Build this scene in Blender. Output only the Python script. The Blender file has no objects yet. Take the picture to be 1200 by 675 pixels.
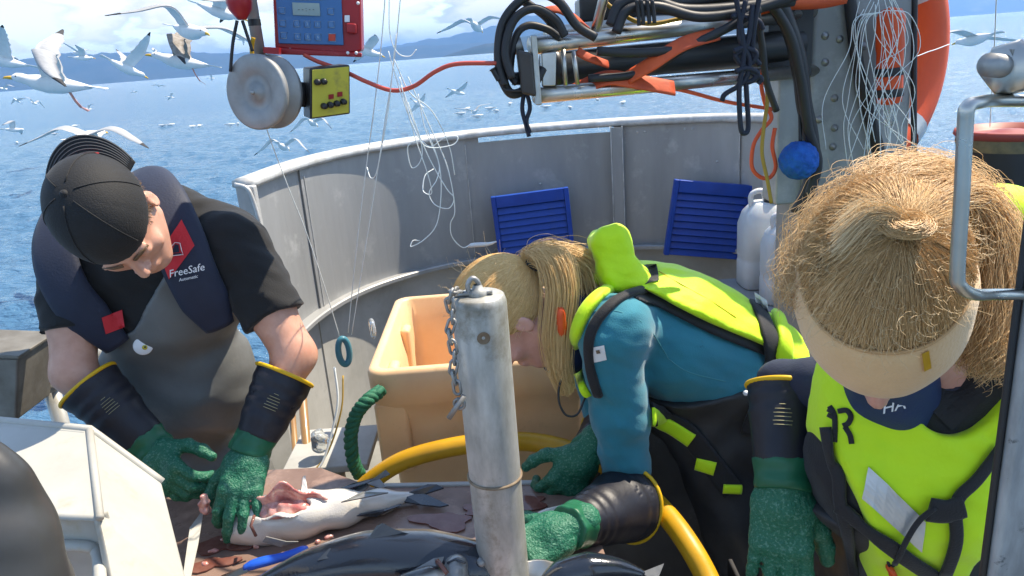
import bpy, bmesh, math, random
import numpy as np
from mathutils import Vector, Matrix

# ------------------------------------------------------------------ camera, sky, sun, exposure
SC = bpy.context.scene
COL = SC.collection
FPX = 890.0                      # focal length in pixels of the 1200 px wide photograph
PITCH, ROLL, CAM_Z = math.radians(17.27), math.radians(4.5), 1.75
_F = np.array([0, math.cos(PITCH), -math.sin(PITCH)])
_U0 = np.array([0, math.sin(PITCH), math.cos(PITCH)])
_R0 = np.array([1.0, 0, 0])
_R = _R0*math.cos(ROLL) - _U0*math.sin(ROLL)
_U = _U0*math.cos(ROLL) + _R0*math.sin(ROLL)
CAM = np.array([0, 0, CAM_Z])

cam_data = bpy.data.cameras.new('camera')
cam = bpy.data.objects.new('camera', cam_data)
COL.objects.link(cam)
m = Matrix.Identity(4)
for i in range(3):
    m[i][0], m[i][1], m[i][2], m[i][3] = _R[i], _U[i], -_F[i], CAM[i]
cam.matrix_world = m
cam_data.sensor_width = 36.0
cam_data.lens = 36.0*FPX/1200.0
cam_data.clip_start = 0.02
cam_data.clip_end = 60000
SC.camera = cam

SUN_AZ, SUN_EL = math.radians(62), math.radians(58)     # azimuth from straight ahead (+Y) towards +X
world = bpy.data.worlds.new('World')
SC.world = world
world.use_nodes = True
wn, wl = world.node_tree.nodes, world.node_tree.links
wn.clear()
w_out = wn.new('ShaderNodeOutputWorld')
w_bg = wn.new('ShaderNodeBackground')
w_sky = wn.new('ShaderNodeTexSky')
w_sky.sky_type = 'NISHITA'
w_sky.sun_disc = False
w_sky.sun_elevation = SUN_EL
w_sky.sun_rotation = SUN_AZ
w_sky.air_density = 1.0
w_sky.dust_density = 0.15
w_sky.ozone_density = 1.5
w_bg.inputs['Strength'].default_value = 0.13
# fair-weather clouds standing low over the horizon, all the way round
w_co = wn.new('ShaderNodeTexCoord')
w_map = wn.new('ShaderNodeMapping')
w_map.inputs['Scale'].default_value = (1.0, 1.0, 2.6)
w_map.inputs['Location'].default_value = (3.1, 0.4, 0.0)
w_n = wn.new('ShaderNodeTexNoise')
w_n.inputs['Scale'].default_value = 5.5
w_n.inputs['Detail'].default_value = 9
w_n.inputs['Roughness'].default_value = 0.52
w_sep = wn.new('ShaderNodeSeparateXYZ')
w_lo = wn.new('ShaderNodeMapRange')      # more cloud near the horizon, clear overhead
w_lo.inputs['From Min'].default_value = 0.0
w_lo.inputs['From Max'].default_value = 0.5
w_lo.inputs['To Min'].default_value = 0.135
w_lo.inputs['To Max'].default_value = -0.12
w_add = wn.new('ShaderNodeMath'); w_add.operation = 'ADD'
w_ramp = wn.new('ShaderNodeMapRange')
w_ramp.interpolation_type = 'SMOOTHSTEP'
w_ramp.inputs['From Min'].default_value = 0.595
w_ramp.inputs['From Max'].default_value = 0.625
w_n2 = wn.new('ShaderNodeTexNoise')
w_n2.inputs['Scale'].default_value = 11
w_n2.inputs['Detail'].default_value = 7
w_cr = wn.new('ShaderNodeValToRGB')
w_cr.color_ramp.elements[0].position = 0.42
w_cr.color_ramp.elements[0].color = (2.7, 3.0, 3.3, 1)
w_cr.color_ramp.elements[1].position = 0.58
w_cr.color_ramp.elements[1].color = (5.2, 5.2, 5.1, 1)
w_mix = wn.new('ShaderNodeMix'); w_mix.data_type = 'RGBA'
wl.new(w_co.outputs['Generated'], w_map.inputs['Vector'])
wl.new(w_map.outputs['Vector'], w_n.inputs['Vector'])
wl.new(w_map.outputs['Vector'], w_n2.inputs['Vector'])
wl.new(w_co.outputs['Generated'], w_sep.inputs['Vector'])
wl.new(w_sep.outputs['Z'], w_lo.inputs['Value'])
wl.new(w_n.outputs['Fac'], w_add.inputs[0]); wl.new(w_lo.outputs['Result'], w_add.inputs[1])
wl.new(w_add.outputs[0], w_ramp.inputs['Value'])
wl.new(w_n2.outputs['Fac'], w_cr.inputs['Fac'])
wl.new(w_ramp.outputs['Result'], w_mix.inputs['Factor'])
wl.new(w_sky.outputs['Color'], w_mix.inputs['A'])
wl.new(w_cr.outputs['Color'], w_mix.inputs['B'])
wl.new(w_mix.outputs['Result'], w_bg.inputs['Color'])
wl.new(w_bg.outputs['Background'], w_out.inputs['Surface'])

sun_data = bpy.data.lights.new('sun', 'SUN')
sun_data.energy = 3.2
sun_data.angle = math.radians(0.53)
sun_data.color = (1.0, 0.95, 0.87)
sun = bpy.data.objects.new('sun', sun_data)
COL.objects.link(sun)
sun_dir = Vector((math.sin(SUN_AZ)*math.cos(SUN_EL), math.cos(SUN_AZ)*math.cos(SUN_EL), math.sin(SUN_EL)))
sun.rotation_euler = sun_dir.to_track_quat('Z', 'Y').to_euler()
sun.location = (3, 4, 9)

SC.view_settings.view_transform = 'Standard'
SC.view_settings.look = 'None'
SC.view_settings.gamma = 1.0
SC.view_settings.use_curve_mapping = False
SC.view_settings.exposure = 1.4
SC.view_settings.use_white_balance = True       # the phone balanced the picture for the shade
SC.view_settings.white_balance_temperature = 7400
SC.render.engine = 'CYCLES'
SC.cycles.max_bounces = 7
SC.cycles.diffuse_bounces = 3
SC.cycles.glossy_bounces = 3
SC.cycles.transmission_bounces = 5
SC.cycles.transparent_max_bounces = 8
SC.cycles.volume_bounces = 0
SC.cycles.caustics_reflective = False
SC.cycles.caustics_refractive = False
SC.cycles.sample_clamp_indirect = 6
SC.cycles.use_denoising = True

# ------------------------------------------------------------------ where things stand
def ray(px, py):
    return _F + (px-600)/FPX*_R - (py-337.5)/FPX*_U
def P(px, py, y):                 # the point seen at (px, py) that stands y metres astern of the camera
    d = ray(px, py); return CAM + d*(y/d[1])
def PZ(px, py, z):                # the point seen at (px, py) at height z over the deck
    d = ray(px, py); return CAM + d*((z-CAM_Z)/d[2])
def V(*a): return np.array(a, float)
def nrm(v):
    v = np.asarray(v, float); return v/(np.linalg.norm(v)+1e-12)
RNG = np.random.default_rng(7)

# ------------------------------------------------------------------ objects
def props(o, label=None, cat=None, group=None, kind=None):
    if label: o['label'] = label
    if cat: o['category'] = cat
    if group: o['group'] = group
    if kind: o['kind'] = kind
    return o
def thing(name, label, cat, loc=(0, 0, 0), group=None):
    o = bpy.data.objects.new(name, None)
    COL.objects.link(o)
    o.location = tuple(float(x) for x in loc)
    o.empty_display_size = 0.05
    return props(o, label, cat, group)
def link(name, data, parent=None, mats=None):
    o = bpy.data.objects.new(name, data)
    COL.objects.link(o)
    if parent is not None:
        o.parent = parent
        if parent.type == 'EMPTY':
            o.location = -Vector(parent.location)
    if mats is not None and data is not None:
        for mm in (mats if isinstance(mats, (list, tuple)) else [mats]):
            data.materials.append(mm)
    return o
def mesh_of(name, vs, fs, smooth=True, mi=None):
    me = bpy.data.meshes.new(name)
    me.from_pydata([tuple(map(float, v)) for v in vs], [], [tuple(map(int, f)) for f in fs])
    if smooth:
        me.polygons.foreach_set('use_smooth', [True]*len(me.polygons))
    if mi is not None:
        me.polygons.foreach_set('material_index', mi)
    me.update()
    return me
def make(name, vf, mat, parent=None, smooth=True, **kw):
    vs, fs = vf[0], vf[1]
    o = link(name, mesh_of(name, vs, fs, smooth), parent, mat)
    if kw: props(o, **kw)
    return o
def bevel(o, w=0.004, seg=2):
    b = o.modifiers.new('bevel', 'BEVEL'); b.width = w; b.segments = seg; b.limit_method = 'ANGLE'; b.angle_limit = math.radians(40)
    for p in o.data.polygons: p.use_smooth = True
    s = o.modifiers.new('wn', 'WEIGHTED_NORMAL'); s.keep_sharp = True
    return o

# ------------------------------------------------------------------ shapes: every function returns (verts, faces)
def join(*parts):
    vs, fs, n = [], [], 0
    for v, f in parts:
        vs.extend(list(v)); fs.extend([tuple(i+n for i in ff) for ff in f]); n += len(v)
    return vs, fs
def box(c, s, rot=None):
    c = np.asarray(c, float); h = np.asarray(s, float)/2
    v = [V(x, y, z)*h for x in (-1, 1) for y in (-1, 1) for z in (-1, 1)]
    if rot is not None: v = [np.asarray(rot) @ q for q in v]
    v = [q+c for q in v]
    f = [(0, 1, 3, 2), (4, 6, 7, 5), (0, 4, 5, 1), (2, 3, 7, 6), (0, 2, 6, 4), (1, 5, 7, 3)]
    return v, f
def rotz(a): c, s = math.cos(a), math.sin(a); return np.array([[c, -s, 0], [s, c, 0], [0, 0, 1]])
def rotx(a): c, s = math.cos(a), math.sin(a); return np.array([[1, 0, 0], [0, c, -s], [0, s, c]])
def roty(a): c, s = math.cos(a), math.sin(a); return np.array([[c, 0, s], [0, 1, 0], [-s, 0, c]])
def spline(pts, n=8, closed=False):
    pts = [np.asarray(p, float) for p in pts]
    if len(pts) < 3 and not closed:
        return [pts[0]+(pts[1]-pts[0])*t for t in np.linspace(0, 1, n+1)]
    out = []; k = len(pts)
    for i in range(k if closed else k-1):
        p0 = pts[(i-1) % k] if (closed or i > 0) else 2*pts[0]-pts[1]
        p1, p2 = pts[i], pts[(i+1) % k]
        p3 = pts[(i+2) % k] if (closed or i+2 < k) else 2*pts[-1]-pts[-2]
        for t in np.linspace(0, 1, n, endpoint=False):
            out.append(0.5*((2*p1)+(-p0+p2)*t+(2*p0-5*p1+4*p2-p3)*t*t+(-p0+3*p1-3*p2+p3)*t**3))
    if not closed: out.append(pts[-1])
    return out
def frames(path, up=None, closed=False):
    path = [np.asarray(p, float) for p in path]; n = len(path); T = []
    for i in range(n):
        a = path[(i-1) % n] if (closed or i > 0) else path[i]
        b = path[(i+1) % n] if (closed or i < n-1) else path[i]
        T.append(nrm(b-a))
    ref = np.asarray(up, float) if up is not None else (V(0, 0, 1) if abs(T[0][2]) < 0.9 else V(0, 1, 0))
    N = []; u = nrm(ref-T[0]*np.dot(ref, T[0]))
    for i in range(n):
        if up is not None:
            u = nrm(ref-T[i]*np.dot(ref, T[i]))
        else:
            u = nrm(u-T[i]*np.dot(u, T[i]))
        N.append(u)
    B = [np.cross(T[i], N[i]) for i in range(n)]
    return T, N, B
def tube(path, r, sides=8, closed=False, cap=True, flat=1.0, up=None):
    n = len(path); rr = np.interp(np.linspace(0, 1, n), np.linspace(0, 1, len(r)), r) if hasattr(r, '__len__') else [r]*n
    T, N, B = frames(path, up, closed)
    vs, fs = [], []
    for i in range(n):
        for k in range(sides):
            a = 2*math.pi*k/sides
            vs.append(np.asarray(path[i])+(N[i]*math.cos(a)*flat+B[i]*math.sin(a))*rr[i])
    for i in range(n if closed else n-1):
        j = (i+1) % n
        for k in range(sides):
            l = (k+1) % sides
            fs.append((i*sides+k, i*sides+l, j*sides+l, j*sides+k))
    if cap and not closed:
        fs.append(tuple(range(sides-1, -1, -1))); fs.append(tuple((n-1)*sides+k for k in range(sides)))
    return vs, fs
def rod(a, b, r, sides=14): return tube([np.asarray(a, float), np.asarray(b, float)], r, sides)
def lathe(profile, c, axis=(0, 0, 1), sides=32, caps=False):      # profile: list of (radius, height)
    ax = nrm(axis); u = nrm(np.cross(ax, V(0.31, 0.95, 0.1))); w = np.cross(ax, u)
    vs, fs = [], []; n = len(profile)
    for r, h in profile:
        for k in range(sides):
            a = 2*math.pi*k/sides
            vs.append(np.asarray(c, float)+ax*h+(u*math.cos(a)+w*math.sin(a))*r)
    for i in range(n-1):
        for k in range(sides):
            l = (k+1) % sides
            fs.append((i*sides+k, i*sides+l, (i+1)*sides+l, (i+1)*sides+k))
    if caps:
        fs.append(tuple(range(sides-1, -1, -1))); fs.append(tuple((n-1)*sides+k for k in range(sides)))
    return vs, fs
def torus(c, R, r, axis=(0, 0, 1), sides=32, rs=10, flat=1.0):
    ax = nrm(axis); u = nrm(np.cross(ax, V(0.31, 0.95, 0.1))); w = np.cross(ax, u)
    path = [np.asarray(c)+(u*math.cos(t)+w*math.sin(t))*R for t in np.linspace(0, 2*math.pi, sides, endpoint=False)]
    return tube(path, r, rs, closed=True)
def loft(sections, closed_ring=True, caps=True):                   # sections: list of equal-length point rings
    n = len(sections[0]); vs = [p for s in sections for p in s]; fs = []
    for i in range(len(sections)-1):
        for k in range(n if closed_ring else n-1):
            l = (k+1) % n
            fs.append((i*n+k, i*n+l, (i+1)*n+l, (i+1)*n+k))
    if caps and closed_ring:
        fs.append(tuple(range(n-1, -1, -1))); fs.append(tuple((len(sections)-1)*n+k for k in range(n)))
    return vs, fs
def slab(poly, thick):                                              # polygon (3D, planar-ish) given a thickness along its normal
    poly = [np.asarray(p, float) for p in poly]; n = len(poly)
    c = sum(poly)/n; nn = np.zeros(3)
    for i in range(n): nn += np.cross(poly[i]-c, poly[(i+1) % n]-c)
    nn = nrm(nn)*thick
    vs = poly+[p-nn for p in poly]
    fs = [tuple(range(n)), tuple(range(2*n-1, n-1, -1))]+[(i, i+n, (i+1) % n+n, (i+1) % n) for i in range(n)]
    return vs, fs
def strip(path, width, thick, normal, nw=6, puff=0.35):             # a padded band along a path; width/normal may be per point
    n = len(path); T, _, _ = frames(path); secs = []
    for i in range(n):
        w = width[i] if hasattr(width, '__len__') else width
        t = thick[i] if hasattr(thick, '__len__') else thick
        nn = np.asarray(normal[i] if np.ndim(normal) == 2 else normal, float)
        nn = nrm(nn-T[i]*np.dot(nn, T[i])); b = np.cross(T[i], nn); ring = []
        for k in range(nw+1):
            s = -1+2*k/nw; ring.append(path[i]+b*w/2*s+nn*t*(1-puff*abs(s)**3))
        for k in range(nw, -1, -1):
            s = -1+2*k/nw; ring.append(path[i]+b*w/2*s)
        secs.append(ring)
    return loft(secs)
def grid_surf(fn, nu, nv):
    vs = [fn(i/(nu-1), j/(nv-1)) for i in range(nu) for j in range(nv)]
    fs = [(i*nv+j, (i+1)*nv+j, (i+1)*nv+j+1, i*nv+j+1) for i in range(nu-1) for j in range(nv-1)]
    return vs, fs

# ------------------------------------------------------------------ distance fields -> one continuous skin
def s_cone(p, a, b, ra, rb):
    a = np.asarray(a, np.float32); ba = np.asarray(b, np.float32)-a
    q = p-a; t = np.clip((q@ba)/max(float(ba@ba), 1e-9), 0, 1)
    d = q-t[..., None]*ba
    return np.sqrt((d*d).sum(-1))-(ra+(rb-ra)*t)
def s_ell(p, c, r, M=None):
    q = p-np.asarray(c, np.float32)
    if M is not None: q = q@np.asarray(M, np.float32).T              # rows of M = local axes
    r = np.asarray(r, np.float32)
    k0 = np.sqrt(((q/r)**2).sum(-1)); k1 = np.sqrt(((q/(r*r))**2).sum(-1))+1e-6
    return k0*(k0-1)/k1
def s_box(p, c, h, rad=0.0, M=None):
    q = p-np.asarray(c, np.float32)
    if M is not None: q = q@np.asarray(M, np.float32).T
    q = np.abs(q)-np.asarray(h, np.float32)+rad
    return np.sqrt((np.maximum(q, 0)**2).sum(-1))+np.minimum(q.max(-1), 0)-rad
def s_chain(p, pts, k=0.02):
    d = None
    for (a, ra), (b, rb) in zip(pts[:-1], pts[1:]):
        e = s_cone(p, a, b, ra, rb); d = e if d is None else smin(d, e, k)
    return d
def smin(a, b, k):
    h = np.clip(0.5+0.5*(b-a)/k, 0, 1); return b+(a-b)*h-k*h*(1-h)
def smax(a, b, k): return -smin(-a, -b, k)
def plane(p, c, n):                                                   # negative behind the plane (opposite to n)
    return (p-np.asarray(c, np.float32))@np.asarray(nrm(n), np.float32)
def wrinkle(p, amp, dirs=((7, 13, 31), (21, -9, 17), (-15, 24, 8)), f=1.0):
    w = 0
    for i, d in enumerate(dirs):
        ph = np.sin(p@np.asarray(d[::-1], np.float32)*0.55*f+i)*1.3
        w = w+np.sin(p@np.asarray(d, np.float32)*f*1.7+ph+i*2.1)
    return amp*w/len(dirs)
def sdf(fn, lo, hi, h, smooth=1):
    lo, hi = np.asarray(lo, float), np.asarray(hi, float)
    n = np.maximum(4, np.ceil((hi-lo)/h).astype(int)+1)
    ax = [lo[i]+h*np.arange(n[i]) for i in range(3)]
    BS = 8; nb = (n+BS-1)//BS                                         # sparse: only blocks near the surface are sampled finely
    vals = np.empty(tuple(nb*BS), np.float32)
    cb_ = np.stack(np.meshgrid(*[lo[i]+h*(np.arange(nb[i])*BS+(BS-1)/2) for i in range(3)], indexing='ij'), -1).astype(np.float32)
    cd = np.asarray(fn(cb_), np.float32)
    vv = vals.reshape(nb[0], BS, nb[1], BS, nb[2], BS).transpose(0, 2, 4, 1, 3, 5)
    vv[...] = cd[..., None, None, None]
    near = np.argwhere(np.abs(cd) < h*BS*.87*1.7+.004)
    loc = np.stack(np.meshgrid(*[np.arange(BS)]*3, indexing='ij'), -1).astype(np.float32)*h
    for s0 in range(0, len(near), 1500):
        q = near[s0:s0+1500]; base = (lo+q*BS*h).astype(np.float32)
        vv[q[:, 0], q[:, 1], q[:, 2]] = fn(base[:, None, None, None, :]+loc[None])
    vals = vals[:n[0], :n[1], :n[2]].copy()
    vals[0], vals[-1], vals[:, 0], vals[:, -1], vals[:, :, 0], vals[:, :, -1] = [np.maximum(x, 1e-4) for x in (vals[0], vals[-1], vals[:, 0], vals[:, -1], vals[:, :, 0], vals[:, :, -1])]
    sg = vals < 0; cn = tuple(n-1)
    acc = np.zeros(cn+(3,), np.float32); cnt = np.zeros(cn, np.float32)
    edges = []
    for a in range(3):
        sl0 = [slice(None)]*3; sl1 = [slice(None)]*3; sl0[a] = slice(0, -1); sl1[a] = slice(1, None)
        v0, v1 = vals[tuple(sl0)], vals[tuple(sl1)]
        ijk = np.argwhere(sg[tuple(sl0)] != sg[tuple(sl1)])
        if len(ijk) == 0: edges.append((a, ijk, None)); continue
        x0 = v0[tuple(ijk.T)]; x1 = v1[tuple(ijk.T)]
        pos = ijk.astype(np.float32); pos[:, a] += x0/(x0-x1)
        b, c = (a+1) % 3, (a+2) % 3
        for ob in (0, -1):
            for oc in (0, -1):
                q = ijk.copy(); q[:, b] += ob; q[:, c] += oc
                ok = (q >= 0).all(1) & (q < np.array(cn)).all(1); q = q[ok]
                np.add.at(acc, tuple(q.T), pos[ok]); np.add.at(cnt, tuple(q.T), 1)
        edges.append((a, ijk, sg[tuple(sl0)][tuple(ijk.T)]))
    act = cnt > 0
    idx = -np.ones(cn, np.int64); idx[act] = np.arange(act.sum())
    vs = lo+h*(acc[act]/cnt[act][:, None])
    quads = []
    for a, ijk, s in edges:
        if len(ijk) == 0: continue
        b, c = (a+1) % 3, (a+2) % 3
        ok = (ijk[:, b] > 0) & (ijk[:, c] > 0) & (ijk[:, b] < cn[b]) & (ijk[:, c] < cn[c]); q0 = ijk[ok]; s = s[ok]
        def g(ob, oc):
            q = q0.copy(); q[:, b] += ob; q[:, c] += oc; return idx[tuple(q.T)]
        A, B_, C_, D = g(-1, -1), g(0, -1), g(0, 0), g(-1, 0)
        f = np.stack([A, B_, C_, D], 1); f[~s] = f[~s][:, ::-1]
        quads.append(f)
    fs = np.concatenate(quads) if quads else np.zeros((0, 4), int)
    fs = fs[(fs >= 0).all(1)]
    for _ in range(smooth):                                           # a light Laplacian pass
        sm = np.zeros_like(vs); ct = np.zeros(len(vs))
        for i, j in ((0, 1), (1, 2), (2, 3), (3, 0)):
            np.add.at(sm, fs[:, i], vs[fs[:, j]]); np.add.at(sm, fs[:, j], vs[fs[:, i]])
            np.add.at(ct, fs[:, i], 1); np.add.at(ct, fs[:, j], 1)
        vs = 0.5*vs+0.5*sm/np.maximum(ct, 1)[:, None]
    return vs, fs
def fast_mesh(name, vs, fs, smooth=True):
    me = bpy.data.meshes.new(name); nf, k = fs.shape
    me.vertices.add(len(vs)); me.vertices.foreach_set('co', np.asarray(vs, np.float32).ravel())
    me.loops.add(nf*k); me.loops.foreach_set('vertex_index', fs.astype(np.int32).ravel())
    me.polygons.add(nf); me.polygons.foreach_set('loop_start', np.arange(0, nf*k, k, dtype=np.int32))
    me.polygons.foreach_set('loop_total', np.full(nf, k, np.int32))
    me.update(calc_edges=True); me.validate()
    if smooth: me.polygons.foreach_set('use_smooth', [True]*len(me.polygons))
    return me
def skin(name, fn, lo, hi, h, mat, parent=None, smooth=1, **kw):
    vs, fs = sdf(fn, lo, hi, h, smooth)
    o = link(name, fast_mesh(name, vs, fs), parent, mat)
    if kw: props(o, **kw)
    return o
def strands(name, paths, r0, r1, mat, parent, sides=3):               # many hairs: paths (n, m, 3)
    paths = np.asarray(paths, np.float32); n, mm, _ = paths.shape
    T = np.gradient(paths, axis=1); T /= np.linalg.norm(T, axis=2, keepdims=True)+1e-9
    ref = np.broadcast_to(np.array([0.37, -0.6, 0.71], np.float32), T.shape)
    N = np.cross(T, ref); N /= np.linalg.norm(N, axis=2, keepdims=True)+1e-9
    B = np.cross(T, N)
    rad = np.linspace(r0, r1, mm)[None, :, None]
    ring = [paths+rad*(N*math.cos(2*math.pi*k/sides)+B*math.sin(2*math.pi*k/sides)) for k in range(sides)]
    vs = np.stack(ring, 2).reshape(-1, 3)
    i = np.arange(n)[:, None, None]; j = np.arange(mm-1)[None, :, None]; k = np.arange(sides)[None, None, :]
    base = i*mm*sides
    f = np.stack([base+j*sides+k, base+j*sides+(k+1) % sides, base+(j+1)*sides+(k+1) % sides, base+(j+1)*sides+k], -1).reshape(-1, 4)
    return props(link(name, fast_mesh(name, vs, f), parent, mat), kind='stuff')
# ------------------------------------------------------------------ materials
def material(name, col, rough=0.5, metal=0.0, col2=None, nscale=8.0, lo=0.35, hi=0.65, bump=0.0, bscale=60.0, spec=0.5, detail=5.0,
             coat=0.0, trans=0.0, emit=None, estr=0.0, rough2=None, stretch=(1, 1, 1), sss=0.0, dirt=None, dscale=3.0, dlo=0.5, dhi=0.75, sheen=0.0, alpha=1.0, ior=1.45, voro=False, bdist=0.002):
    m = bpy.data.materials.new(name); m.use_nodes = True
    nt = m.node_tree; N, L = nt.nodes, nt.links
    b = N['Principled BSDF']
    b.inputs['Base Color'].default_value = (*col, 1)
    b.inputs['Roughness'].default_value = rough
    b.inputs['Metallic'].default_value = metal
    b.inputs['Specular IOR Level'].default_value = spec
    b.inputs['Coat Weight'].default_value = coat
    b.inputs['Coat Roughness'].default_value = 0.12
    b.inputs['Transmission Weight'].default_value = trans
    b.inputs['IOR'].default_value = ior
    b.inputs['Sheen Weight'].default_value = sheen
    b.inputs['Alpha'].default_value = alpha
    if sss:
        b.inputs['Subsurface Weight'].default_value = sss
        b.inputs['Subsurface Radius'].default_value = (0.012, 0.005, 0.003)
        b.inputs['Subsurface Scale'].default_value = 0.6
    if emit:
        b.inputs['Emission Color'].default_value = (*emit, 1); b.inputs['Emission Strength'].default_value = estr
    co = N.new('ShaderNodeTexCoord'); mp = N.new('ShaderNodeMapping')
    mp.inputs['Scale'].default_value = stretch
    L.new(co.outputs['Object'], mp.inputs['Vector'])
    out = None
    if col2 is not None or rough2 is not None:
        n = N.new('ShaderNodeTexNoise'); n.inputs['Scale'].default_value = nscale; n.inputs['Detail'].default_value = detail
        n.inputs['Roughness'].default_value = 0.6
        L.new(mp.outputs['Vector'], n.inputs['Vector'])
        r = N.new('ShaderNodeMapRange'); r.inputs['From Min'].default_value = lo; r.inputs['From Max'].default_value = hi
        L.new(n.outputs['Fac'], r.inputs['Value'])
        if col2 is not None:
            x = N.new('ShaderNodeMix'); x.data_type = 'RGBA'
            x.inputs['A'].default_value = (*col, 1); x.inputs['B'].default_value = (*col2, 1)
            L.new(r.outputs['Result'], x.inputs['Factor']); out = x.outputs['Result']
        if rough2 is not None:
            y = N.new('ShaderNodeMapRange'); y.inputs['To Min'].default_value = rough; y.inputs['To Max'].default_value = rough2
            L.new(r.outputs['Result'], y.inputs['Value']); L.new(y.outputs['Result'], b.inputs['Roughness'])
    if dirt is not None:
        n = N.new('ShaderNodeTexNoise'); n.inputs['Scale'].default_value = dscale; n.inputs['Detail'].default_value = 9
        n.inputs['Roughness'].default_value = 0.7
        L.new(co.outputs['Object'], n.inputs['Vector'])
        r = N.new('ShaderNodeMapRange'); r.inputs['From Min'].default_value = dlo; r.inputs['From Max'].default_value = dhi
        L.new(n.outputs['Fac'], r.inputs['Value'])
        x = N.new('ShaderNodeMix'); x.data_type = 'RGBA'
        if out is not None: L.new(out, x.inputs['A'])
        else: x.inputs['A'].default_value = (*col, 1)
        x.inputs['B'].default_value = (*dirt, 1)
        L.new(r.outputs['Result'], x.inputs['Factor']); out = x.outputs['Result']
    if out is not None: L.new(out, b.inputs['Base Color'])
    if bump:
        n = N.new('ShaderNodeTexVoronoi' if voro else 'ShaderNodeTexNoise'); n.inputs['Scale'].default_value = bscale
        if not voro: n.inputs['Detail'].default_value = 4
        L.new(mp.outputs['Vector'], n.inputs['Vector'])
        u = N.new('ShaderNodeBump'); u.inputs['Strength'].default_value = bump; u.inputs['Distance'].default_value = bdist
        L.new(n.outputs['Distance' if voro else 'Fac'], u.inputs['Height']); L.new(u.outputs['Normal'], b.inputs['Normal'])
    return m
M = {}
M['alu'] = material('aluminium_plate', (0.42, 0.425, 0.42), 0.45, 0.4, col2=(0.31, 0.315, 0.31), nscale=5, stretch=(1, 1, .22), lo=.3, hi=.7, rough2=0.65, dirt=(0.56, 0.56, 0.54), dscale=7, dlo=0.55, dhi=0.78, bump=0.15, bscale=9, detail=11)
M['alu_low'] = material('stained_aluminium_plate', (0.50, 0.495, 0.465), 0.55, 0.15, col2=(0.36, 0.355, 0.325), nscale=3, rough2=0.7, bump=0.15, bscale=12, dirt=(0.3, 0.3, 0.28), dscale=7, dlo=.55, dhi=.8)
M['alu_rim'] = material('worn_aluminium_rim', (0.62, 0.62, 0.60), 0.45, 0.35, col2=(0.42, 0.42, 0.40), nscale=14, rough2=0.7, dirt=(0.75, 0.75, 0.73), dscale=20, bump=0.2, bscale=40)
M['galv'] = material('galvanised_steel', (0.56, 0.555, 0.52), 0.42, 0.45, col2=(0.33, 0.325, 0.29), nscale=24, rough2=0.6, bump=0.25, bscale=70, dirt=(0.20, 0.175, 0.125), dscale=11, dlo=0.52, dhi=0.70, detail=8, stretch=(1, 1, 0.35))
M['steel'] = material('stainless_steel', (0.62, 0.60, 0.56), 0.22, 1.0, col2=(0.45, 0.43, 0.38), nscale=12, rough2=0.4, bump=0.05, bscale=60)
M['steel_dull'] = material('dull_steel', (0.40, 0.40, 0.39), 0.45, 0.8, col2=(0.26, 0.25, 0.23), nscale=18, rough2=0.65, bump=0.15, bscale=60)
M['rust'] = material('rusty_stain', (0.16, 0.10, 0.055), 0.8, 0.2, col2=(0.30, 0.24, 0.17), nscale=30)
M['mast'] = material('mast_paint', (0.34, 0.34, 0.325), 0.55, 0.2, col2=(0.25, 0.25, 0.235), nscale=5, dirt=(0.43, 0.43, 0.41), dscale=9, bump=0.2, bscale=30, stretch=(1, 1, 0.4), rough2=0.7)
M['deck'] = material('deck_plate', (0.26, 0.26, 0.245), 0.55, 0.1, col2=(0.17, 0.17, 0.155), nscale=4, rough2=0.3, bump=0.3, bscale=25)
M['table'] = material('wet_table_top', (0.29, 0.195, 0.155), 0.18, 0.0, col2=(0.17, 0.105, 0.08), nscale=7, rough2=0.45, lo=.3, hi=.7, bump=0.3, bscale=26, dirt=(0.42, 0.28, 0.22), dscale=9, dlo=0.52, dhi=0.72)
M['blood'] = material('fish_blood', (0.15, 0.055, 0.042), 0.12, 0, col2=(0.20, 0.09, 0.07), nscale=40)
M['tub'] = material('peach_polyethylene', (0.82, 0.55, 0.31), 0.42, 0, col2=(0.76, 0.48, 0.26), nscale=7, rough2=0.55, dirt=(0.55, 0.36, 0.20), dscale=13, dlo=.58, dhi=.80, bump=0.12, bscale=14, sss=0.15)
M['white_pl'] = material('scuffed_white_plastic', (0.46, 0.45, 0.405), 0.42, 0, col2=(0.38, 0.37, 0.325), nscale=6, dirt=(0.38, 0.31, 0.19), dscale=11, dlo=0.57, dhi=0.82, bump=0.2, bscale=45, rough2=0.6, detail=9)
M['hdpe'] = material('milky_canister', (0.68, 0.70, 0.70), 0.35, 0, col2=(0.60, 0.62, 0.62), nscale=4, trans=0.0, sss=0.2, bump=0.05)
M['black'] = material('black_rubber', (0.018, 0.018, 0.019), 0.42, 0, col2=(0.03, 0.03, 0.032), nscale=9, bump=0.2, bscale=60, rough2=0.6)
M['black_wet'] = material('wet_black_rubber', (0.05, 0.05, 0.049), 0.34, 0, col2=(0.034, 0.034, 0.034), nscale=6, bump=0.35, bscale=18, rough2=0.45)
M['blackpl'] = material('black_plastic', (0.02, 0.02, 0.02), 0.35, 0)
M['webbing'] = material('black_webbing', (0.014, 0.014, 0.016), 0.75, 0, bump=0.5, bscale=350, sheen=.1)
M['strap_navy'] = material('navy_strap', (0.016, 0.02, 0.035), 0.7, 0, bump=0.4, bscale=300)
M['navy'] = material('navy_nylon', (0.010, 0.015, 0.034), 0.65, 0, col2=(0.014, 0.02, 0.044), nscale=12, bump=0.35, bscale=240, sheen=0.06)
M['red'] = material('red_fabric', (0.60, 0.022, 0.032), 0.6, 0, bump=0.3, bscale=260)
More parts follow.
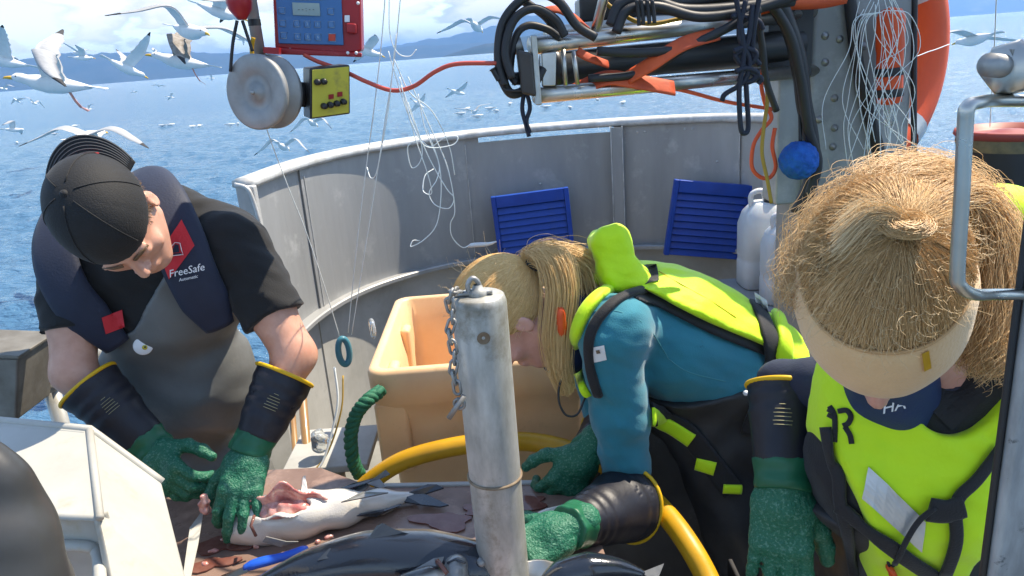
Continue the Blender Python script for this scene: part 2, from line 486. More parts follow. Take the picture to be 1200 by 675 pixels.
M['redpaint'] = material('red_painted_metal', (0.40, 0.018, 0.022), 0.32, 0.1, col2=(0.33, 0.016, 0.02), nscale=9, bump=0.08, bscale=40, dirt=(0.5, 0.1, 0.09), dscale=20, dlo=.62, dhi=.8)
M['bluepanel'] = material('blue_keypad', (0.045, 0.16, 0.36), 0.4, 0, dirt=(0.1, 0.22, 0.4), dscale=30, dlo=.55, dhi=.8)
M['key'] = material('keypad_button', (0.075, 0.20, 0.40), 0.45)
M['keyline'] = material('keypad_print', (0.42, 0.52, 0.60), 0.5)
M['redkey'] = material('red_button', (0.62, 0.06, 0.03), 0.4)
M['lcd'] = material('lcd_screen', (0.28, 0.37, 0.35), 0.15, 0, col2=(0.24, 0.32, 0.31), nscale=20, coat=.4)
M['lcddark'] = material('lcd_digits', (0.06, 0.08, 0.085), 0.3)
M['yellowpl'] = material('yellow_faceplate', (0.56, 0.47, 0.05), 0.45, 0, dirt=(0.28, 0.22, 0.06), dscale=24, dlo=.55, dhi=.75)
M['greypaint'] = material('grey_cast_metal', (0.36, 0.36, 0.35), 0.5, 0.35, col2=(0.28, 0.28, 0.27), nscale=18, bump=0.12, bscale=60, rough2=.62)
M['blue_pl'] = material('blue_plastic_slat', (0.010, 0.075, 0.42), 0.4, 0, col2=(0.009, 0.058, 0.33), nscale=9, dirt=(0.05, 0.10, 0.30), dscale=16, dlo=.58, dhi=.8, bump=0.08, bscale=40)
M['blueknife'] = material('blue_handle_plastic', (0.012, 0.10, 0.56), 0.3, 0, bump=0.15, bscale=90)
M['blueball'] = material('blue_fleece_ball', (0.004, 0.12, 0.46), 0.8, 0, col2=(0.003, 0.08, 0.34), nscale=50, bump=1.0, bscale=90, bdist=.006)
M['orange'] = material('orange_shell', (0.80, 0.10, 0.022), 0.5, 0, col2=(0.72, 0.085, 0.02), nscale=8, bump=0.15, bscale=70, dirt=(0.5, 0.09, 0.04), dscale=16, dlo=.6, dhi=.85)
M['orange_dk'] = material('orange_webbing', (0.72, 0.11, 0.03), 0.65, 0, col2=(0.50, 0.07, 0.025), nscale=14, bump=.3, bscale=120)
M['retro'] = material('retroreflective_tape', (0.60, 0.61, 0.60), 0.28, 0.35, col2=(0.48, 0.49, 0.49), nscale=15, bump=.15, bscale=80)
M['rope_or'] = material('orange_cord', (0.80, 0.11, 0.04), 0.6, 0, bump=.4, bscale=220)
M['rope_red'] = material('red_cable', (0.58, 0.085, 0.055), 0.42, 0)
M['rope_yel'] = material('yellow_rope', (0.42, 0.26, 0.045), 0.7, 0, bump=.5, bscale=200)
M['rope_grn'] = material('green_rope', (0.012, 0.11, 0.055), 0.7, 0, col2=(0.02, 0.16, 0.085), nscale=60, bump=.6, bscale=260)
M['line'] = material('nylon_line', (0.86, 0.87, 0.84), 0.35, 0, col2=(0.74, 0.80, 0.77), nscale=4)
M['hose'] = material('yellow_hose', (0.62, 0.33, 0.012), 0.42, 0, col2=(0.52, 0.27, 0.012), nscale=12, bump=.2, bscale=40, dirt=(0.30, 0.17, 0.03), dscale=22, dlo=.58, dhi=.8)
M['skin'] = material('skin', (0.53, 0.25, 0.165), 0.42, 0, col2=(0.67, 0.37, 0.265), nscale=24, detail=9, lo=.3, hi=.7, sss=0.18, bump=0.18, bscale=240, bdist=.0008)
M['skin2'] = material('skin_pink', (0.60, 0.28, 0.21), 0.42, 0, col2=(0.72, 0.40, 0.315), nscale=26, detail=9, lo=.3, hi=.7, sss=0.18, bump=0.18, bscale=260, bdist=.0008)
M['shirt'] = material('black_cotton', (0.009, 0.009, 0.0095), 0.85, 0, col2=(0.013, 0.013, 0.0135), nscale=9, sheen=.1, bump=.3, bscale=330)
M['cap'] = material('black_cap_twill', (0.006, 0.006, 0.0065), 0.75, 0, col2=(0.009, 0.009, 0.0095), nscale=12, sheen=.06, bump=.4, bscale=380)
M['capmesh'] = material('cap_mesh', (0.03, 0.03, 0.032), 0.4, 0, bump=1.0, bscale=420, voro=True, bdist=.004)
M['brimline'] = material('brim_stitching', (0.10, 0.10, 0.10), 0.7)
M['apron'] = material('olive_grey_oilskin', (0.165, 0.170, 0.165), 0.42, 0, col2=(0.12, 0.124, 0.12), nscale=5, bump=.25, bscale=90, rough2=.6, dirt=(0.23, 0.22, 0.20), dscale=9, dlo=.6, dhi=.85)
M['trouser'] = material('charcoal_oilskin', (0.05, 0.05, 0.05), 0.45, 0, col2=(0.028, 0.028, 0.03), nscale=6, bump=.3, bscale=60, rough2=.65)
M['gaunt'] = material('navy_black_gauntlet', (0.010, 0.010, 0.016), 0.4, 0, col2=(0.019, 0.019, 0.026), nscale=8, bump=.25, bscale=120, rough2=.55)
M['cuff'] = material('yellow_cuff_binding', (0.72, 0.42, 0.012), 0.5, 0)
M['print'] = material('faded_yellow_print', (0.42, 0.37, 0.20), 0.7)
M['glove'] = material('green_crinkle_latex', (0.008, 0.135, 0.072), 0.45, 0, col2=(0.11, 0.28, 0.19), nscale=230, lo=.52, hi=.74, bump=.9, bscale=300, bdist=.003, detail=2)
M['glove2'] = material('green_latex_cuff', (0.006, 0.10, 0.045), 0.42, 0, col2=(0.010, 0.13, 0.06), nscale=20, bump=.4, bscale=60)
M['teal'] = material('teal_knit', (0.012, 0.21, 0.275), 0.8, 0, col2=(0.010, 0.18, 0.24), nscale=8, sheen=.3, bump=.35, bscale=420, dirt=(0.006, 0.10, 0.14), dscale=14, dlo=.64, dhi=.72)
M['seam'] = material('pale_teal_seam', (0.05, 0.25, 0.28), 0.8)
M['neon'] = material('neon_yellow_fabric', (0.62, 0.92, 0.012), 0.62, 0, col2=(0.56, 0.86, 0.010), nscale=9, bump=.3, bscale=180, sheen=.2, dirt=(0.42, 0.50, 0.05), dscale=6.5, dlo=.62, dhi=.80, sss=.1)
M['blackmesh'] = material('black_hook_patch', (0.03, 0.03, 0.03), 0.8, 0, col2=(0.12, 0.12, 0.11), nscale=70, lo=.5, hi=.75, bump=.6, bscale=250)
M['band'] = material('beige_headband', (0.80, 0.52, 0.27), 0.8, 0, col2=(0.72, 0.45, 0.22), nscale=9, sheen=.25, bump=.5, bscale=300, stretch=(1, 1, 1))
M['hem'] = material('headband_hem', (0.60, 0.36, 0.17), 0.8)
M['tube'] = material('navy_neck_tube', (0.014, 0.035, 0.105), 0.7, 0, bump=.25, bscale=260)
M['hair_b'] = material('blonde_hair', (0.93, 0.64, 0.30), 0.38, 0, col2=(0.76, 0.46, 0.18), nscale=60, lo=.3, hi=.7, spec=.5)
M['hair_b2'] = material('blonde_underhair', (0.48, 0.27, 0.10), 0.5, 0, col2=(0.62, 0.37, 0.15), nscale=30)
M['hair_c'] = material('sandy_curly_hair', (0.88, 0.60, 0.30), 0.4, 0, col2=(0.58, 0.34, 0.14), nscale=45, lo=.32, hi=.68)
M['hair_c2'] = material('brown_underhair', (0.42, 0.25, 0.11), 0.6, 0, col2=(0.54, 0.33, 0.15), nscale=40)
M['hair_fz'] = material('pale_frizz', (0.80, 0.58, 0.32), 0.35, 0)
M['hair_d'] = material('short_brown_hair', (0.13, 0.075, 0.04), 0.5, 0)
M['white'] = material('white_print', (0.80, 0.80, 0.80), 0.6)
M['gullwhite'] = material('white_plumage', (0.80, 0.80, 0.78), 0.75, 0, col2=(0.72, 0.72, 0.70), nscale=14, sheen=.2, bump=.2, bscale=60)
M['gullgrey'] = material('grey_plumage', (0.38, 0.39, 0.40), 0.75, 0, col2=(0.30, 0.31, 0.32), nscale=22, bump=.4, bscale=40, stretch=(1, 4, 1))
M['gullbrown'] = material('brown_plumage', (0.20, 0.17, 0.14), 0.8, 0, col2=(0.34, 0.31, 0.28), nscale=26, bump=.4, bscale=50)
M['gullblack'] = material('black_wingtip', (0.03, 0.03, 0.032), 0.7)
M['beak'] = material('yellow_beak', (0.72, 0.42, 0.05), 0.4)
M['gullleg'] = material('pink_gull_leg', (0.62, 0.26, 0.20), 0.55)
M['fishwhite'] = material('white_fish_belly', (0.74, 0.70, 0.64), 0.22, 0, col2=(0.62, 0.56, 0.50), nscale=9, bump=.2, bscale=60, sss=.25, coat=.5, rough2=.35)
M['fishdark'] = material('blue_black_fish_back', (0.014, 0.018, 0.026), 0.16, 0, col2=(0.035, 0.042, 0.05), nscale=11, bump=.18, bscale=110, coat=.6, rough2=.3)
M['fishgrey'] = material('silver_grey_fish_side', (0.26, 0.255, 0.24), 0.2, .1, col2=(0.14, 0.14, 0.135), nscale=12, bump=.25, bscale=90, coat=.5)
M['fishpink'] = material('raw_fish_flesh', (0.46, 0.13, 0.11), 0.22, 0, col2=(0.70, 0.40, 0.34), nscale=34, detail=8, lo=.38, hi=.60, bump=.5, bscale=70, coat=.5, sss=.3)
M['wood'] = material('amber_wood', (0.34, 0.19, 0.07), 0.35, 0, col2=(0.24, 0.125, 0.045), nscale=14, stretch=(1, 1, .12), coat=.3)
M['rubberbrown'] = material('wet_brown_plate', (0.060, 0.050, 0.043), 0.4, 0.1, col2=(0.035, 0.03, 0.027), nscale=5, bump=.3, bscale=26, rough2=.6, dirt=(0.12, 0.11, 0.10), dscale=16, dlo=.6, dhi=.8)
M['buoyred'] = material('rust_red_buoy', (0.34, 0.055, 0.04), 0.5, 0, col2=(0.26, 0.045, 0.035), nscale=8, bump=.2, bscale=30)
M['buoyalgae'] = material('algae_ring', (0.26, 0.20, 0.10), 0.8, 0, col2=(0.12, 0.11, 0.07), nscale=20, bump=.5, bscale=60)
M['concrete'] = material('pitted_bronze_grey_metal', (0.23, 0.215, 0.185), 0.6, .3, col2=(0.15, 0.135, 0.11), nscale=14, bump=.4, bscale=50)
M['ringblue'] = material('teal_blue_ring', (0.05, 0.20, 0.25), 0.35, 0)
M['clear'] = material('clear_plastic', (0.80, 0.84, 0.84), 0.12, 0, trans=.75)
M['door_paint'] = material('scratched_frame_paint', (0.40, 0.40, 0.39), 0.5, 0.2, col2=(0.24, 0.24, 0.235), nscale=26, detail=10, lo=.42, hi=.58, stretch=(1, 1, .25), dirt=(0.05, 0.05, 0.05), dscale=38, dlo=.60, dhi=.68, bump=.4, bscale=70)
def by_strand(mt):                                                     # every hair its own shade
    nt = mt.node_tree; mx_ = [n for n in nt.nodes if n.type == 'MIX'][0]; ge = nt.nodes.new('ShaderNodeNewGeometry')
    nt.links.new(ge.outputs['Random Per Island'], mx_.inputs['Factor'])
for k_ in ('hair_b', 'hair_c'): by_strand(M[k_])
# ------------------------------------------------------------------ the sea
SEA_Z = -0.75
def wave_h(x, y):
    h = 0
    for a, lam, dx, dy, ph in ((.050, 4.3, .5, -.86, .3), (.034, 2.6, -.2, -.98, 1.7), (.022, 1.55, .8, -.6, 2.9), (.013, .95, -.6, -.8, .7), (.010, .68, .3, -.95, 4.1), (.008, .52, .95, -.3, 5.0)):
        k = 2*math.pi/lam
        q = np.sin((x*dx+y*dy)*k+ph+0.8*np.sin(x*.37+y*.21+ph))
        h = h+a*(1-2*np.abs(q))*.8+a*.3*q
    return h
ths = np.radians(np.concatenate([np.linspace(-48, 48, 520), np.linspace(49.5, 310.5, 88)]))
rad = np.concatenate([np.geomspace(1.2, 60, 330), np.geomspace(62, 30000, 60)])
TH, RD = np.meshgrid(ths, rad, indexing='ij')
X, Y_ = np.sin(TH)*RD, np.cos(TH)*RD
ZS = SEA_Z+wave_h(X, Y_)*np.clip(1.25-RD/60, 0, 1)*np.clip((RD-1.0)/2, 0, 1)
vs = np.stack([X, Y_, ZS], -1).reshape(-1, 3)
nt_, nr_ = len(ths), len(rad)
i_, j_ = np.meshgrid(np.arange(nt_), np.arange(nr_-1), indexing='ij'); k_ = (i_+1) % nt_
fs = np.stack([i_*nr_+j_, i_*nr_+j_+1, k_*nr_+j_+1, k_*nr_+j_], -1).reshape(-1, 4)
cvert = len(vs); vs = np.vstack([vs, [[0, 0, SEA_Z]]])
sea_m = bpy.data.materials.new('sea_water'); sea_m.use_nodes = True
N, L = sea_m.node_tree.nodes, sea_m.node_tree.links
b = N['Principled BSDF']
b.inputs['Roughness'].default_value = 0.14
b.inputs['IOR'].default_value = 1.333
b.inputs['Base Color'].default_value = (0.012, 0.085, 0.21, 1)
co = N.new('ShaderNodeTexCoord'); mp = N.new('ShaderNodeMapping'); mp.inputs['Scale'].default_value = (1, 2.2, 1)
L.new(co.outputs['Object'], mp.inputs['Vector'])
hs = []
for sc, w in ((0.55, .35), (2.3, .5), (8.0, .2)):
    n = N.new('ShaderNodeTexNoise'); n.inputs['Scale'].default_value = sc; n.inputs['Detail'].default_value = 4
    L.new(mp.outputs['Vector'], n.inputs['Vector'])
    mu = N.new('ShaderNodeMath'); mu.operation = 'MULTIPLY'; mu.inputs[1].default_value = w
    L.new(n.outputs['Fac'], mu.inputs[0]); hs.append(mu)
a1 = N.new('ShaderNodeMath'); L.new(hs[0].outputs[0], a1.inputs[0]); L.new(hs[1].outputs[0], a1.inputs[1])
a2 = N.new('ShaderNodeMath'); L.new(a1.outputs[0], a2.inputs[0]); L.new(hs[2].outputs[0], a2.inputs[1])
bu = N.new('ShaderNodeBump'); bu.inputs['Strength'].default_value = 0.9; bu.inputs['Distance'].default_value = 0.34
L.new(a2.outputs[0], bu.inputs['Height']); L.new(bu.outputs['Normal'], b.inputs['Normal'])
nv = N.new('ShaderNodeTexNoise'); nv.inputs['Scale'].default_value = 0.02; nv.inputs['Detail'].default_value = 5
L.new(mp.outputs['Vector'], nv.inputs['Vector'])
mx = N.new('ShaderNodeMix'); mx.data_type = 'RGBA'
mx.inputs['A'].default_value = (0.050, 0.135, 0.235, 1); mx.inputs['B'].default_value = (0.080, 0.18, 0.285, 1)
L.new(nv.outputs['Fac'], mx.inputs['Factor']); L.new(mx.outputs['Result'], b.inputs['Base Color'])
sea = link('sea', fast_mesh('sea', vs, fs), None, sea_m); props(sea, kind='structure', label='choppy blue sea stretching to the far shore')

# ------------------------------------------------------------------ far hills
hill_m = material('hill_forest', (0.022, 0.04, 0.04), 0.95, 0, col2=(0.05, 0.06, 0.055), nscale=0.004, detail=8, spec=.1)
def az(px): return math.atan2(ray(px, 60)[0], ray(px, 60)[1])
def hill(name, label, prof, dist, depth, seed):
    # prof: (photo x, height in metres) along the ridge
    rg = np.random.default_rng(seed)
    xs = np.array([az(p) for p, _ in prof]); hh = np.array([h for _, h in prof], float)
    nu, nv = 220, 22; ph = rg.uniform(0, 6.28, (8,)); vs, fs = [], []
    for i in range(nu):
        a = xs[0]+(xs[-1]-xs[0])*i/(nu-1); h = np.interp(a, xs, hh)
        r = sum(math.sin(a*fq+ph[k])/(k+2.2) for k, fq in enumerate((26, 51, 97, 160, 290, 420)))
        for j in range(nv):
            t = j/(nv-1); s = math.sin(math.pi*min(1, t*1.05))**0.9 if t < .95 else 0
            s = max(0, math.sin(math.pi*t))
            d = dist+depth*t
            ww = sum(math.sin(a*fq+t*g+ph[k])/(k+3) for k, (fq, g) in enumerate(((40, 9), (88, 14), (150, -22), (260, 33))))
            z = SEA_Z-3+(h*(1+.10*r)+3)*s*(1+.13*ww*(1-s))
            vs.append((math.sin(a)*d, math.cos(a)*d, z))
    for i in range(nu-1):
        for j in range(nv-1): fs.append((i*nv+j, i*nv+j+1, (i+1)*nv+j+1, (i+1)*nv+j))
    o = link(name, mesh_of(name, vs, fs), None, hill_m); props(o, kind='structure', label=label); return o
hill('hill', 'long low blue hazy ridge across the water', [(-500, 210), (-200, 260), (0, 300), (120, 290), (260, 230), (330, 190), (420, 130), (500, 150), (560, 120), (640, 60), (700, 4)], 7800, 2600, 3)
hill('hill', 'higher hazy blue mountain behind the near headland', [(380, 20), (450, 190), (520, 250), (560, 340), (600, 420), (660, 450), (740, 380), (840, 250), (930, 90), (1000, 8)], 9800, 3000, 5)
hill('hill', 'near dark headland sloping into the sea', [(518, 3), (540, 34), (570, 62), (600, 80), (650, 110), (720, 105), (800, 60), (900, 5)], 4700, 1200, 9)

# ------------------------------------------------------------------ air
hz = bpy.data.materials.new('haze_air'); hz.use_nodes = True
N, L = hz.node_tree.nodes, hz.node_tree.links
N.remove(N['Principled BSDF'])
pv = N.new('ShaderNodeVolumePrincipled'); pv.inputs['Color'].default_value = (0.24, 0.52, 1.0, 1); pv.inputs['Density'].default_value = 9.5e-5
L.new(pv.outputs['Volume'], N['Material Output'].inputs['Volume'])
hzo = make('haze', box((0, 0, 298), (64000, 64000, 604)), hz, smooth=False); props(hzo, kind='stuff', label='thin blue sea haze over the water')

# ------------------------------------------------------------------ the boat
boat = thing('fishing_boat', 'grey aluminium fishing boat with high rounded stern bulwark', 'boat', (0.1, 2.2, 0))
WALL = spline([V(-.86, 2.55, 0), V(-.80, 2.92, 0), V(-.67, 3.22, 0), V(-.45, 3.45, 0), V(-.18, 3.59, 0), V(.2, 3.65, 0), V(.56, 3.62, 0), V(.85, 3.53, 0), V(1.07, 3.38, 0), V(1.24, 3.1, 0), V(1.33, 2.75, 0), V(1.35, 2.6, 0)], 10)
WALL = np.array(WALL); wl_len = np.concatenate([[0], np.cumsum(np.linalg.norm(np.diff(WALL, axis=0), axis=1))])
def wall_at(s, off=0.0):          # s metres along the wall; off > 0 towards the deck
    p = np.array([np.interp(s, wl_len, WALL[:, k]) for k in range(3)])
    q = np.array([np.interp(min(s+.02, wl_len[-1]), wl_len, WALL[:, k]) for k in range(3)]); r_ = np.array([np.interp(max(s-.02, 0), wl_len, WALL[:, k]) for k in range(3)])
    t = nrm(q-r_); n = V(t[1], -t[0], 0)
    return p+n*off, t, n
def s_at(px):                      # wall length at a photo column (rim height)
    best = min(np.linspace(0, wl_len[-1], 400), key=lambda s: abs(project(wall_at(s)[0]+V(0, 0, 1.4))[0]-px)); return best
def project(p):
    v = np.asarray(p)-CAM; w = v@_F; return 600+FPX*(v@_R)/w, 337.5-FPX*(v@_U)/w
seams = [0.0, s_at(350), s_at(541), s_at(722), s_at(866), wl_len[-1]]
def wall_panel(s0, s1, z0, z1, off, mat, name='bulwark_panel'):
    n = max(6, int((s1-s0)/.04)); secs = []
    for s in np.linspace(s0, s1, n):
        a, _, _ = wall_at(s, off); b_, _, _ = wall_at(s, off-.006)
        secs.append([a+V(0, 0, z0), a+V(0, 0, z1), b_+V(0, 0, z1), b_+V(0, 0, z0)])
    o = make(name, loft(secs), mat, boat, smooth=False); return o
for k in range(5):
    top = 1.352 if k == 2 else 1.39
    wall_panel(seams[k]-(.012 if k else 0), seams[k+1]+.012, .80, top, .004 if k % 2 else -.004, M['alu'])
    wall_panel(seams[k]-(.012 if k else 0), seams[k+1]+.012, 0.0, .80, -.018+(.003 if k % 2 else -.003), M['alu_low'], 'lower_bulwark_panel')
for k in (1, 2, 4):                                                    # weld beads along the panel joints
    p, t, nn = wall_at(seams[k], .005); rg_ = np.random.default_rng(k)
    make('weld_bead', tube([p+t*(.011+rg_.normal(0, .0006))+V(0, 0, z) for z in np.linspace(.81, 1.35, 60)], .0028, 6), M['alu_rim'], boat)
wall_panel(s_at(560)-.16, s_at(560), 1.34, 1.392, -.004, M['alu'], 'rim_gusset')
def sweep(prof, s0, s1, mat, name, n=70, sm=False):
    secs = []
    for s in np.linspace(s0, s1, n):
        p, t, nn = wall_at(s)
        secs.append([p+nn*a+V(0, 0, z) for a, z in prof])
    return make(name, loft(secs), mat, boat, smooth=sm)
rim = sweep([(.022, 1.378), (.026, 1.388), (.024, 1.402), (.012, 1.412), (-.03, 1.414), (-.05, 1.405), (-.05, 1.385), (-.03, 1.378)], -0.0, wl_len[-1], M['alu_rim'], 'gunwale_rim', 90, True)
sweep([(.045, .788), (.045, .803), (.040, .808), (-.03, .808), (-.03, .788)], 0, wl_len[-1], M['alu'], 'stringer_ledge', 80)
for px_, wd in ((722, .052),):
    s = s_at(px_); p, t, nn = wall_at(s)
    for dx in (-wd/2, wd/2):
        bevel(make('stiffener_flange', box(p+t*dx+nn*.022+V(0, 0, 1.095), (.006, .036, .57), np.stack([t, nn, V(0, 0, 1)], 1)), M['alu_rim'], boat), .002)
    make('stiffener_web', box(p+nn*.036+V(0, 0, 1.093), (wd-.008, .004, .566), np.stack([t, nn, V(0, 0, 1)], 1)), M['alu'], boat, smooth=False)
for px_, z_ in ((746, 1.345), (756, 1.345), (803, 1.35), (812, 1.35), (840, 1.2), (575, 1.06), (628, 1.13)):
    p, t, nn = wall_at(s_at(px_), .004)
    make('rivet', lathe([(0.0, .0045), (.004, .004), (.006, 0)], p+V(0, 0, z_), nn, 10), M['alu_rim'], boat)
# forward end of the bulwark: upright flange with a curved inner bracket
p, t, nn = wall_at(0.0)
bevel(make('end_frame', box(p-t*.012+nn*.012+V(0, 0, 1.09), (.03, .05, .60), np.stack([t, nn, V(0, 0, 1)], 1)), M['alu_rim'], boat), .006)
ring = [p-t*.03+nn*a+V(0, 0, z) for a, z in ((-.02, 1.40), (.02, 1.385), (.035, 1.34), (.045, 1.25), (.055, 1.1), (.07, .95), (.075, .82), (-.02, .82))]
bevel(make('end_bracket', slab(ring, .008), M['alu'], boat, smooth=False), .002)
make('end_lip', tube(spline([q-t*.008 for q in ring[:7]], 6), .007, 8), M['alu_rim'], boat)
# hull sides, deck
left_side = [V(-.86, 2.53, 0), V(-1.12, 2.1, 0), V(-1.30, 1.5, 0), V(-1.36, .6, 0), V(-1.36, -2.6, 0)]
right_side = [V(1.37, 2.58, 0), V(1.42, 1.9, 0), V(1.43, .6, 0), V(1.40, -2.6, 0)]
outline = [q for q in left_side[::-1]]+[wall_at(s, -.035)[0] for s in np.linspace(0, wl_len[-1], 40)]+right_side
make('deck', slab([q+V(0, 0, 0) for q in outline], -.05 if False else .05), M['deck'], boat, smooth=False)
hullv = [[q+V(0, 0, .0), q*V(.9, .97, 1)+V(0, .05, -1.5)] for q in outline]
hullv = [[q+V(0, 0, -.06), q*V(.92, .98, 1)+V(0, 0, -1.4)] for q in outline]
make('hull', loft(hullv, closed_ring=False, caps=False), M['alu_low'], boat, smooth=False)
for side, zt in ((left_side, .62), (right_side, .95)):
    pts = spline(side, 6); secs = []
    for q in pts:
        inw = nrm(V(-q[0], 0, 0))
        secs.append([q+V(0, 0, -.05), q+V(0, 0, zt), q-inw*.03+V(0, 0, zt), q-inw*.03+V(0, 0, -.05)])
    make('side_bulwark', loft(secs), M['alu_low'], boat, smooth=False)
# open hand rail on the port side behind the man
rail = thing('hand_rail', 'short galvanised pipe rail over the water beside the standing man', 'railing', P(66, 500, 1.75))
rp = spline([P(-60, 472, 1.62), P(20, 452, 1.68), P(66, 428, 1.76), P(120, 412, 1.95), P(200, 398, 2.2)], 8)
make('rail_pipe', tube(rp, .022, 14), M['galv'], rail)
make('rail_stanchion', rod(P(56, 440, 1.745), P(56, 440, 1.745)*V(1, 1, 0)+V(0, 0, .60), .019), M['galv'], rail)
make('weld_collar', lathe([(.021, -.012), (.028, -.004), (.028, .012), (.023, .02)], P(58, 452, 1.745), (0, 0, 1), 16), M['galv'], rail)
def path(pts, y0, y1=None, n=8, closed=False):
    y1 = y0 if y1 is None else y1; k = max(1, len(pts)-1)
    return spline([P(a[0], a[1], a[2] if len(a) > 2 else y0+(y1-y0)*i/k) for i, a in enumerate(pts)], n, closed)
def cord(name, label, cat, pts, r, mat, y0, y1=None, group=None, sides=7, n=8, closed=False):
    p = path(pts, y0, y1, n, closed)
    o = make(name, tube(p, r, sides, closed), mat); return props(o, label, cat, group)
def text(name, s, size, o, xa, na, mat, parent, ext=.0003, shear=0.0):
    cu = bpy.data.curves.new(name, 'FONT'); cu.body = s; cu.size = size; cu.extrude = ext; cu.shear = shear; cu.resolution_u = 2
    cu.align_x = 'CENTER'; cu.align_y = 'CENTER'
    ob = link(name, cu, parent, mat)
    xa = nrm(xa); na = nrm(np.asarray(na)-xa*np.dot(na, xa)); ya = np.cross(na, xa)
    base = Vector(parent.location) if parent is not None and parent.type == 'EMPTY' else Vector((0, 0, 0))
    mm = Matrix.Identity(4)
    for i in range(3): mm[i][0], mm[i][1], mm[i][2], mm[i][3] = xa[i], ya[i], na[i], float(o[i])-base[i]
    me = bpy.data.meshes.new_from_object(ob)
    bpy.data.objects.remove(ob); bpy.data.curves.remove(cu)
    ob = link(name, me, parent); ob.matrix_local = mm
    if not me.materials: me.materials.append(mat)
    return ob

# ---- two blue slatted panels standing on the stringer ledge, leaning on the stern bulwark
def slat_panel(label, corners, y):
    c = [P(a, b_, y) for a, b_ in corners]                           # top-left, top-right, bottom-right, bottom-left
    tl, tr, br, bl = c
    xa = nrm((tr-tl)+(br-bl)); up = nrm((tl-bl)+(tr-br)); na = nrm(np.cross(xa, up)); up = np.cross(na, xa)
    w = (np.linalg.norm(tr-tl)+np.linalg.norm(br-bl))/2; h = (np.linalg.norm(tl-bl)+np.linalg.norm(tr-br))/2
    o = sum(c)/4; R3 = np.stack([xa, up, na], 1)
    t = thing('slatted_panel', label, 'plastic panel', o-up*h/2, 'blue slatted panels')
    bw = .022
    for s in (-1, 1):
        bevel(make('side_rail', box(o+xa*s*(w/2-bw/2), (bw, h, .03), R3), M['blue_pl'], t), .003)
    bevel(make('top_rail', box(o+up*(h/2-.028), (w-2*bw-.001, .055, .028), R3), M['blue_pl'], t), .003)
    nS = 9; hh = (h-.06)/nS; data = None
    for k in range(nS):
        q = o+up*(h/2-.06-hh*(k+.5)); Rk = R3@rotx(math.radians(-24))
        ob = make('slat', box((0, 0, 0), (w-2*bw-.002, hh*.93, .009)), M['blue_pl'], t, smooth=False) if data is None else link('slat', data, t)
        data = ob.data
        mm = Matrix.Identity(4); l = q-np.array(t.location)
        for i in range(3):
            for j in range(3): mm[i][j] = Rk[i][j]
            mm[i][3] = l[i]
        ob.matrix_local = mm
    make('backing_board', box(o-na*.020, (w-.01, h-.01, .006), R3), M['blue_pl'], t, smooth=False)
slat_panel('blue slatted plastic panel tilted against the stern, behind the ponytail', [(575, 231), (664, 219), (676, 303), (586, 314)], 3.50)
slat_panel('blue slatted plastic panel standing upright beside the white canisters', [(789, 211), (881, 216), (872, 306), (779, 297)], 3.36)

# ---- white canisters on a locker
lock = thing('deck_locker', 'low aluminium locker under the white canisters by the stern', 'locker', P(900, 345, 2.85)*V(1, 1, 0))
lz = P(900, 342, 2.85)[2]; lc = P(915, 345, 2.85)
bevel(make('locker_body', box((lc[0], lc[1], lz/2-.01), (.42, .40, lz-.02)), M['alu_low'], lock), .01)
bevel(make('locker_lid', box((lc[0], lc[1], lz-.009), (.44, .42, .018)), M['alu'], lock), .004)
def canister(label, px0, px1, pyt, y, w2):
    bl = P((px0+px1)/2, 345, y); w = np.linalg.norm(P(px1, 300, y)-P(px0, 300, y)); topz = P((px0+px1)/2, pyt, y)[2]
    h = topz-lz
    t = thing('canister', label, 'canister', (bl[0], bl[1], lz), 'white canisters')
    c0 = V(bl[0], bl[1], 0); secs = []
    for f, sx, sy in ((0, .9, .9), (.02, 1, 1), (.30, 1, 1), (.32, .975, .97), (.36, .975, .97), (.38, 1, 1), (.74, 1, 1), (.88, .86, .86), (.97, .55, .6), (1.0, .45, .5)):
        rr = []
        for k in range(24):
            a = 2*math.pi*k/24; e = 4.5
            ca, sa = math.cos(a), math.sin(a)
            q = (abs(ca)**e+abs(sa)**e)**(-1/e)
            sh = .05*w*max(0, (f-.72))*3
            rr.append(c0+V(ca*q*w/2*sx+sh, sa*q*w2/2*sy, lz+h*f))
        secs.append(rr)
    make('body', loft(secs), M['hdpe'], t)
    make('screw_cap', lathe([(0, .03), (.024, .03), (.027, .026), (.027, 0), (.02, -.004)], c0+V(.03, -.02, lz+h), (0, 0, 1), 20), M['blackpl'], t)
    hp = spline([c0+V(-w*.22, 0, lz+h*.9), c0+V(-w*.25, 0, lz+h*1.08), c0+V(0, 0, lz+h*1.12), c0+V(w*.1, 0, lz+h*1.0)], 6)
    make('handle', tube(hp, .011, 8), M['hdpe'], t)
canister('tall milky white canister next to the blue slatted panel', 866, 914, 236, 2.95, .16)
canister('smaller milky white canister in front of the taller one', 893, 936, 262, 2.74, .14)

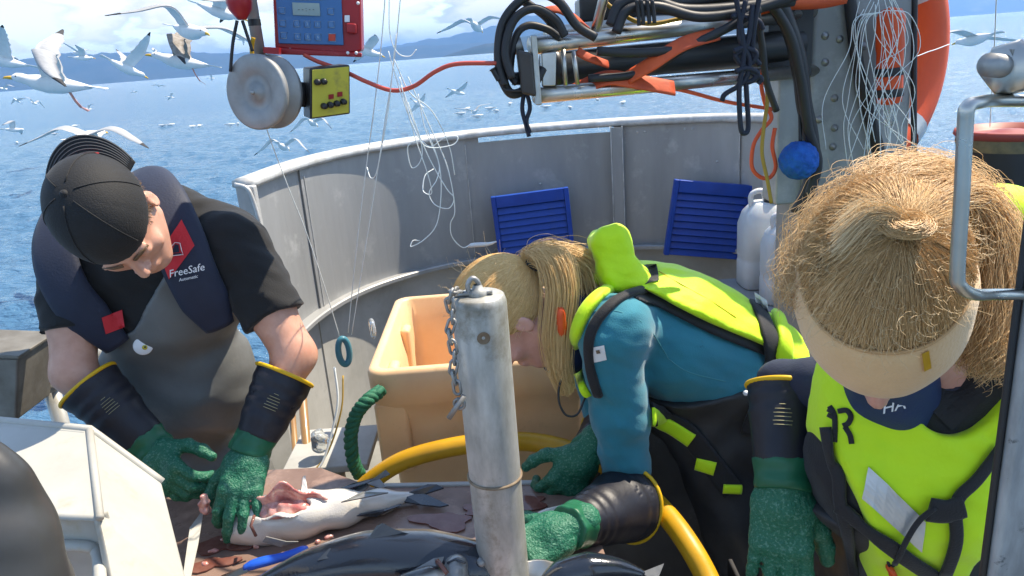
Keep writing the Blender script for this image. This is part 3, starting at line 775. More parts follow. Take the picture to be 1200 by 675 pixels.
# ---- peach insulated fish tub
tub = thing('fish_tub', 'peach plastic fish tub behind the steel post', 'tub', (-.09, 2.02, 0.40))
TX0, TX1, TY0, TY1, TZ, TB = -.375, .235, 1.71, 2.32, 1.03, .40
def rrect(x0, x1, y0, y1, z, r, n=5):
    pts = []
    for cx, cy, a0 in ((x1-r, y1-r, 0), (x0+r, y1-r, 90), (x0+r, y0+r, 180), (x1-r, y0+r, 270)):
        for k in range(n+1):
            a = math.radians(a0+90*k/n); pts.append(V(cx+r*math.cos(a), cy+r*math.sin(a), z))
    return pts
wt = .028
def _tr(o_, z, r): return rrect(TX0-o_, TX1+o_, TY0-o_, TY1+o_, z, r)
secs = [_tr(-.06, TB, .05), _tr(-.045, TB+.01, .05), _tr(-.03, TZ-.17, .05), _tr(-.012, TZ-.10, .05), _tr(-.003, TZ-.09, .045), _tr(.0, TZ-.012, .045), _tr(-.005, TZ-.002, .042), _tr(-.012, TZ, .04),
        _tr(-wt+.004, TZ, .035), _tr(-wt, TZ-.006, .035), _tr(-wt-.02, TZ-.12, .035), _tr(-wt-.045, TB+.06, .04), _tr(-.2, TB+.05, .04)]
make('shell', loft(secs), M['tub'], tub)
for k in range(2):                                                    # reinforcing corners with the notch below the rim
    x = TX0+.03 if k == 0 else TX1-.03
    bevel(make('corner_post', box((x+(.02 if k == 0 else -.02), TY0+.028, TZ-.19), (.085, .03, .20)), M['tub'], tub), .012, 3)
for sx in (-1,):
    x = TX0+.06
    for yy in (1.86, 2.14): bevel(make('inner_rib', box((TX0+.048, yy, TZ-.24), (.03, .06, .40)), M['tub'], tub), .012, 3)
make('rim_bracket', torus(P(446, 392, 1.98)+V(-.02, 0, .02), .022, .007, (1, .3, 0), 20, 8), M['clear'], tub)
# green braided rope handle
hp = path([(446, 458, 1.672), (430, 470, 1.63), (417, 487, 1.625), (411, 512, 1.625), (414, 540, 1.63), (421, 556, 1.64)], 1.66, n=10)
rope = thing('braided_rope', 'green braided rope loop hanging from the tub corner', 'rope', P(421, 556, 1.64))
T_, N_, B_ = frames(hp)
for s in range(3):
    q = [hp[i]+(N_[i]*math.cos(i*.75+s*2.094)+B_[i]*math.sin(i*.75+s*2.094))*.0085 for i in range(len(hp))]
    make('rope_strand', tube(q, .0092, 8), M['rope_grn'], rope)
make('rope_knot', tube(spline([hp[2]+V(*v) for v in ((.012, 0, .01), (0, -.016, .004), (-.014, 0, -.008), (.0, .012, -.004), (.012, -.006, .006))], 6), .0095, 8), M['rope_grn'], rope)

# ---- yellow hose
hose_p = path([(412, 588, 1.60), (432, 566, 1.60), (470, 541, 1.60), (520, 526, 1.60), (575, 518, 1.60), (630, 519, 1.60), (680, 532, 1.54), (730, 556, 1.46), (776, 598, 1.34), (808, 640, 1.25), (834, 690, 1.18), (846, 740, 1.10)], 1.6, n=8)
hose_p = [hose_p[0]+V(-.02, .03, -.20), hose_p[0]+V(-.01, .012, -.08)]+hose_p
props(make('water_hose', tube(hose_p, .0225, 18), M['hose']), 'yellow ribbed water hose arching in front of the peach tub', 'hose')

# ---- gutting table
TT = .86
table = thing('gutting_table', 'wet brown gutting table covered in fish and blood', 'table', (-.30, 1.15, 0))
poly = [V(-1.15, .62, TT), V(.17, .62, TT), V(.13, 1.22, TT), V(.09, 1.43, TT), V(-.34, 1.475, TT), V(-.48, 1.58, TT), V(-1.15, 1.62, TT)]
bevel(make('table_top', slab(poly, .03), M['table'], table, smooth=False), .004)
for i in range(2, 5):
    a, b_ = poly[i], poly[i+1]; d = nrm(b_-a); n = np.cross(d, V(0, 0, 1)); c = (a+b_)/2
    L_ = np.linalg.norm(b_-a)
    if i == 3: bevel(make('edge_lip', box(c+V(0, 0, -.010), (L_-.01, .014, .03), np.stack([d, n, V(0, 0, 1)], 1)), M['alu_low'], table), .003)
for x, y in ((-1.05, .70), (.10, .70), (-1.05, 1.50), (.02, 1.42)):
    make('leg', rod(V(x, y, 0), V(x, y, TT-.03), .025), M['galv'], table)
rg = np.random.default_rng(3)
def blob(c, rx, ry, seed, z, n=26, ang=0.0):
    g = np.random.default_rng(seed); ph = g.uniform(0, 6.28, 4); out = []
    for k in range(n):
        a = 2*math.pi*k/n; r = 1+.28*math.sin(2*a+ph[0])+.2*math.sin(3*a+ph[1])+.14*math.sin(5*a+ph[2])
        x, y = rx*r*math.cos(a), ry*r*math.sin(a)
        out.append(V(c[0]+x*math.cos(ang)-y*math.sin(ang), c[1]+x*math.sin(ang)+y*math.cos(ang), z))
    return out
for (px, py, rx, ry, sd) in ((520, 612, .055, .03, 1), (262, 640, .05, .03, 2), (250, 662, .04, .02, 3), (395, 612, .05, .022, 4), (560, 600, .03, .02, 6), (620, 590, .04, .022, 7)):
    c = PZ(px, py, TT)
    make('blood_stain', slab(blob(c, rx, ry, sd, TT+.004), .003), M['blood'], table, smooth=False)
tray = thing('fish_tray', 'black rubber fish tray in the shade beside the table', 'tray', (.27, 1.06, .66))
bevel(make('tray_floor', box((.29, 1.04, .675), (.24, .56, .012)), M['black'], tray), .003)
for x in (.176, .404): bevel(make('tray_side', box((x, 1.04, .695), (.010, .56, .052)), M['black'], tray), .003)
for x, y in ((.19, .80), (.39, .80), (.19, 1.28), (.39, 1.28)): make('leg', rod(V(x, y, 0), V(x, y, .67), .014), M['galv'], tray)
# ---- dark riveted plate under the bent girl (side of the fish bin)
bin_ = thing('fish_bin', 'dark riveted steel fish bin under the bent over girl', 'bin', (.34, 1.62, 0))
bevel(make('front_plate', slab([P(672, 690, 1.42)*V(1, 1, 0)+V(0, 0, .50), P(880, 690, 1.42)*V(1, 1, 0)+V(0, 0, .50), P(872, 505, 1.50), P(690, 492, 1.52)], .012), M['rubberbrown'], bin_, smooth=False), .003)
bevel(make('side_plate', box((.53, 1.66, .62), (.012, .26, .62)), M['rubberbrown'], bin_), .003)
for a, b_ in ((852, 585), (853, 598), (852, 612), (856, 627), (846, 560)):
    make('rivet', lathe([(0, .004), (.003, .0035), (.0045, 0)], P(a, b_, 1.455), (0, -1, .12), 8), M['steel_dull'], bin_)

# ---- steel post with chain and toggle pin
PC = V(*(P(580, 600, 1.10)[:2]), 0); PC[0] = -.052
pt = P(563, 345, 1.10)[2]; PR = .0425
post = thing('steel_post', 'scratched galvanised steel post standing at the table edge', 'post', (PC[0], PC[1], .0))
make('post_tube', lathe([(PR, 0), (PR, .5), (PR, pt-.30), (PR, pt-.012), (PR-.003, pt-.002), (PR-.006, pt), (0, pt)], PC, (0, 0, 1), 40), M['galv'], post)
zr = P(580, 572, 1.06)[2]
make('weld_ring', torus(PC+V(0, 0, zr), PR+.0005, .0028, (0.03, 0, 1), 40, 6), M['rust'], post)
make('eye_base', lathe([(.016, 0), (.016, .006), (.009, .010), (.006, .016)], PC+V(0, 0, pt), (0, 0, 1), 16), M['galv'], post)
eye_c = PC+V(-.006, 0, pt+.016)
make('shackle', tube(spline([eye_c+V(-.007, -.004, -.016), eye_c+V(-.008, -.004, .002), eye_c+V(0, -.002, .011), eye_c+V(.008, .0, .002), eye_c+V(.007, .0, -.016)], 6), .0040, 10), M['steel_dull'], post)
make('shackle_pin', rod(eye_c+V(-.03, -.004, -.012), eye_c+V(.028, -.004, -.012), .0045, 10), M['steel_dull'], post)
make('drain_hole', lathe([(.010, .001), (.006, .0006), (0, -.001)], PC+V(.004, -PR, pt-.055), (0.06, -1, 0), 14), M['rust'], post)
# chain: each link its own piece
cp = [eye_c+V(-.022, -.006, -.006)]+[P(a, b_, 1.045) for a, b_ in ((530, 343), (527, 356), (531, 372), (527, 388), (530, 404), (533, 420), (531, 436), (535, 452), (538, 468))]
chain = thing('chain', 'short rusty chain with toggle hanging down the steel post', 'chain', cp[-1])
cp = spline(cp, 12); cl = np.concatenate([[0], np.cumsum([np.linalg.norm(cp[i+1]-cp[i]) for i in range(len(cp)-1)])])
step = .0165; lk = None
ringp = [V(.0055*math.cos(a), 0, .0055*math.sin(a)+(.0062 if math.sin(a) > 0 else -.0062)) for a in np.linspace(0, 2*math.pi, 16, endpoint=False)]
for k in range(int(cl[-1]/step)):
    s = (k+.5)*step; q = np.array([np.interp(s, cl, [c[i] for c in cp]) for i in range(3)]); q2 = np.array([np.interp(s+.004, cl, [c[i] for c in cp]) for i in range(3)])
    tz = nrm(q-q2); xa = nrm(np.cross(tz, V(0.2, 1, 0))); ya = np.cross(tz, xa)
    if k % 2: xa, ya = ya, -xa
    ob = link('link', mesh_of('chain_link', *tube(ringp, .0024, 6, True)), chain, M['steel_dull']) if lk is None else link('link', lk, chain)
    lk = ob.data; mm = Matrix.Identity(4); l = q-np.array(chain.location)
    for i in range(3): mm[i][0], mm[i][1], mm[i][2], mm[i][3] = xa[i], ya[i], tz[i], l[i]
    ob.matrix_local = mm
make('ring', torus(cp[-1]+V(0, -.003, -.006), .008, .0028, (0.3, 1, 0), 18, 6), M['steel_dull'], chain)
make('toggle_pin', rod(P(526, 490, 1.035), P(544, 464, 1.035), .0042, 10), M['steel_dull'], chain)

# ---- mast column on the right with its fittings
mast = thing('mast_column', 'grey aluminium mast column with bolts and cable channel', 'column', P(1015, 215, 1.86)*V(1, 1, 0))
MX0, MX1 = P(948, 110, 1.80)[0], P(1070, 110, 1.80)[0]
mc = (MX0+MX1)/2
bevel(make('column_shell', box((mc, 1.90, 1.2), (MX1-MX0, .20, 2.4)), M['mast'], mast), .015, 3)
for a, b_ in ((967, 42), (984, 46), (967, 73), (978, 115), (1010, 20), (1012, 54), (978, 150), (976, 172), (960, 140)):
    make('bolt', lathe([(0, .006), (.004, .006), (.006, .002), (.009, .001), (.009, 0)], P(a, b_, 1.80), (0, -1, 0), 12), M['steel_dull'], mast)
make('cable_channel', tube(path([(994, -30, 1.785), (998, 20, 1.785), (1006, 80, 1.785), (1018, 130, 1.785), (1032, 190, 1.785), (1036, 260, 1.785)], 1.785), .014, 8), M['black'], mast)
make('edge_trim', tube(path([(1072, -20, 1.80), (1071, 90, 1.80), (1071, 230, 1.80)], 1.8), .007, 8), M['black'], mast)
bevel(make('side_bracket', box(P(925, 150, 1.88), (.095, .10, .36)), M['alu'], mast), .006)
bevel(make('cross_beam', box((mc-.06, 1.87, 2.30), (.9, .12, .10)), M['mast'], mast), .008)
# orange emergency light clipped to the mast
ep = thing('emergency_beacon', 'orange emergency beacon with black bands clipped to the mast', 'beacon', P(1043, 128, 1.74))
a_, b_ = P(1042, 122, 1.745), P(1044, 8, 1.745); ax = b_-a_; Lq = np.linalg.norm(ax)
make('housing', lathe([(.016, 0), (.026, .004), (.028, .03), (.028, Lq*.55), (.030, Lq*.6), (.030, Lq*.9), (.022, Lq*.97), (0, Lq)], a_, ax, 20), M['orange'], ep)
for f in (.08, .30): make('band', lathe([(.0295, 0), (.0305, .002), (.0305, .016), (.0295, .018)], a_+ax*f, ax, 20), M['black'], ep)
make('lens', lathe([(0, -.05), (.010, -.048), (.013, -.03), (.013, .002)], a_, ax, 16), M['clear'], ep)
# lifebuoy hung on the far side of the mast
lc_ = V(1.000, 2.10, P(1030, 62, 2.10)[2]); lax = nrm(V(.55, -.83, 0.02))
lb = thing('lifebuoy', 'orange lifebuoy with grey reflective bands hung on the mast', 'lifebuoy', lc_-V(0, 0, .33))
make('ring', torus(lc_, .275, .064, lax, 56, 16), M['orange'], lb)
lu = nrm(np.cross(lax, V(0, 0, 1))); lw = np.cross(lu, lax)
for k in range(4):
    a = math.radians(-38+90*k); pp = [lc_+(lu*math.cos(a+d)+lw*math.sin(a+d))*.275 for d in np.linspace(-.09, .09, 5)]
    make('reflective_band', tube(pp, .0665, 16, cap=False), M['retro'], lb)
gl = []
for t in np.linspace(0, 2*math.pi, 64, endpoint=False):
    r_ = .275+.068+.018*abs(math.sin(2*(t-math.radians(-38)))); gl.append(lc_+(lu*math.cos(t)+lw*math.sin(t))*r_-lax*(-.02))
make('grab_line', tube(gl, .0045, 6, True), M['rope_yel'], lb)
# blue fleece ball
bc = P(936, 188, 1.66)
g_ = np.random.default_rng(5)
bl_ = thing('fender_ball', 'bright blue fuzzy ball hanging beside the mast', 'ball', bc-V(0, 0, .045))
o = skin('ball', lambda p: s_ell(p, bc, (.042, .042, .042))+.0022*np.sin(p[..., 0]*260)*np.sin(p[..., 1]*240+1)*np.sin(p[..., 2]*250), bc-.055, bc+.055, .0028, M['blueball'], bl_)
make('cord', tube(path([(938, 167, 1.66), (936, 120, 1.68), (925, 60, 1.68), (915, 10, 1.66)], 1.66), .004, 6), M['black'], bl_)

# ---- stainless line-hauler frame bolted to the mast
fr = thing('hauler_frame', 'stainless tube hauler frame with a dark drum between its bars', 'frame', P(780, 118, 1.6))
def ftube(nm, a, b_, r=.0165, mat='steel'): return make(nm, rod(P(*a), P(*b_), r, 20), M[mat], fr)
ftube('upper_tube', (622, 54, 1.50), (956, 14, 1.82)); ftube('lower_tube', (627, 112, 1.50), (960, 82, 1.82), .0155)
ftube('rear_tube', (640, 40, 1.62), (950, 6, 1.86), .015); ftube('rear_tube', (700, 84, 1.64), (960, 66, 1.86), .015)
bevel(make('end_plate', slab([P(621, 42, 1.495), P(628, 42, 1.495), P(634, 122, 1.495), P(627, 122, 1.495)], .03), M['steel'], fr, smooth=False), .002)
for a, b_ in (((660, 58, 1.51), (663, 100, 1.51)), ((672, 60, 1.51), (677, 99, 1.51))): ftube('spacer_rod', a, b_, .0045)
bevel(make('guide_block', slab([P(633, 62, 1.53), P(651, 60, 1.53), P(650, 100, 1.53), P(634, 101, 1.53)], .03), M['steel'], fr, smooth=False), .003)
ftube('davit_tube', (697, 40, 1.56), (722, -60, 1.56), .010)
drum_a, drum_b = P(640, 82, 1.62), P(935, 52, 1.80)
make('drum', lathe([(0, 0), (.045, 0), (.045, .02), (.034, .03), (.034, np.linalg.norm(drum_b-drum_a))], drum_a, drum_b-drum_a, 24), M['blackpl'], fr)
make('gearbox', box(P(915, 48, 1.84), (.10, .12, .16)), M['trouser'], fr, smooth=False)
bevel(make('cable_tray', box(P(810, 3, 1.76), (.50, .10, .05), rotz(-.0)), M['blackpl'], fr), .006)
# orange webbing wound round the drum
for lab, pts, w in (('orange webbing strap crossing low under the hauler tube', [(672, 108, 1.56), (710, 92, 1.55), (745, 96, 1.55), (790, 104, 1.57)], .034),
                    ('orange webbing strap looped round the dark drum', [(735, 92, 1.55), (765, 74, 1.53), (800, 52, 1.53), (840, 40, 1.55)], .030),
                    ('orange webbing strap end near the hauler guide block', [(676, 60, 1.53), (690, 68, 1.53), (712, 76, 1.55)], .018),
                    ('orange webbing strap bent over the top of the hauler', [(634, 14, 1.52), (655, 12, 1.52), (676, 24, 1.53), (690, 36, 1.56)], .016)):
    pp = path(pts, 1.55, n=6)
    props(make('webbing_strap', strip(pp, w, .004, (0, -.8, .6)), M['orange_dk']), lab, 'strap', 'orange straps on the hauler')
# black hoses and cables draped over the frame
blk = [([(592, 100), (584, 70), (588, 30), (606, 4), (630, -8), (655, 2), (676, 30), (698, 44)], .0085, 1.46, 'black cable loop standing up at the hauler end'),
       ([(600, 92), (592, 60), (602, 24), (625, 10), (650, 22), (662, 42)], .008, 1.45, 'black cable making the inner loop at the hauler end'),
       ([(606, 98), (598, 84), (604, 44), (618, 30), (640, 34), (655, 44)], .007, 1.47, 'thin black cable curled tight at the hauler end'),
       ([(584, 84), (600, 110), (625, 98), (636, 80)], .009, 1.47, 'black cable dipping under the hauler end'),
       ([(612, 0), (640, 20), (652, 40)], .008, 1.50, 'short black cable slanting over the hauler end'),
       ([(716, 30), (728, 4), (760, 0), (800, 12), (860, 10), (930, 0)], .012, 1.54, 'thick black hydraulic hose sagging along the frame top'),
       ([(722, 38), (735, 12), (770, 8), (820, 20), (880, 12), (940, -8)], .010, 1.53, 'black hydraulic hose following the thick hose'),
       ([(732, -10), (790, 2), (840, -4), (920, -14)], .012, 1.56, 'black hydraulic hose at the very top of the frame'),
       ([(700, 60), (750, 62), (800, 56), (850, 34), (890, 10)], .009, 1.52, 'black hose curving between the two steel tubes'),
       ([(690, 92), (740, 88), (775, 74), (815, 48)], .008, 1.535, 'black hose crossing the orange straps'),
       ([(905, -10), (920, 20), (936, 70), (942, 120), (950, 160), (952, 205), (935, 250)], .017, 1.66, 'thick black hose running down in front of the mast'),
       ([(898, -5), (925, 40), (938, 90), (947, 150), (958, 190), (948, 230)], .011, 1.64, 'black hose running down beside the thick hose'),
       ([(885, 0), (894, 60), (898, 95), (910, 130)], .007, 1.60, 'black cable ending loose beside the hanging rope loops')]
for pts, r, y, lab in blk: cord('cable', lab, 'cable', pts, r, M['black'], y, y+.03, 'black cables on the hauler', 9)
for k, (a, b_) in enumerate(((748, 5), (753, 8), (760, 6), (766, 7))):
    cord('cable_tie', 'black cable tie hanging over the frame top', 'cable tie', [(a-2, 0), (a, 14), (a+1, 30-k)], .004, M['black'], 1.515, 1.52, 'cable ties', 6)
cl_ = thing('connector_block', 'dark brown hydraulic connector block at the hauler end', 'connector', P(615, 100, 1.52))
bevel(make('block_body', slab([P(604, 58, 1.51), P(622, 62, 1.51), P(627, 112, 1.51), P(610, 108, 1.51)], .06), M['rubberbrown'], cl_, smooth=False), .006)
make('fitting', rod(P(600, 56, 1.49), P(612, 52, 1.49), .014), M['steel_dull'], cl_)
make('fitting', rod(P(600, 92, 1.49), P(612, 92, 1.49), .012), M['blackpl'], cl_)
plug = thing('cable_plug', 'black plug on a thin lead dangling at the hauler end', 'plug', P(580, 85, 1.46))
make('plug_body', tube(path([(577, 80), (581, 87), (585, 94)], 1.46), [.006, .0075, .0055]+[.0055]*14, 10), M['blackpl'], plug)
make('lead', tube(path([(585, 94), (590, 104), (600, 106), (614, 106)], 1.46), .003, 6), M['black'], plug)
for lab, pts in (('navy rope end hanging below the hauler end', [(614, 108), (612, 128), (616, 145), (620, 160)]), ('second navy rope end twisted beside the first below the hauler', [(617, 108), (621, 126), (617, 142), (621, 156)])):
    cord('rope_end', lab, 'rope', pts, .0042, M['strap_navy'], 1.48)
# navy lashings
nv_ = thing('rope_lashing', 'navy rope lashing knotted round the hauler tubes', 'rope', P(870, 155, 1.52))
for pts in ([(862, -5), (868, 30), (872, 60), (868, 90), (866, 110), (868, 150), (873, 156), (877, 148), (875, 110), (874, 92)], [(874, 0), (866, 40), (878, 70), (872, 95), (850, 110), (846, 118)], [(882, 5), (876, 50), (862, 66), (880, 84), (892, 92), (888, 98)],
            [(858, 20), (866, 18), (888, 24), (894, 34)], [(860, 60), (872, 56), (886, 62), (880, 74), (864, 72)], [(862, 84), (874, 80), (888, 86), (878, 96), (864, 92)], [(890, -5), (884, 30), (882, 62), (890, 76)]):
    make('rope_turn', tube(path(pts, 1.515, 1.53), .0052, 7), M['strap_navy'], nv_)
# coloured cords
cord('signal_cable', 'red signal cable sagging from the red control box to the hauler', 'cable', [(356, 64, 1.585), (372, 72, 1.58), (400, 82, 1.56), (430, 96, 1.54), (460, 106, 1.52), (485, 101, 1.50), (510, 84, 1.48), (535, 75, 1.47), (582, 74, 1.46)], .0042, M['rope_red'], 1.5, sides=8)
cord('orange_cord', 'orange cord running from the hauler down to the mast', 'rope', [(690, 92), (740, 96), (800, 106), (850, 119), (905, 128)], .0042, M['rope_or'], 1.56, 1.74)
cord('orange_cord', 'orange cord loop hanging at the mast bracket', 'rope', [(897, 70), (892, 95), (896, 120), (904, 138), (893, 152), (883, 170), (881, 195), (890, 207), (902, 208), (909, 195), (905, 172), (908, 150)], .0045, M['rope_or'], 1.68)
cord('yellow_rope', 'thin yellow rope hanging down beside the orange loop', 'rope', [(899, 90), (899, 120), (895, 150), (893, 180), (899, 210), (904, 238)], .0042, M['rope_yel'], 1.66)
cord('yellow_rope', 'yellow rope crossing the top of the hauler', 'rope', [(706, 0), (722, 12), (760, 28), (830, 14), (905, -2)], .0045, M['rope_yel'], 1.58)
cord('orange_cord', 'orange hose crossing over the hauler at the mast head', 'rope', [(880, 12), (915, 4), (960, 2), (990, -4)], .016, M['orange_dk'], 1.70)

# ---- line hauler on its davit: pole, pulley, yellow box, red control box
dv = thing('jigging_davit', 'grey steel davit pole with black tape carrying the pulley', 'davit', P(303, 70, 1.56))
pa, pb = P(305, 68, 1.56), P(303, -6, 1.56); up_ = V(0, 0, 1); pole_top = V(pb[0], pb[1], 2.25)
make('pole', rod(pa, V(pa[0], pa[1], 2.25), .0115, 18), M['greypaint'], dv)
make('tape', lathe([(.0122, 0), (.0122, .012)], V(pa[0], pa[1], P(304, 30, 1.56)[2]), (0, 0, 1), 18), M['black'], dv)
make('boom', tube([V(pa[0], pa[1], 2.25), V(.2, 1.75, 2.28), V(mc, 1.87, 2.28)], .02, 14), M['greypaint'], dv)
make('red_arm', slab([P(312, 55, 1.55), P(330, 56, 1.55), P(330, 64, 1.55), P(312, 62, 1.55)], .02), M['redpaint'], dv, smooth=False)
pu = thing('line_pulley', 'grey metal line pulley wheel hanging from the davit pole', 'pulley', P(305, 150, 1.55))
dc = P(302, 108, 1.50); dax = nrm(V(-.40, -.90, .06))
prof = [(0, .012), (.007, .012), (.007, .008), (.016, .008), (.017, .002), (.034, .001), (.038, .006), (.066, .009), (.070, .006), (.070, -.004), (.056, -.012), (.052, -.020), (.056, -.028), (.070, -.036), (.070, -.045), (.060, -.048), (0, -.048)]
make('wheel', lathe(prof, dc, dax, 48), M['greypaint'], pu)
make('hub_nut', lathe([(0, .018), (.0045, .018), (.0045, .011)], dc, dax, 6), M['steel_dull'], pu)
make('axle_housing', lathe([(.030, -.048), (.030, -.075), (.024, -.078), (0, -.078)], dc, dax, 24), M['blackpl'], pu)
yb = thing('motor_box', 'black motor box with worn yellow faceplate and knobs', 'control box', P(385, 138, 1.56))
fa = [P(366, 82, 1.50), P(409, 78, 1.535), P(409, 132, 1.535), P(366, 138, 1.50)]
nf = nrm(np.cross(fa[1]-fa[0], fa[3]-fa[0])); nf = nf if nf[1] < 0 else -nf
bevel(make('housing', slab([q+nf*-.002 for q in [fa[0]+V(-.004, 0, .003), fa[1]+V(.003, 0, .003), fa[2]+V(.003, 0, -.003), fa[3]+V(-.004, 0, -.003)]][::1], .055 if np.dot(np.cross(fa[1]-fa[0], fa[2]-fa[1]), nf) > 0 else -.055), M['blackpl'], yb, smooth=False), .003)
bevel(make('faceplate', slab(fa, .002 if np.dot(np.cross(fa[1]-fa[0], fa[2]-fa[1]), nf) > 0 else -.002), M['yellowpl'], yb, smooth=False), .0008)
def fpt(u, v): return fa[0]*(1-u)*(1-v)+fa[1]*u*(1-v)+fa[2]*u*v+fa[3]*(1-u)*v
for u, v in ((.30, .78), (.47, .77), (.65, .76), (.83, .74), (.12, .26), (.29, .26)):
    make('knob', lathe([(0, .012), (.0050, .012), (.0062, .002), (.0062, -.002)], fpt(u, v), nf, 14), M['blackpl'], yb)
for u, v in ((.50, .60), (.74, .57)):
    make('window', slab([fpt(u-.07, v-.05)+nf*.001, fpt(u+.07, v-.05)+nf*.001, fpt(u+.07, v+.05)+nf*.001, fpt(u-.07, v+.05)+nf*.001], .001), M['redpaint'], yb, smooth=False)
make('coupling', rod(dc-dax*.07, P(362, 112, 1.545), .024, 18), M['blackpl'], yb)
rb = thing('float_block', 'dark red rope block hanging from black straps at the davit', 'float', P(281, 24, 1.52))
make('block', lathe([(0, -.026), (.008, -.026), (.012, -.02), (.021, -.008), (.024, .006), (.022, .03), (.016, .05), (0, .052)], P(281, 6, 1.52), (0, 0, 1), 10), M['redpaint'], rb)
cord('block_strap', 'black strap from the red block down to the pulley rim', 'strap', [(278, 24), (273, 50), (270, 84)], .0032, M['black'], 1.51)
cord('block_strap', 'black strap from the red block behind the davit pole', 'strap', [(284, 24), (290, 42), (296, 60)], .0032, M['black'], 1.52)
cord('yellow_strap', 'short yellow strap end on the davit pole above the pulley', 'strap', [(297, 44), (295, 56), (296, 68)], .0042, M['hose'], 1.53)
# red control box
cb = thing('control_box', 'red control box with blue keypad and small screen', 'control box', P(368, 64, 1.6))
q = [P(316, -34, 1.585), P(421, -34, 1.60), P(424, 66, 1.60), P(318, 56, 1.585)]
xa = nrm(q[1]-q[0]); nn_ = nrm(np.cross(q[1]-q[0], q[3]-q[0])); nn_ = nn_ if nn_[1] < 0 else -nn_
ya = np.cross(nn_, xa)
def plate(pts, th, up=0.0): return slab([P(a, b_, 1.585+(a-316)/105*.015)+nn_*up for a, b_ in pts][::-1], th)
bevel(make('housing', plate([(318, -36), (422, -36), (424, 60), (405, 64), (322, 57)], .07), M['redpaint'], cb, smooth=False), .005)
bevel(make('bottom_flange', plate([(312, 55), (424, 62), (424, 67), (312, 63)], .02, .008), M['redpaint'], cb, smooth=False), .002)
bevel(make('keypad', plate([(322, -30), (399, -30), (403, 53), (327, 51)], .004, .0055), M['bluepanel'], cb, smooth=False), .0015)
bevel(make('screen', plate([(343, 3), (375, 4), (376, 19), (344, 18)], .004, .0085), M['lcd'], cb, smooth=False), .0008)
make('title_plate', plate([(346, -4), (378, -4), (378, 0), (346, 0)], .002, .007), M['yellowpl'], cb, smooth=False)
def keyring(a, b_, mat, w=3.2):
    bevel(make('key', plate([(a-w, b_-w), (a+w, b_-w), (a+w, b_+w), (a-w, b_+w)], .002, .0070), mat, cb, smooth=False), .0006)
    make('key_outline', tube([P(a+w*sx*1.12, b_+w*sy*1.12, 1.585+(a-316)/105*.015)+nn_*.0066 for sx, sy in ((-1, -1), (1, -1), (1, 1), (-1, 1))], .0006, 5, True), M['keyline'], cb)
for a, b_ in ((331, 12.5), (332, 27.5), (333, 41.5), (388, 13.5), (388.5, 29)): keyring(a, b_, M['key'])
for r_, yy in enumerate((28, 43)):
    for c_, xx in enumerate((348.5, 360.5, 372.5)): keyring(xx+r_*.6, yy+c_*.3, M['key'])
keyring(389.5, 44, M['redkey'], 4.0)
for i, (xx, yy) in enumerate(((348.7, 28), (360.7, 28.3), (372.7, 28.6), (349.3, 43), (361.3, 43.3), (373.2, 43.6))):
    text('key_digit', str(i+1), .0075, P(xx, yy, 1.585+(xx-316)/105*.015)+nn_*.0074, xa, nn_, M['keyline'], cb)
text('screen_digits', '- - : - -', .012, P(359.5, 11, 1.591)+nn_*.009, xa, nn_, M['lcddark'], cb)
bevel(make('switch', plate([(406, 27), (418, 28), (418, 40), (407, 39)], .014, .014), M['redpaint'], cb, smooth=False), .003)
bevel(make('indicator', plate([(404, 18), (410, 18), (410, 26), (404, 26)], .003, .005), M['white'], cb, smooth=False), .0008)
for a, b_ in ((408, 62), (418, 62), (341, 58), (420, 4)): make('screw', lathe([(0, .003), (.003, .0025), (.0035, 0)], P(a, b_, 1.60)+nn_*.009, nn_, 8), M['white'], cb)

# ---- hook ring and nylon lines
rng_ = thing('line_ring', 'teal blue plastic ring hanging on two nylon lines', 'ring', P(403, 436, 1.75))
make('ring', tube([P(403, 412, 1.75)+V(.012*math.cos(t), .006*math.cos(t), .034*math.sin(t)) for t in np.linspace(0, 2*math.pi, 28, endpoint=False)], .0078, 10, True), M['ringblue'], rng_)
lines = [('nylon line running from the pulley down across the stern to the ring', [(312, 150), (322, 178), (340, 225), (358, 270), (380, 335), (398, 395)], 1.55, 1.75),
         ('nylon line hanging straight down to the ring beside its twin', [(452, -10), (446, 60), (438, 130), (430, 190), (418, 290), (408, 390)], 1.5, 1.75),
         ('nylon line hanging to the ring, its upper end looped', [(470, -10), (462, 70), (450, 150), (444, 190), (430, 280), (412, 392)], 1.5, 1.75),
         ('nylon line looping down over the gunwale beside the straight pair', [(430, 196), (434, 208), (440, 205), (446, 180), (456, 120), (464, 40)], 1.6, 1.5),
         ('tangled nylon line with wide loops hanging over the stern', [(455, 60), (470, 110), (485, 150), (500, 172), (530, 170), (536, 160), (520, 162), (505, 172), (492, 165), (478, 172), (482, 196), (492, 190), (494, 170), (480, 130), (468, 90)], 1.5, 1.6),
         ('nylon line with a big round loop under the tangle', [(478, 120), (494, 165), (508, 195), (524, 222), (532, 232), (526, 244), (510, 240), (503, 226), (512, 210), (514, 190), (498, 150), (490, 110)], 1.52, 1.6),
         ('nylon line ending in a long hook shape above the lure', [(500, 150), (514, 190), (517, 225), (512, 262), (498, 280), (482, 289), (484, 282), (492, 282)], 1.55, 1.6),
         ('nylon line running down to the small pale lure', [(478, 90), (500, 140), (524, 195), (533, 245), (528, 262), (530, 278), (542, 290), (552, 286)], 1.5, 1.6),
         ('fine nylon line in a narrow double loop among the tangle', [(470, 100), (486, 160), (500, 200), (506, 226), (496, 224), (498, 206), (508, 198)], 1.5, 1.6),
         ('fine nylon line fanning out over the sea', [(462, 70), (480, 108), (506, 130), (526, 170), (533, 205)], 1.5, 1.58),
         ('frayed nylon line end above the tangle', [(456, -5), (457, 40), (466, 62), (480, 66), (488, 58)], 1.5, 1.52)]
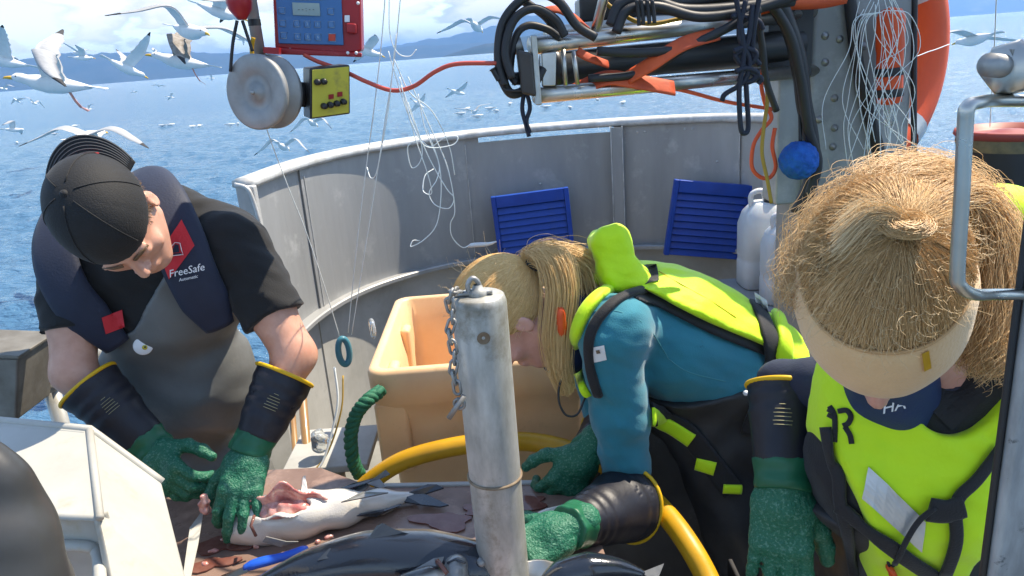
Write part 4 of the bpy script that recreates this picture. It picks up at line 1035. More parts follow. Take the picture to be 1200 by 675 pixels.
for lab, pts, y0, y1 in lines: cord('nylon_line', lab, 'fishing line', pts, .0011, M['line'], y0, y1, 'nylon lines by the stern', 5)
lu_ = thing('lure', 'small pale lure on a line in front of the blue panel', 'lure', P(563, 290, 1.6))
make('lure_body', tube(path([(548, 289), (556, 287), (572, 286), (582, 283)], 1.6, n=4), [.002, .003, .0045, .005, .005, .005, .005, .0045, .004, .0035, .003, .002, .0015][:13], 10), M['hdpe'], lu_)
g = np.random.default_rng(21)
for k in range(26):                                                    # the bundle on the mast
    x0 = g.normal(1036, 14); x1 = x0+g.normal(-2, 26); xm = (x0+x1)/2+g.normal(0, 16); y0 = g.uniform(-12, 14); y1 = g.uniform(165, 205); yy = 1.70+g.uniform(-.03, .03)
    pts = [(x0, y0), (x0+g.normal(0, 9), 40+g.normal(0, 8)), (xm, 100+g.normal(0, 14)), (x1+g.normal(0, 8), 150), (x1, y1)]
    if k % 4 == 0: pts = [(1034, 14), (x0-26, 22), (x0-34, 60), (xm-22, 120), (x1, 175)]
    if k % 7 == 3: pts = [(1040, 12), (x0+24, 18), (x0+34, 60), (xm+22, 110), (x1+14, 190)]
    cord('nylon_line', 'one of the pale nylon lines hanging in a bundle on the mast', 'fishing line', pts, .0008, M['line'], yy, yy, 'bundle of nylon lines on the mast', 5)
for k in range(2):
    cord('nylon_line', ['pale nylon line stretched from the mast bundle to the lifebuoy', 'nylon line hanging at the edge over the red drum'][k], 'fishing line', [[(1030, 30), (1060, 66), (1090, 60), (1112, 52)], [(1168, -10), (1165, 60), (1160, 148)]][k], .0012, M['line'], [1.75, 1.5][k], [1.95, 1.9][k], None, 5)

# ---- red topped drum on the starboard side, seen past the handle
dr = thing('deck_drum', 'dark drum with rust red lid and algae ring by the rail', 'drum', P(1178, 170, 1.95)*V(1, 1, 0))
dcn = P(1182, 168, 1.95); dcn = V(dcn[0], dcn[1], 0); dz = P(1182, 150, 1.95)[2]
make('barrel', lathe([(.085, 0), (.11, .05), (.125, dz*.5), (.115, dz-.05)], dcn, (0, 0, 1), 32), M['black'], dr)
make('algae_ring', lathe([(.115, dz-.05), (.122, dz-.03), (.120, dz-.018)], dcn, (0, 0, 1), 32), M['buoyalgae'], dr)
make('lid', lathe([(.120, dz-.02), (.128, dz-.012), (.126, dz), (.11, dz+.001), (.104, dz-.012), (.06, dz-.016), (.03, dz-.004), (0, dz-.002)], dcn, (0, 0, 1), 40), M['buoyred'], dr)

# ---- scratched door edge with grab handle, close to the camera
dpost = thing('door_frame', 'scratched grey door frame post with black gasket', 'door frame', P(1190, 400, 0.440)*V(1, 1, 0))
a0, a1 = P(1192, 100, 0.480), P(1160, 720, 0.480); rr_ = nrm(a1-a0)
fpol = [P(1192, -20, 0.480), P(1188, 200, 0.480), P(1173, 430, 0.480), P(1156, 720, 0.480), P(1300, 720, 0.480), P(1300, -20, 0.480)]
xe = P(1184, 300, 0.480)[0]; xb = P(1158, 675, 0.480)[0]
bevel(make('frame_post', slab([V(xe+.010, 0.480, 2.1), V(xb-.004, 0.480, .90), V(xb+.14, 0.480, .90), V(xe+.14, 0.480, 2.1)], -.012), M['door_paint'], dpost, smooth=False), .004)
make('gasket', tube([V(xe+.006, 0.478, 2.1), V((xe+xb)/2+.001, 0.478, 1.5), V(xb-.006, 0.478, .90)], .0026, 8), M['black'], dpost)
gh = thing('grab_handle', 'bent stainless grab handle bolted to the door frame', 'handle', P(1130, 345, 0.448))
make('bar', tube(spline([P(1215, 118, 0.480), P(1165, 118, 0.468), P(1147, 120, 0.452), P(1134, 126, 0.448), P(1131, 150, 0.448), P(1127, 230, 0.448), P(1122, 318, 0.448), P(1126, 336, 0.448), P(1142, 345, 0.452), P(1165, 345, 0.468), P(1215, 345, 0.480)], 7), .0048, 14, flat=.8), M['steel'], gh)
make('bolt_shaft', rod(P(1158, 76, 0.464), P(1196, 80, 0.480), .007, 16), M['steel_dull'], gh)
make('bolt_nut', lathe([(.0145, -.008), (.017, -.005), (.017, .005), (.0145, .008)], P(1187, 80, 0.472), P(1196, 80, 0.480)-P(1158, 76, 0.464), 6, True), M['steel'], gh)
make('hinge_plate', slab([P(1176, 58, 0.474), P(1230, 52, 0.474), P(1230, 100, 0.474), P(1180, 98, 0.474)], .008), M['steel_dull'], gh, smooth=False)

# ---- white plastic chute, dark tarpaulin and metal block on the left
ch = thing('plastic_chute', 'scuffed white plastic fish chute with handle at the table end', 'chute', (-.72, 1.1, TT))
def chz(px, py, z): return PZ(px, py, z)
A, B2 = chz(-60, 487, 1.22), chz(105, 503, 1.20)
C2, D2 = chz(117, 607, 1.165), chz(-60, 598, 1.18)
E2, F2 = chz(190, 565, 1.09), chz(222, 690, 1.03)
G2 = chz(132, 690, 1.06)
bevel(make('sloped_top', slab([A, D2, C2, B2], .012), M['white_pl'], ch, smooth=False), .006, 3)
bevel(make('side_wing', slab([B2, C2, G2, F2, E2], .012), M['white_pl'], ch, smooth=False), .004, 2)
bevel(make('front_apron', slab([D2+V(0, .012, 0), D2*V(1, 1, 0)+V(0, .03, .88), C2*V(1, 1, 0)+V(.0, .03, .88), C2+V(0, .012, 0)], .012), M['white_pl'], ch, smooth=False), .006, 3)
bevel(make('back_wall', slab([A*V(1, 1, 0)+V(0, 0, .88), A, B2, B2*V(1, 1, 0)+V(0, 0, .88)], .012), M['white_pl'], ch, smooth=False), .004)
make('rim_roll', tube(spline([A, (A+B2)/2, B2], 4)[:-1]+spline([B2, (B2+E2)/2, E2], 4), .007, 8), M['white_pl'], ch)
make('fold_edge', tube([B2, C2], .006, 8), M['white_pl'], ch)
hb = chz(84, 652, 1.0)
make('carry_handle', tube(spline([chz(52, 690, 1.08), chz(50, 650, 1.10), chz(60, 640, 1.11), chz(100, 640, 1.11), chz(114, 648, 1.10), chz(118, 690, 1.08)], 6), .009, 10), M['white_pl'], ch)
bevel(make('blade_plate', slab([chz(212, 690, .90), chz(222, 620, .905), chz(239, 597, .925), chz(232, 640, .90), chz(221, 690, .88)], .004), M['white_pl'], ch, smooth=False), .001)  # knife blade in the gloved hand, built as a white plate of the chute
tp = thing('tarpaulin', 'glossy black tarpaulin hump in front of the white chute', 'tarpaulin', (-.45, .71, .98))
tc = [PZ(-50, 640, .98), PZ(20, 660, .96), PZ(-40, 570, 1.04)]
skin('sheet', lambda p: smin(smin(s_ell(p, P(-18, 600, .72), (.062, .04, .095)), s_ell(p, P(20, 690, .70), (.052, .045, .08)), .045), s_box(p, P(-40, 690, .71), (.075, .06, .10), .04), .04)+wrinkle(p, .004, f=1.9), P(-15, 640, .71)-V(.20, .13, .20), P(-15, 640, .71)+V(.18, .13, .20), .006, M['black_wet'], tp, 2)
blo = thing('metal_block', 'pitted brownish metal block at the port rail', 'block', P(10, 492, 1.55))
bevel(make('block_body', slab([P(-84, 418, 1.55), P(21, 421, 1.55), P(19, 494, 1.55), P(-84, 498, 1.55)][::-1], .14), M['concrete'], blo, smooth=False), .006, 2)
bevel(make('block_cap', slab([P(-84, 413, 1.545), P(22, 417, 1.545), P(22, 421, 1.545), P(-84, 418, 1.545)][::-1], .15), M['concrete'], blo, smooth=False), .002)
blo_post = make('support_leg', rod(P(-10, 490, 1.62)*V(1, 1, 0), P(-10, 490, 1.62), .03), M['galv'], blo)
# amber poles and line behind the man
for lab, a, b_, r_ in (('varnished amber wooden pole leaning behind the man', (352, 440, 1.95), (366, 600, 1.80), .012), ('shorter amber wooden pole beside the leaning one', (342, 480, 1.95), (352, 600, 1.82), .009)):
    tpo, bt = P(*a), P(*b_); d = nrm(bt-tpo); bt = tpo+d*(tpo[2]/-d[2])
    props(make('wooden_pole', rod(tpo, bt, r_), M['wood']), lab, 'pole')
cord('frayed_line', 'pale frayed cord hanging loosely behind the amber poles', 'rope', [(392, 430), (396, 470), (388, 510), (376, 545), (350, 572)], .0028, M['line'], 1.72, 1.60)
cord('frayed_line', 'thin brown cord hanging beside the rope handle', 'rope', [(402, 440), (400, 480), (384, 530), (360, 560), (344, 578)], .0022, M['rope_yel'], 1.72, 1.58)
bag = thing('plastic_bag', 'crumpled clear plastic bag on the deck behind the table', 'bag', P(375, 520, 1.78))
skin('film', lambda p: s_ell(p, P(375, 518, 1.78), (.022, .03, .035))+wrinkle(p, .008, f=3.5), P(375, 518, 1.78)-.06, P(375, 518, 1.78)+.06, .004, M['clear'], bag, 1)
cb2 = P(375, 545, 1.85)
shelf = thing('side_shelf', 'narrow pale grey side shelf behind the gutting table', 'shelf', (-.55, 1.86, 0))
zsh = P(375, 536, 1.78)[2]
bevel(make('shelf_board', box((P(375, 540, 1.80)[0]+.03, 1.84, zsh-.012), (.22, .22, .02)), M['alu_low'], shelf), .004)
make('shelf_leg', rod(V(P(375, 540, 1.80)[0]+.03, 1.84, 0), V(P(375, 540, 1.80)[0]+.03, 1.84, zsh-.02), .02), M['galv'], shelf)
# ------------------------------------------------------------------ people
def basis(up, face):
    up = nrm(up); face = nrm(np.asarray(face)-up*np.dot(face, up)); side = np.cross(face, up)
    return np.stack([side, face, up])                                # rows: local x (the person's right), y (face), z (crown)
def head_sdf(p, c, Mh, s=1.0):
    q = ((p-np.asarray(c, np.float32))@np.asarray(Mh, np.float32).T)/s
    ax = np.abs(q[..., :1]); qs = np.concatenate([ax, q[..., 1:]], -1)  # mirrored halves
    d = s_ell(q, (0, -.012, .030), (.076, .096, .088))
    d = smin(d, s_ell(q, (0, .026, -.036), (.058, .066, .082)), .03)
    d = smin(d, s_ell(q, (0, .070, -.098), (.024, .020, .018)), .03)
    d = smin(d, s_cone(qs, V(.052, .0, -.055), V(.02, .062, -.098), .018, .016), .025)
    d = smin(d, s_ell(qs, (.022, .086, .012), (.028, .010, .008)), .012)
    d = smin(d, s_ell(qs, (.040, .066, -.030), (.022, .016, .018)), .02)
    d = smax(d, -s_ell(qs, (.031, .100, -.006), (.016, .014, .010)), .012)
    d = smin(d, s_ell(qs, (.031, .083, -.007), (.0135, .0125, .0115)), .003)
    d = smin(d, s_cone(q, V(0, .090, .004), V(0, .111, -.034), .0075, .0115), .012)
    d = smin(d, s_ell(qs, (.011, .099, -.038), (.008, .009, .007)), .006)
    d = smin(d, s_ell(q, (0, .090, -.062), (.024, .010, .006)), .006)
    d = smin(d, s_ell(q, (0, .089, -.073), (.021, .010, .007)), .006)
    ear = s_ell(qs, (.079, -.006, -.012), (.008, .017, .028))
    ear = smax(ear, -s_ell(qs, (.088, -.002, -.008), (.007, .010, .018)), .005)
    d = smin(d, ear, .004)
    return d*s
def hand_sdf(W, d, n, s, curl=(40, 30, 28), tcurl=30, spread=.16, sc=1.0, curls=None, tdir=(.55, .75, .35)):
    """W wrist, d towards the fingers, n out of the palm, s towards the thumb; each finger its own bent chain."""
    d = nrm(d); n = nrm(np.asarray(n)-d*np.dot(n, d)); sg = 1 if np.dot(np.cross(d, n), s) > 0 else -1; s = np.cross(d, n)*sg
    chains = []; W = np.asarray(W, float)
    for k, (off, fw, ln, r) in enumerate(((.031, .088, .96, .0112), (.0105, .094, 1.06, .0115), (-.0105, .090, 1.0, .011), (-.030, .080, .80, .0098))):
        b0 = W+(d*fw+s*off)*sc; fd = nrm(d+s*off/.031*spread); c = (curls[k] if curls else curl); ang = 0; pts = [(W+(d*(fw-.045)+s*off*.85)*sc, r*1.25*sc), (b0, r*1.12*sc)]
        pos = b0
        for seg, (L_, a) in enumerate(zip((.042, .027, .023), c)):
            ang += math.radians(a); v = nrm(fd*math.cos(ang)+n*math.sin(ang)); pos = pos+v*L_*ln*sc; pts.append((pos, r*(1-.06*(seg+1))*sc))
        chains.append(pts)
    tb = W+(d*.030+s*.028+n*.006)*sc; tv = nrm(d*tdir[0]+s*tdir[1]+n*tdir[2]); t1 = tb+tv*.046*sc
    ta = math.radians(tcurl); tv2 = nrm(tv*math.cos(ta)+nrm(d*.8-s*.3+n*.5)*math.sin(ta)); t2 = t1+tv2*.032*sc; t3 = t2+nrm(tv2+(-s*.3+d*.3)*math.sin(ta))*.024*sc
    thumb = [(W+(d*.01+s*.012)*sc, .020*sc), (tb, .018*sc), (t1, .0135*sc), (t2, .0125*sc), (t3, .0105*sc)]
    Mp = np.stack([s, d, n])
    def f(p):
        q = s_box(p, W+d*.058*sc, V(.043, .046, .0165)*sc, .016*sc, Mp)
        q = smin(q, s_cone(p, W-d*.03*sc, W+d*.03*sc, .031*sc, .033*sc), .02*sc)
        for ch_ in chains: q = smin(q, s_chain(p, ch_, .004*sc), .006*sc)
        q = smin(q, s_chain(p, thumb, .008*sc), .011*sc)
        return q+wrinkle(p, .0009, f=9)
    allp = np.array([x for ch_ in chains+[thumb] for x, _ in ch_]+[W-d*.03*sc])
    return f, allp.min(0)-.05*sc, allp.max(0)+.05*sc
def gauntlet(person, W, E, d, n, s, rc=(.055, .062), rw=.038, cuff_at=1.0, seed=0, mark=None, **kw):
    """one glove: crinkled green hand, smooth green wrist, dark sleeve to the elbow, yellow binding."""
    f, lo, hi = hand_sdf(W, d, n, s, **kw)
    g = skin('glove', f, lo, hi, .0026, M['glove'], person, 1)
    W = np.asarray(W, float); E = np.asarray(E, float); ax = nrm(E-W); L_ = np.linalg.norm(E-W)*cuff_at
    sc = kw.get('sc', 1.0)
    def tubeskin(nm, z0, z1, ra, rb, mat, wr, hole=True, fq=1.0):
        lo_ = np.minimum(W+ax*z0, W+ax*z1)-rb-.02; hi_ = np.maximum(W+ax*z0, W+ax*z1)+rb+.02
        def fn(p):
            q = p-W.astype(np.float32); t = q@ax.astype(np.float32); rad_ = np.sqrt(np.maximum((q*q).sum(-1)-t*t, 0))
            r_ = ra+(rb-ra)*np.clip((t-z0)/(z1-z0), 0, 1)+wrinkle(p, wr, f=fq)+wr*.7*np.sin(t*170+3*np.sin(t*40+seed))
            dd = rad_-r_
            if hole: dd = np.maximum(dd, -(rad_-r_+.006+np.clip((z1-.09-t), 0, 1)*.6))
            return np.maximum(np.maximum(dd, t-z1), z0-t)
        return skin(nm, fn, lo_, hi_, .0034, mat, g, 1)
    tubeskin('wrist_cuff', -.012, .034, rw*1.0, rw*1.06, M['glove2'], .0020, False, 4)
    tubeskin('gauntlet', .028, L_, rw*1.05, rc[1], M['gaunt'], .0016, True, 1.6)
    u = nrm(np.cross(ax, V(.2, .3, .9))); w = np.cross(ax, u)
    make('cuff_binding', tube([W+ax*L_+(u*math.cos(t)+w*math.sin(t))*(rc[1]-.001+.002*math.sin(3*t+seed)) for t in np.linspace(0, 2*math.pi, 40, endpoint=False)], .0042, 8, True), M['cuff'], g)
    if mark is not None:                                               # faded maker's print on the sleeve facing the viewer
        f_ = mark; mid = W+ax*L_*f_; toc = nrm(CAM-mid); toc = nrm(toc-ax*np.dot(toc, ax)); sd = np.cross(ax, toc)
        for i, (wd, off) in enumerate(((.010, .020), (.022, .013), (.026, .007), (.024, .001), (.028, -.005), (.026, -.011))):
            rr2 = rw*1.05+(rc[1]-rw*1.05)*f_+.0035
            pp = [mid+ax*off+toc*math.sqrt(max(rr2**2-x*x, 1e-6))+sd*x for x in np.linspace(-wd/2, wd/2, 5)]
            make('print_line', tube(pp, .0009, 5, flat=.5), M['print'], g)
    return g

# ============================================================ the man gutting fish on the left
man = thing('person', 'person in black cap and navy life vest gutting a white fish', 'person', (-.74, 1.86, 0), 'people on deck')
mSL, mSR = P(88, 305, 1.58), P(276, 290, 1.58)
mEL, mWL = P(86, 436, 1.47), P(180, 526, 1.43)
mER, mWR = P(346, 416, 1.50), P(293, 527, 1.39)
mCh, mBe, mHi = P(188, 345, 1.62), P(212, 445, 1.67), P(226, 555, 1.72)
mHc = P(132, 257, 1.30); mHM = basis((-.08, -.88, .46), (.40, -.36, -.84)); MHS = .905
mNeck = P(158, 258, 1.53)
def m_torso(p):
    d = s_cone(p, mSL+V(.03, 0, -.01), mSR+V(-.03, 0, -.01), .066, .066)
    d = smin(d, s_ell(p, mCh, (.165, .105, .13)), .05)
    d = smin(d, s_ell(p, mBe, (.155, .115, .15)), .06)
    d = smin(d, s_ell(p, mHi, (.165, .13, .12)), .06)
    d = smin(d, s_cone(p, mNeck, P(176, 285, 1.60), .055, .09), .04)
    d = smin(d, s_cone(p, P(188, 250, 1.63), P(258, 278, 1.60), .062, .060), .04)
    return d
hipL, hipR = mHi+V(-.09, .0, -.08), mHi+V(.09, 0, -.08)
def m_legs(p, o=0.0):
    d = None
    for h_ in (hipL, hipR):
        kx = V(h_[0]*1.0, h_[1]-.03, .46); an = V(h_[0], h_[1]+.02, .08); to = V(h_[0], h_[1]-.14, .035)
        e = s_chain(p, [(h_, .085+o), (kx, .06+o), (an, .048+o)], .03); e = smin(e, s_chain(p, [(an, .045+o), (to, .036+o)], .02), .03)
        d = e if d is None else smin(d, e, .01)
    return d
def m_arms(p, o=0.0):
    d = s_chain(p, [(mSL, .060+o), (mSL*.45+mEL*.55, .050+o), (mEL, .041+o), (mEL*.6+mWL*.4, .037+o), (mWL, .027+o)], .02)
    return np.minimum(d, s_chain(p, [(mSR, .060+o), (mSR*.45+mER*.55, .050+o), (mER, .042+o), (mER*.6+mWR*.4, .038+o), (mWR, .027+o)], .02))
def m_body(p):
    d = smin(m_torso(p)+.004, m_arms(p), .03); d = smin(d, m_legs(p), .04)
    d = smin(d, s_cone(p, mNeck, mHc+mHM[2]*-.05+mHM[1]*-.02, .054, .052), .03)
    return smin(d, head_sdf(p, mHc, mHM, MHS), .018)
skin('body', m_body, V(-1.08, 1.10, 0), V(-.30, 2.0, 1.80), .0048, M['skin'], man, 1)
# face and ear again at finer grain is not needed; hair and cap next
def m_skull(p, o): return s_ell((p-mHc.astype(np.float32))@mHM.astype(np.float32).T/MHS, (0, -.012, .032), (.076+o, .096+o, .088+o))*MHS
def m_loc(p): return (p-mHc.astype(np.float32))@mHM.astype(np.float32).T/MHS
def cap_fn(p):
    q = m_loc(p); t = np.arctan2(q[..., 0], q[..., 1])
    seam = -.0012*np.exp(-((np.abs(np.sin(t*3))*.09)/.004)**2)
    d = m_skull(p, .0125)-seam
    return np.maximum(d, .026-q[..., 2]-.010*np.cos(t))
capo = skin('cap', cap_fn, mHc-.17, mHc+.17, .0034, M['cap'], man, 2)
for k in range(6):
    a = math.pi/6+k*math.pi/3; pts = []
    for e in np.linspace(.05, 1.36, 12):
        l = V(math.sin(a)*math.cos(e)*.0890, -.012+math.cos(a)*math.cos(e)*.109, .032+math.sin(e)*.1010); pts.append(mHc+MHS*mHM.T@l)
    make('panel_seam', tube(pts, .0012, 5), M['cap'], capo)
make('button', lathe([(0, .005), (.005, .004), (.007, 0)], mHc+MHS*mHM.T@V(0, -.012, .132), mHM[2], 12), M['cap'], capo)
def brim_pt(r, a, lift=0.0):                                           # brim worn backwards over the neck
    x = math.sin(a)*(.083+r*.35); y = -.012-math.cos(a)*.100-r*math.cos(a)*.70
    z = .040-.016*r/.07*0-.9*x*x*2.2+.004*r/.07+lift
    return mHc+MHS*mHM.T@V(x, y, z)
secs = []
for a in np.linspace(-1.15, 1.15, 26):
    rr = [brim_pt(r*(math.cos(a)**.4), a) for r in np.linspace(-.004, .078, 8)]
    secs.append(rr+[q_-mHM[2]*.003 for q_ in rr[::-1]])
br = make('brim', loft(secs), M['cap'], man)
for r in np.linspace(.012, .074, 7):
    make('stitch_row', tube([brim_pt(r*(math.cos(a)**.4), a, .0006) for a in np.linspace(-1.08, 1.08, 26)], .0009, 5), M['brimline'], br)
make('cap_strap', tube([mHc+MHS*mHM.T@V(math.sin(a)*.089, -.012-math.cos(a)*.109, .045) for a in np.linspace(-.5, .5, 9)], .0055, 6, flat=.3), M['red'], man)
def eyebrow(hc, hM, mat, par, sgn):
    make('eyebrow', strip([hc+hM.T@V(sgn*x, y, z) for x, y, z in ((.012, .098, .008), (.028, .096, .014), (.046, .084, .010))], .008, .003, hM[1]), mat, par)
for sg_ in (-1, 1): eyebrow(mHc, mHM*MHS, M['hair_d'], man, sg_)
g = np.random.default_rng(2); pts = []
for k in range(900):                                                   # short hair below the cap edge
    a = g.uniform(-2.6, 2.6)+math.pi; e = g.uniform(-.35, .12)
    if abs(math.cos(a)*.5+.5) > .93: continue
    l = V(math.sin(a)*math.cos(e)*.078, -.012+math.cos(a)*math.cos(e)*.098, .032+math.sin(e)*.09); nl = nrm(l-V(0, -.012, .03))
    if l[1] > .045: continue
    b0 = mHc+MHS*mHM.T@l; v = mHM.T@nrm(nl*.35+V(0, -.3, -.9)+g.normal(0, .15, 3)); pts.append([b0+v*t for t in (0, .006, .012)])
strands('hair', pts, .0007, .0003, M['hair_d'], man)
# T-shirt
slL, slR = mSL*.36+mEL*.64, mSR*.34+mER*.66
def m_shirt(p):
    d = m_torso(p)-.010
    for S, E_, sl in ((mSL, mEL, slL), (mSR, mER, slR)):
        a = s_cone(p, S, sl+(E_-S)*.25, .070, .064)
        a = np.maximum(a, plane(p, sl, E_-S))
        d = smin(d, a, .035)
    d = d+wrinkle(p, .0045, f=1.5)+wrinkle(p, .0022, f=3.4)
    d = np.maximum(d, plane(p, mHi, (0, .2, -1)))
    return np.maximum(d, -s_cone(p, mNeck+V(-.02, -.03, .03), P(170, 290, 1.60), .058, .062))
skin('shirt', m_shirt, V(-1.06, 1.36, .80), V(-.32, 1.95, 1.66), .0055, M['shirt'], man, 1)
# oilskin bib and trousers
axT = nrm(mHi-mCh)
def m_bib(p):
    d = m_torso(p)-.022; d = smin(d, m_legs(p, .03), .05)
    d = d+wrinkle(p, .0075, ((17, 5, 6), (23, -4, 11), (9, 8, -15)), 1.1)+wrinkle(p, .003, ((3, 5, 29), (11, -4, 33), (-9, 8, 41)), 1.3)
    u = (p-mCh.astype(np.float32))
    wx = np.abs(u@_R.astype(np.float32)-.02)-(.125+.8*np.clip(-u[..., 2]+.005, 0, .20))
    top = smin(plane(p, P(150, 392, 1.50), (0, .15, 1)), plane(p, P(176, 352, 1.50), _U*.58-_R*.81), .02)
    d = np.maximum(d, top); d = smax(d, wx, .02)
    return np.maximum(d, -(m_torso(p)-.014)*1.0) if False else d
skin('bib_trousers', m_bib, V(-1.08, 1.42, 0.0), V(-.32, 2.10, 1.50), .0062, M['apron'], man, 2)
for lab, pts in (('r', [(192, 292, 1.50), (198, 322, 1.485), (208, 362, 1.482), (214, 390, 1.49)]),):
    pp = path(pts, 1.54, n=6)
    if False: make('bib_strap', strip(pp, .060, .006, (0.0, -1, .25)), M['apron'], man)
bd = P(168, 405, 1.598); 
# navy life vest: two padded lobes meeting behind the neck
vest = []
def lobe(pts, w, th, nrmv): return strip(path(pts, 1.5, n=7), w, th, nrmv, 10, .55)
ptsR = [(148, 216, 1.66), (172, 208, 1.63), (190, 230, 1.555), (206, 268, 1.505), (220, 310, 1.480), (238, 348, 1.482), (258, 382, 1.50)]
ppR = path(ptsR, 1.5, n=7); nR = np.array([nrm(V(.10, -.9, .55)*(i/len(ppR))+V(.1, -.35, .9)*(1-i/len(ppR))) for i in range(len(ppR))])
wR = np.interp(np.linspace(0, 1, len(ppR)), [0, .3, .6, .85, 1], [.07, .085, .100, .095, .06])
vR = make('vest_lobe', strip(ppR, wR, np.full(len(ppR), .016), nR, 10, .6), M['navy'], man)
ptsL = [(140, 212, 1.66), (92, 222, 1.63), (68, 262, 1.555), (66, 305, 1.50), (82, 345, 1.48), (108, 375, 1.485), (138, 404, 1.505)]
ppL = path(ptsL, 1.5, n=7); nL = np.array([nrm(V(-.05, -.9, .55)*(i/len(ppL))+V(-.1, -.35, .9)*(1-i/len(ppL))) for i in range(len(ppL))])
vL = make('vest_lobe', strip(ppL, np.interp(np.linspace(0, 1, len(ppL)), [0, .4, .8, 1], [.07, .09, .085, .055]), np.full(len(ppL), .015), nL, 10, .6), M['navy'], man)
def on_surf(px, py, y, off=0): return P(px, py, y)
def ray_hit(objs, px, py):                                             # nearest point of the built clothing along a sight line
    d = Vector(ray(px, py)).normalized(); o_ = Vector(CAM); best = None
    for ob in objs:
        inv = ob.matrix_world.inverted() if False else Matrix.Translation(-(Vector(ob.location)+(Vector(ob.parent.location) if ob.parent and ob.parent.type == 'EMPTY' else Vector())))
        ok, loc, nr, _ = ob.ray_cast(inv@o_, d)
        if ok:
            w_ = inv.inverted()@loc; L_ = (w_-o_).length
            if best is None or L_ < best[0]: best = (L_, np.array(w_), np.array(nr))
    return best
def decal(name, poly, objs, mat, parent, off=.0015, n=7, kind=None):   # cloth patch: quad (4 photo points) laid on the cloth below it
    def fn(u, v):
        a = [np.array(q, float) for q in poly]; c = a[0]*(1-u)*(1-v)+a[1]*u*(1-v)+a[2]*u*v+a[3]*(1-u)*v
        h = ray_hit(objs, c[0], c[1]); 
        if h is None: return None
        nr = h[2] if np.dot(h[2], CAM-h[1]) > 0 else -h[2]
        return h[1]+nrm(nr)*off
    pts = [[fn(i/(n-1), j/(n-1)) for j in range(n)] for i in range(n)]
    good = [q for r in pts for q in r if q is not None]
    if not good: print('NOHIT decal', name, poly[0]); return None
    md = np.median([np.linalg.norm(q-CAM) for q in good])
    for i in range(n):
        for j in range(n):
            q = pts[i][j]
            if q is None or abs(np.linalg.norm(q-CAM)-md) > .06:
                a = [np.array(w, float) for w in poly]; u, v = i/(n-1), j/(n-1); c = a[0]*(1-u)*(1-v)+a[1]*u*(1-v)+a[2]*u*v+a[3]*(1-u)*v
                dd = ray(c[0], c[1]); pts[i][j] = CAM+dd/np.linalg.norm(dd)*md
    arr = np.array(pts)
    for _ in range(2):                                                 # relax
        b_ = arr.copy(); b_[1:-1, 1:-1] = (arr[:-2, 1:-1]+arr[2:, 1:-1]+arr[1:-1, :-2]+arr[1:-1, 2:]+arr[1:-1, 1:-1]*2)/6; arr = b_
    toc = nrm(CAM-arr[n//2, n//2])
    vs = [q for r in arr for q in r]+[q-toc*.004 for r in arr for q in r]; fs = []
    for i in range(n-1):
        for j in range(n-1): fs.append((i*n+j, (i+1)*n+j, (i+1)*n+j+1, i*n+j+1)); fs.append(tuple(n*n+x for x in (i*n+j, i*n+j+1, (i+1)*n+j+1, (i+1)*n+j)))
    bd_ = [i*n for i in range(n)]+[(n-1)*n+j for j in range(1, n)]+[i*n+n-1 for i in range(n-2, -1, -1)]+[j for j in range(n-2, 0, -1)]
    for a, b_ in zip(bd_, bd_[1:]+bd_[:1]): fs.append((b_, a, a+n*n, b_+n*n))
    return make(name, (vs, fs), mat, parent, smooth=False)
def decal_frame(objs, px, py, off=.003):
    h = ray_hit(objs, px, py); a = ray_hit(objs, px+6, py); 
    nr = nrm(h[2] if np.dot(h[2], CAM-h[1]) > 0 else -h[2])
    return h[1]+nr*off, nr
bpy.context.view_layer.update()
bibo = [o for o in man.children if o.name.startswith('bib_trousers')]
rp_ = decal('red_patch', [(213, 258), (228, 288), (199, 327), (187, 297)], [vR], M['red'], vR, .003)
def printed(s_, px, py, size, objs, mat, parent, ang=0.0, shear=0.0, off=.0042):
    c, nr = decal_frame(objs, px, py, off); nr = nrm(nr*.5+nrm(CAM-c)*.5)
    xa_ = nrm(_R*math.cos(ang)+_U*math.sin(ang)); return text('lettering', s_, size, c, xa_, nr, mat, parent, shear=shear)
printed('FreeSafe', 219, 317, .021, [vR], M['white'], vR, math.radians(12), .25, .010)
printed('Automatic', 221, 325, .009, [vR], M['white'], vR, math.radians(12), .25, .010)
# sailing-boat badge on the red patch
c0, n0 = decal_frame([vR], 206, 293, .0055); c0 = c0+n0*.001; xr, yr = _R, _U
def bp(x, y): return c0+xr*x*.0016+yr*y*.0016
make('badge_outline', tube([bp(*q) for q in ((-8, -8), (10, -6), (8, -1), (6, 8), (0, 9), (-6, 2))], .0008, 5, True), M['white'], vR)
make('badge_sail', slab([bp(-5, -4), bp(5, -3), bp(4, 6), bp(0, 7)], .0008), M['navy'], vR, smooth=False)
make('badge_hull', slab([bp(-7, -7), bp(8, -5.5), bp(7, -4), bp(-5, -5)], .0008), M['navy'], vR, smooth=False)
decal('red_tab', [(119, 372), (143, 363), (146, 383), (124, 391)], [vL], M['red'], vL, .003)
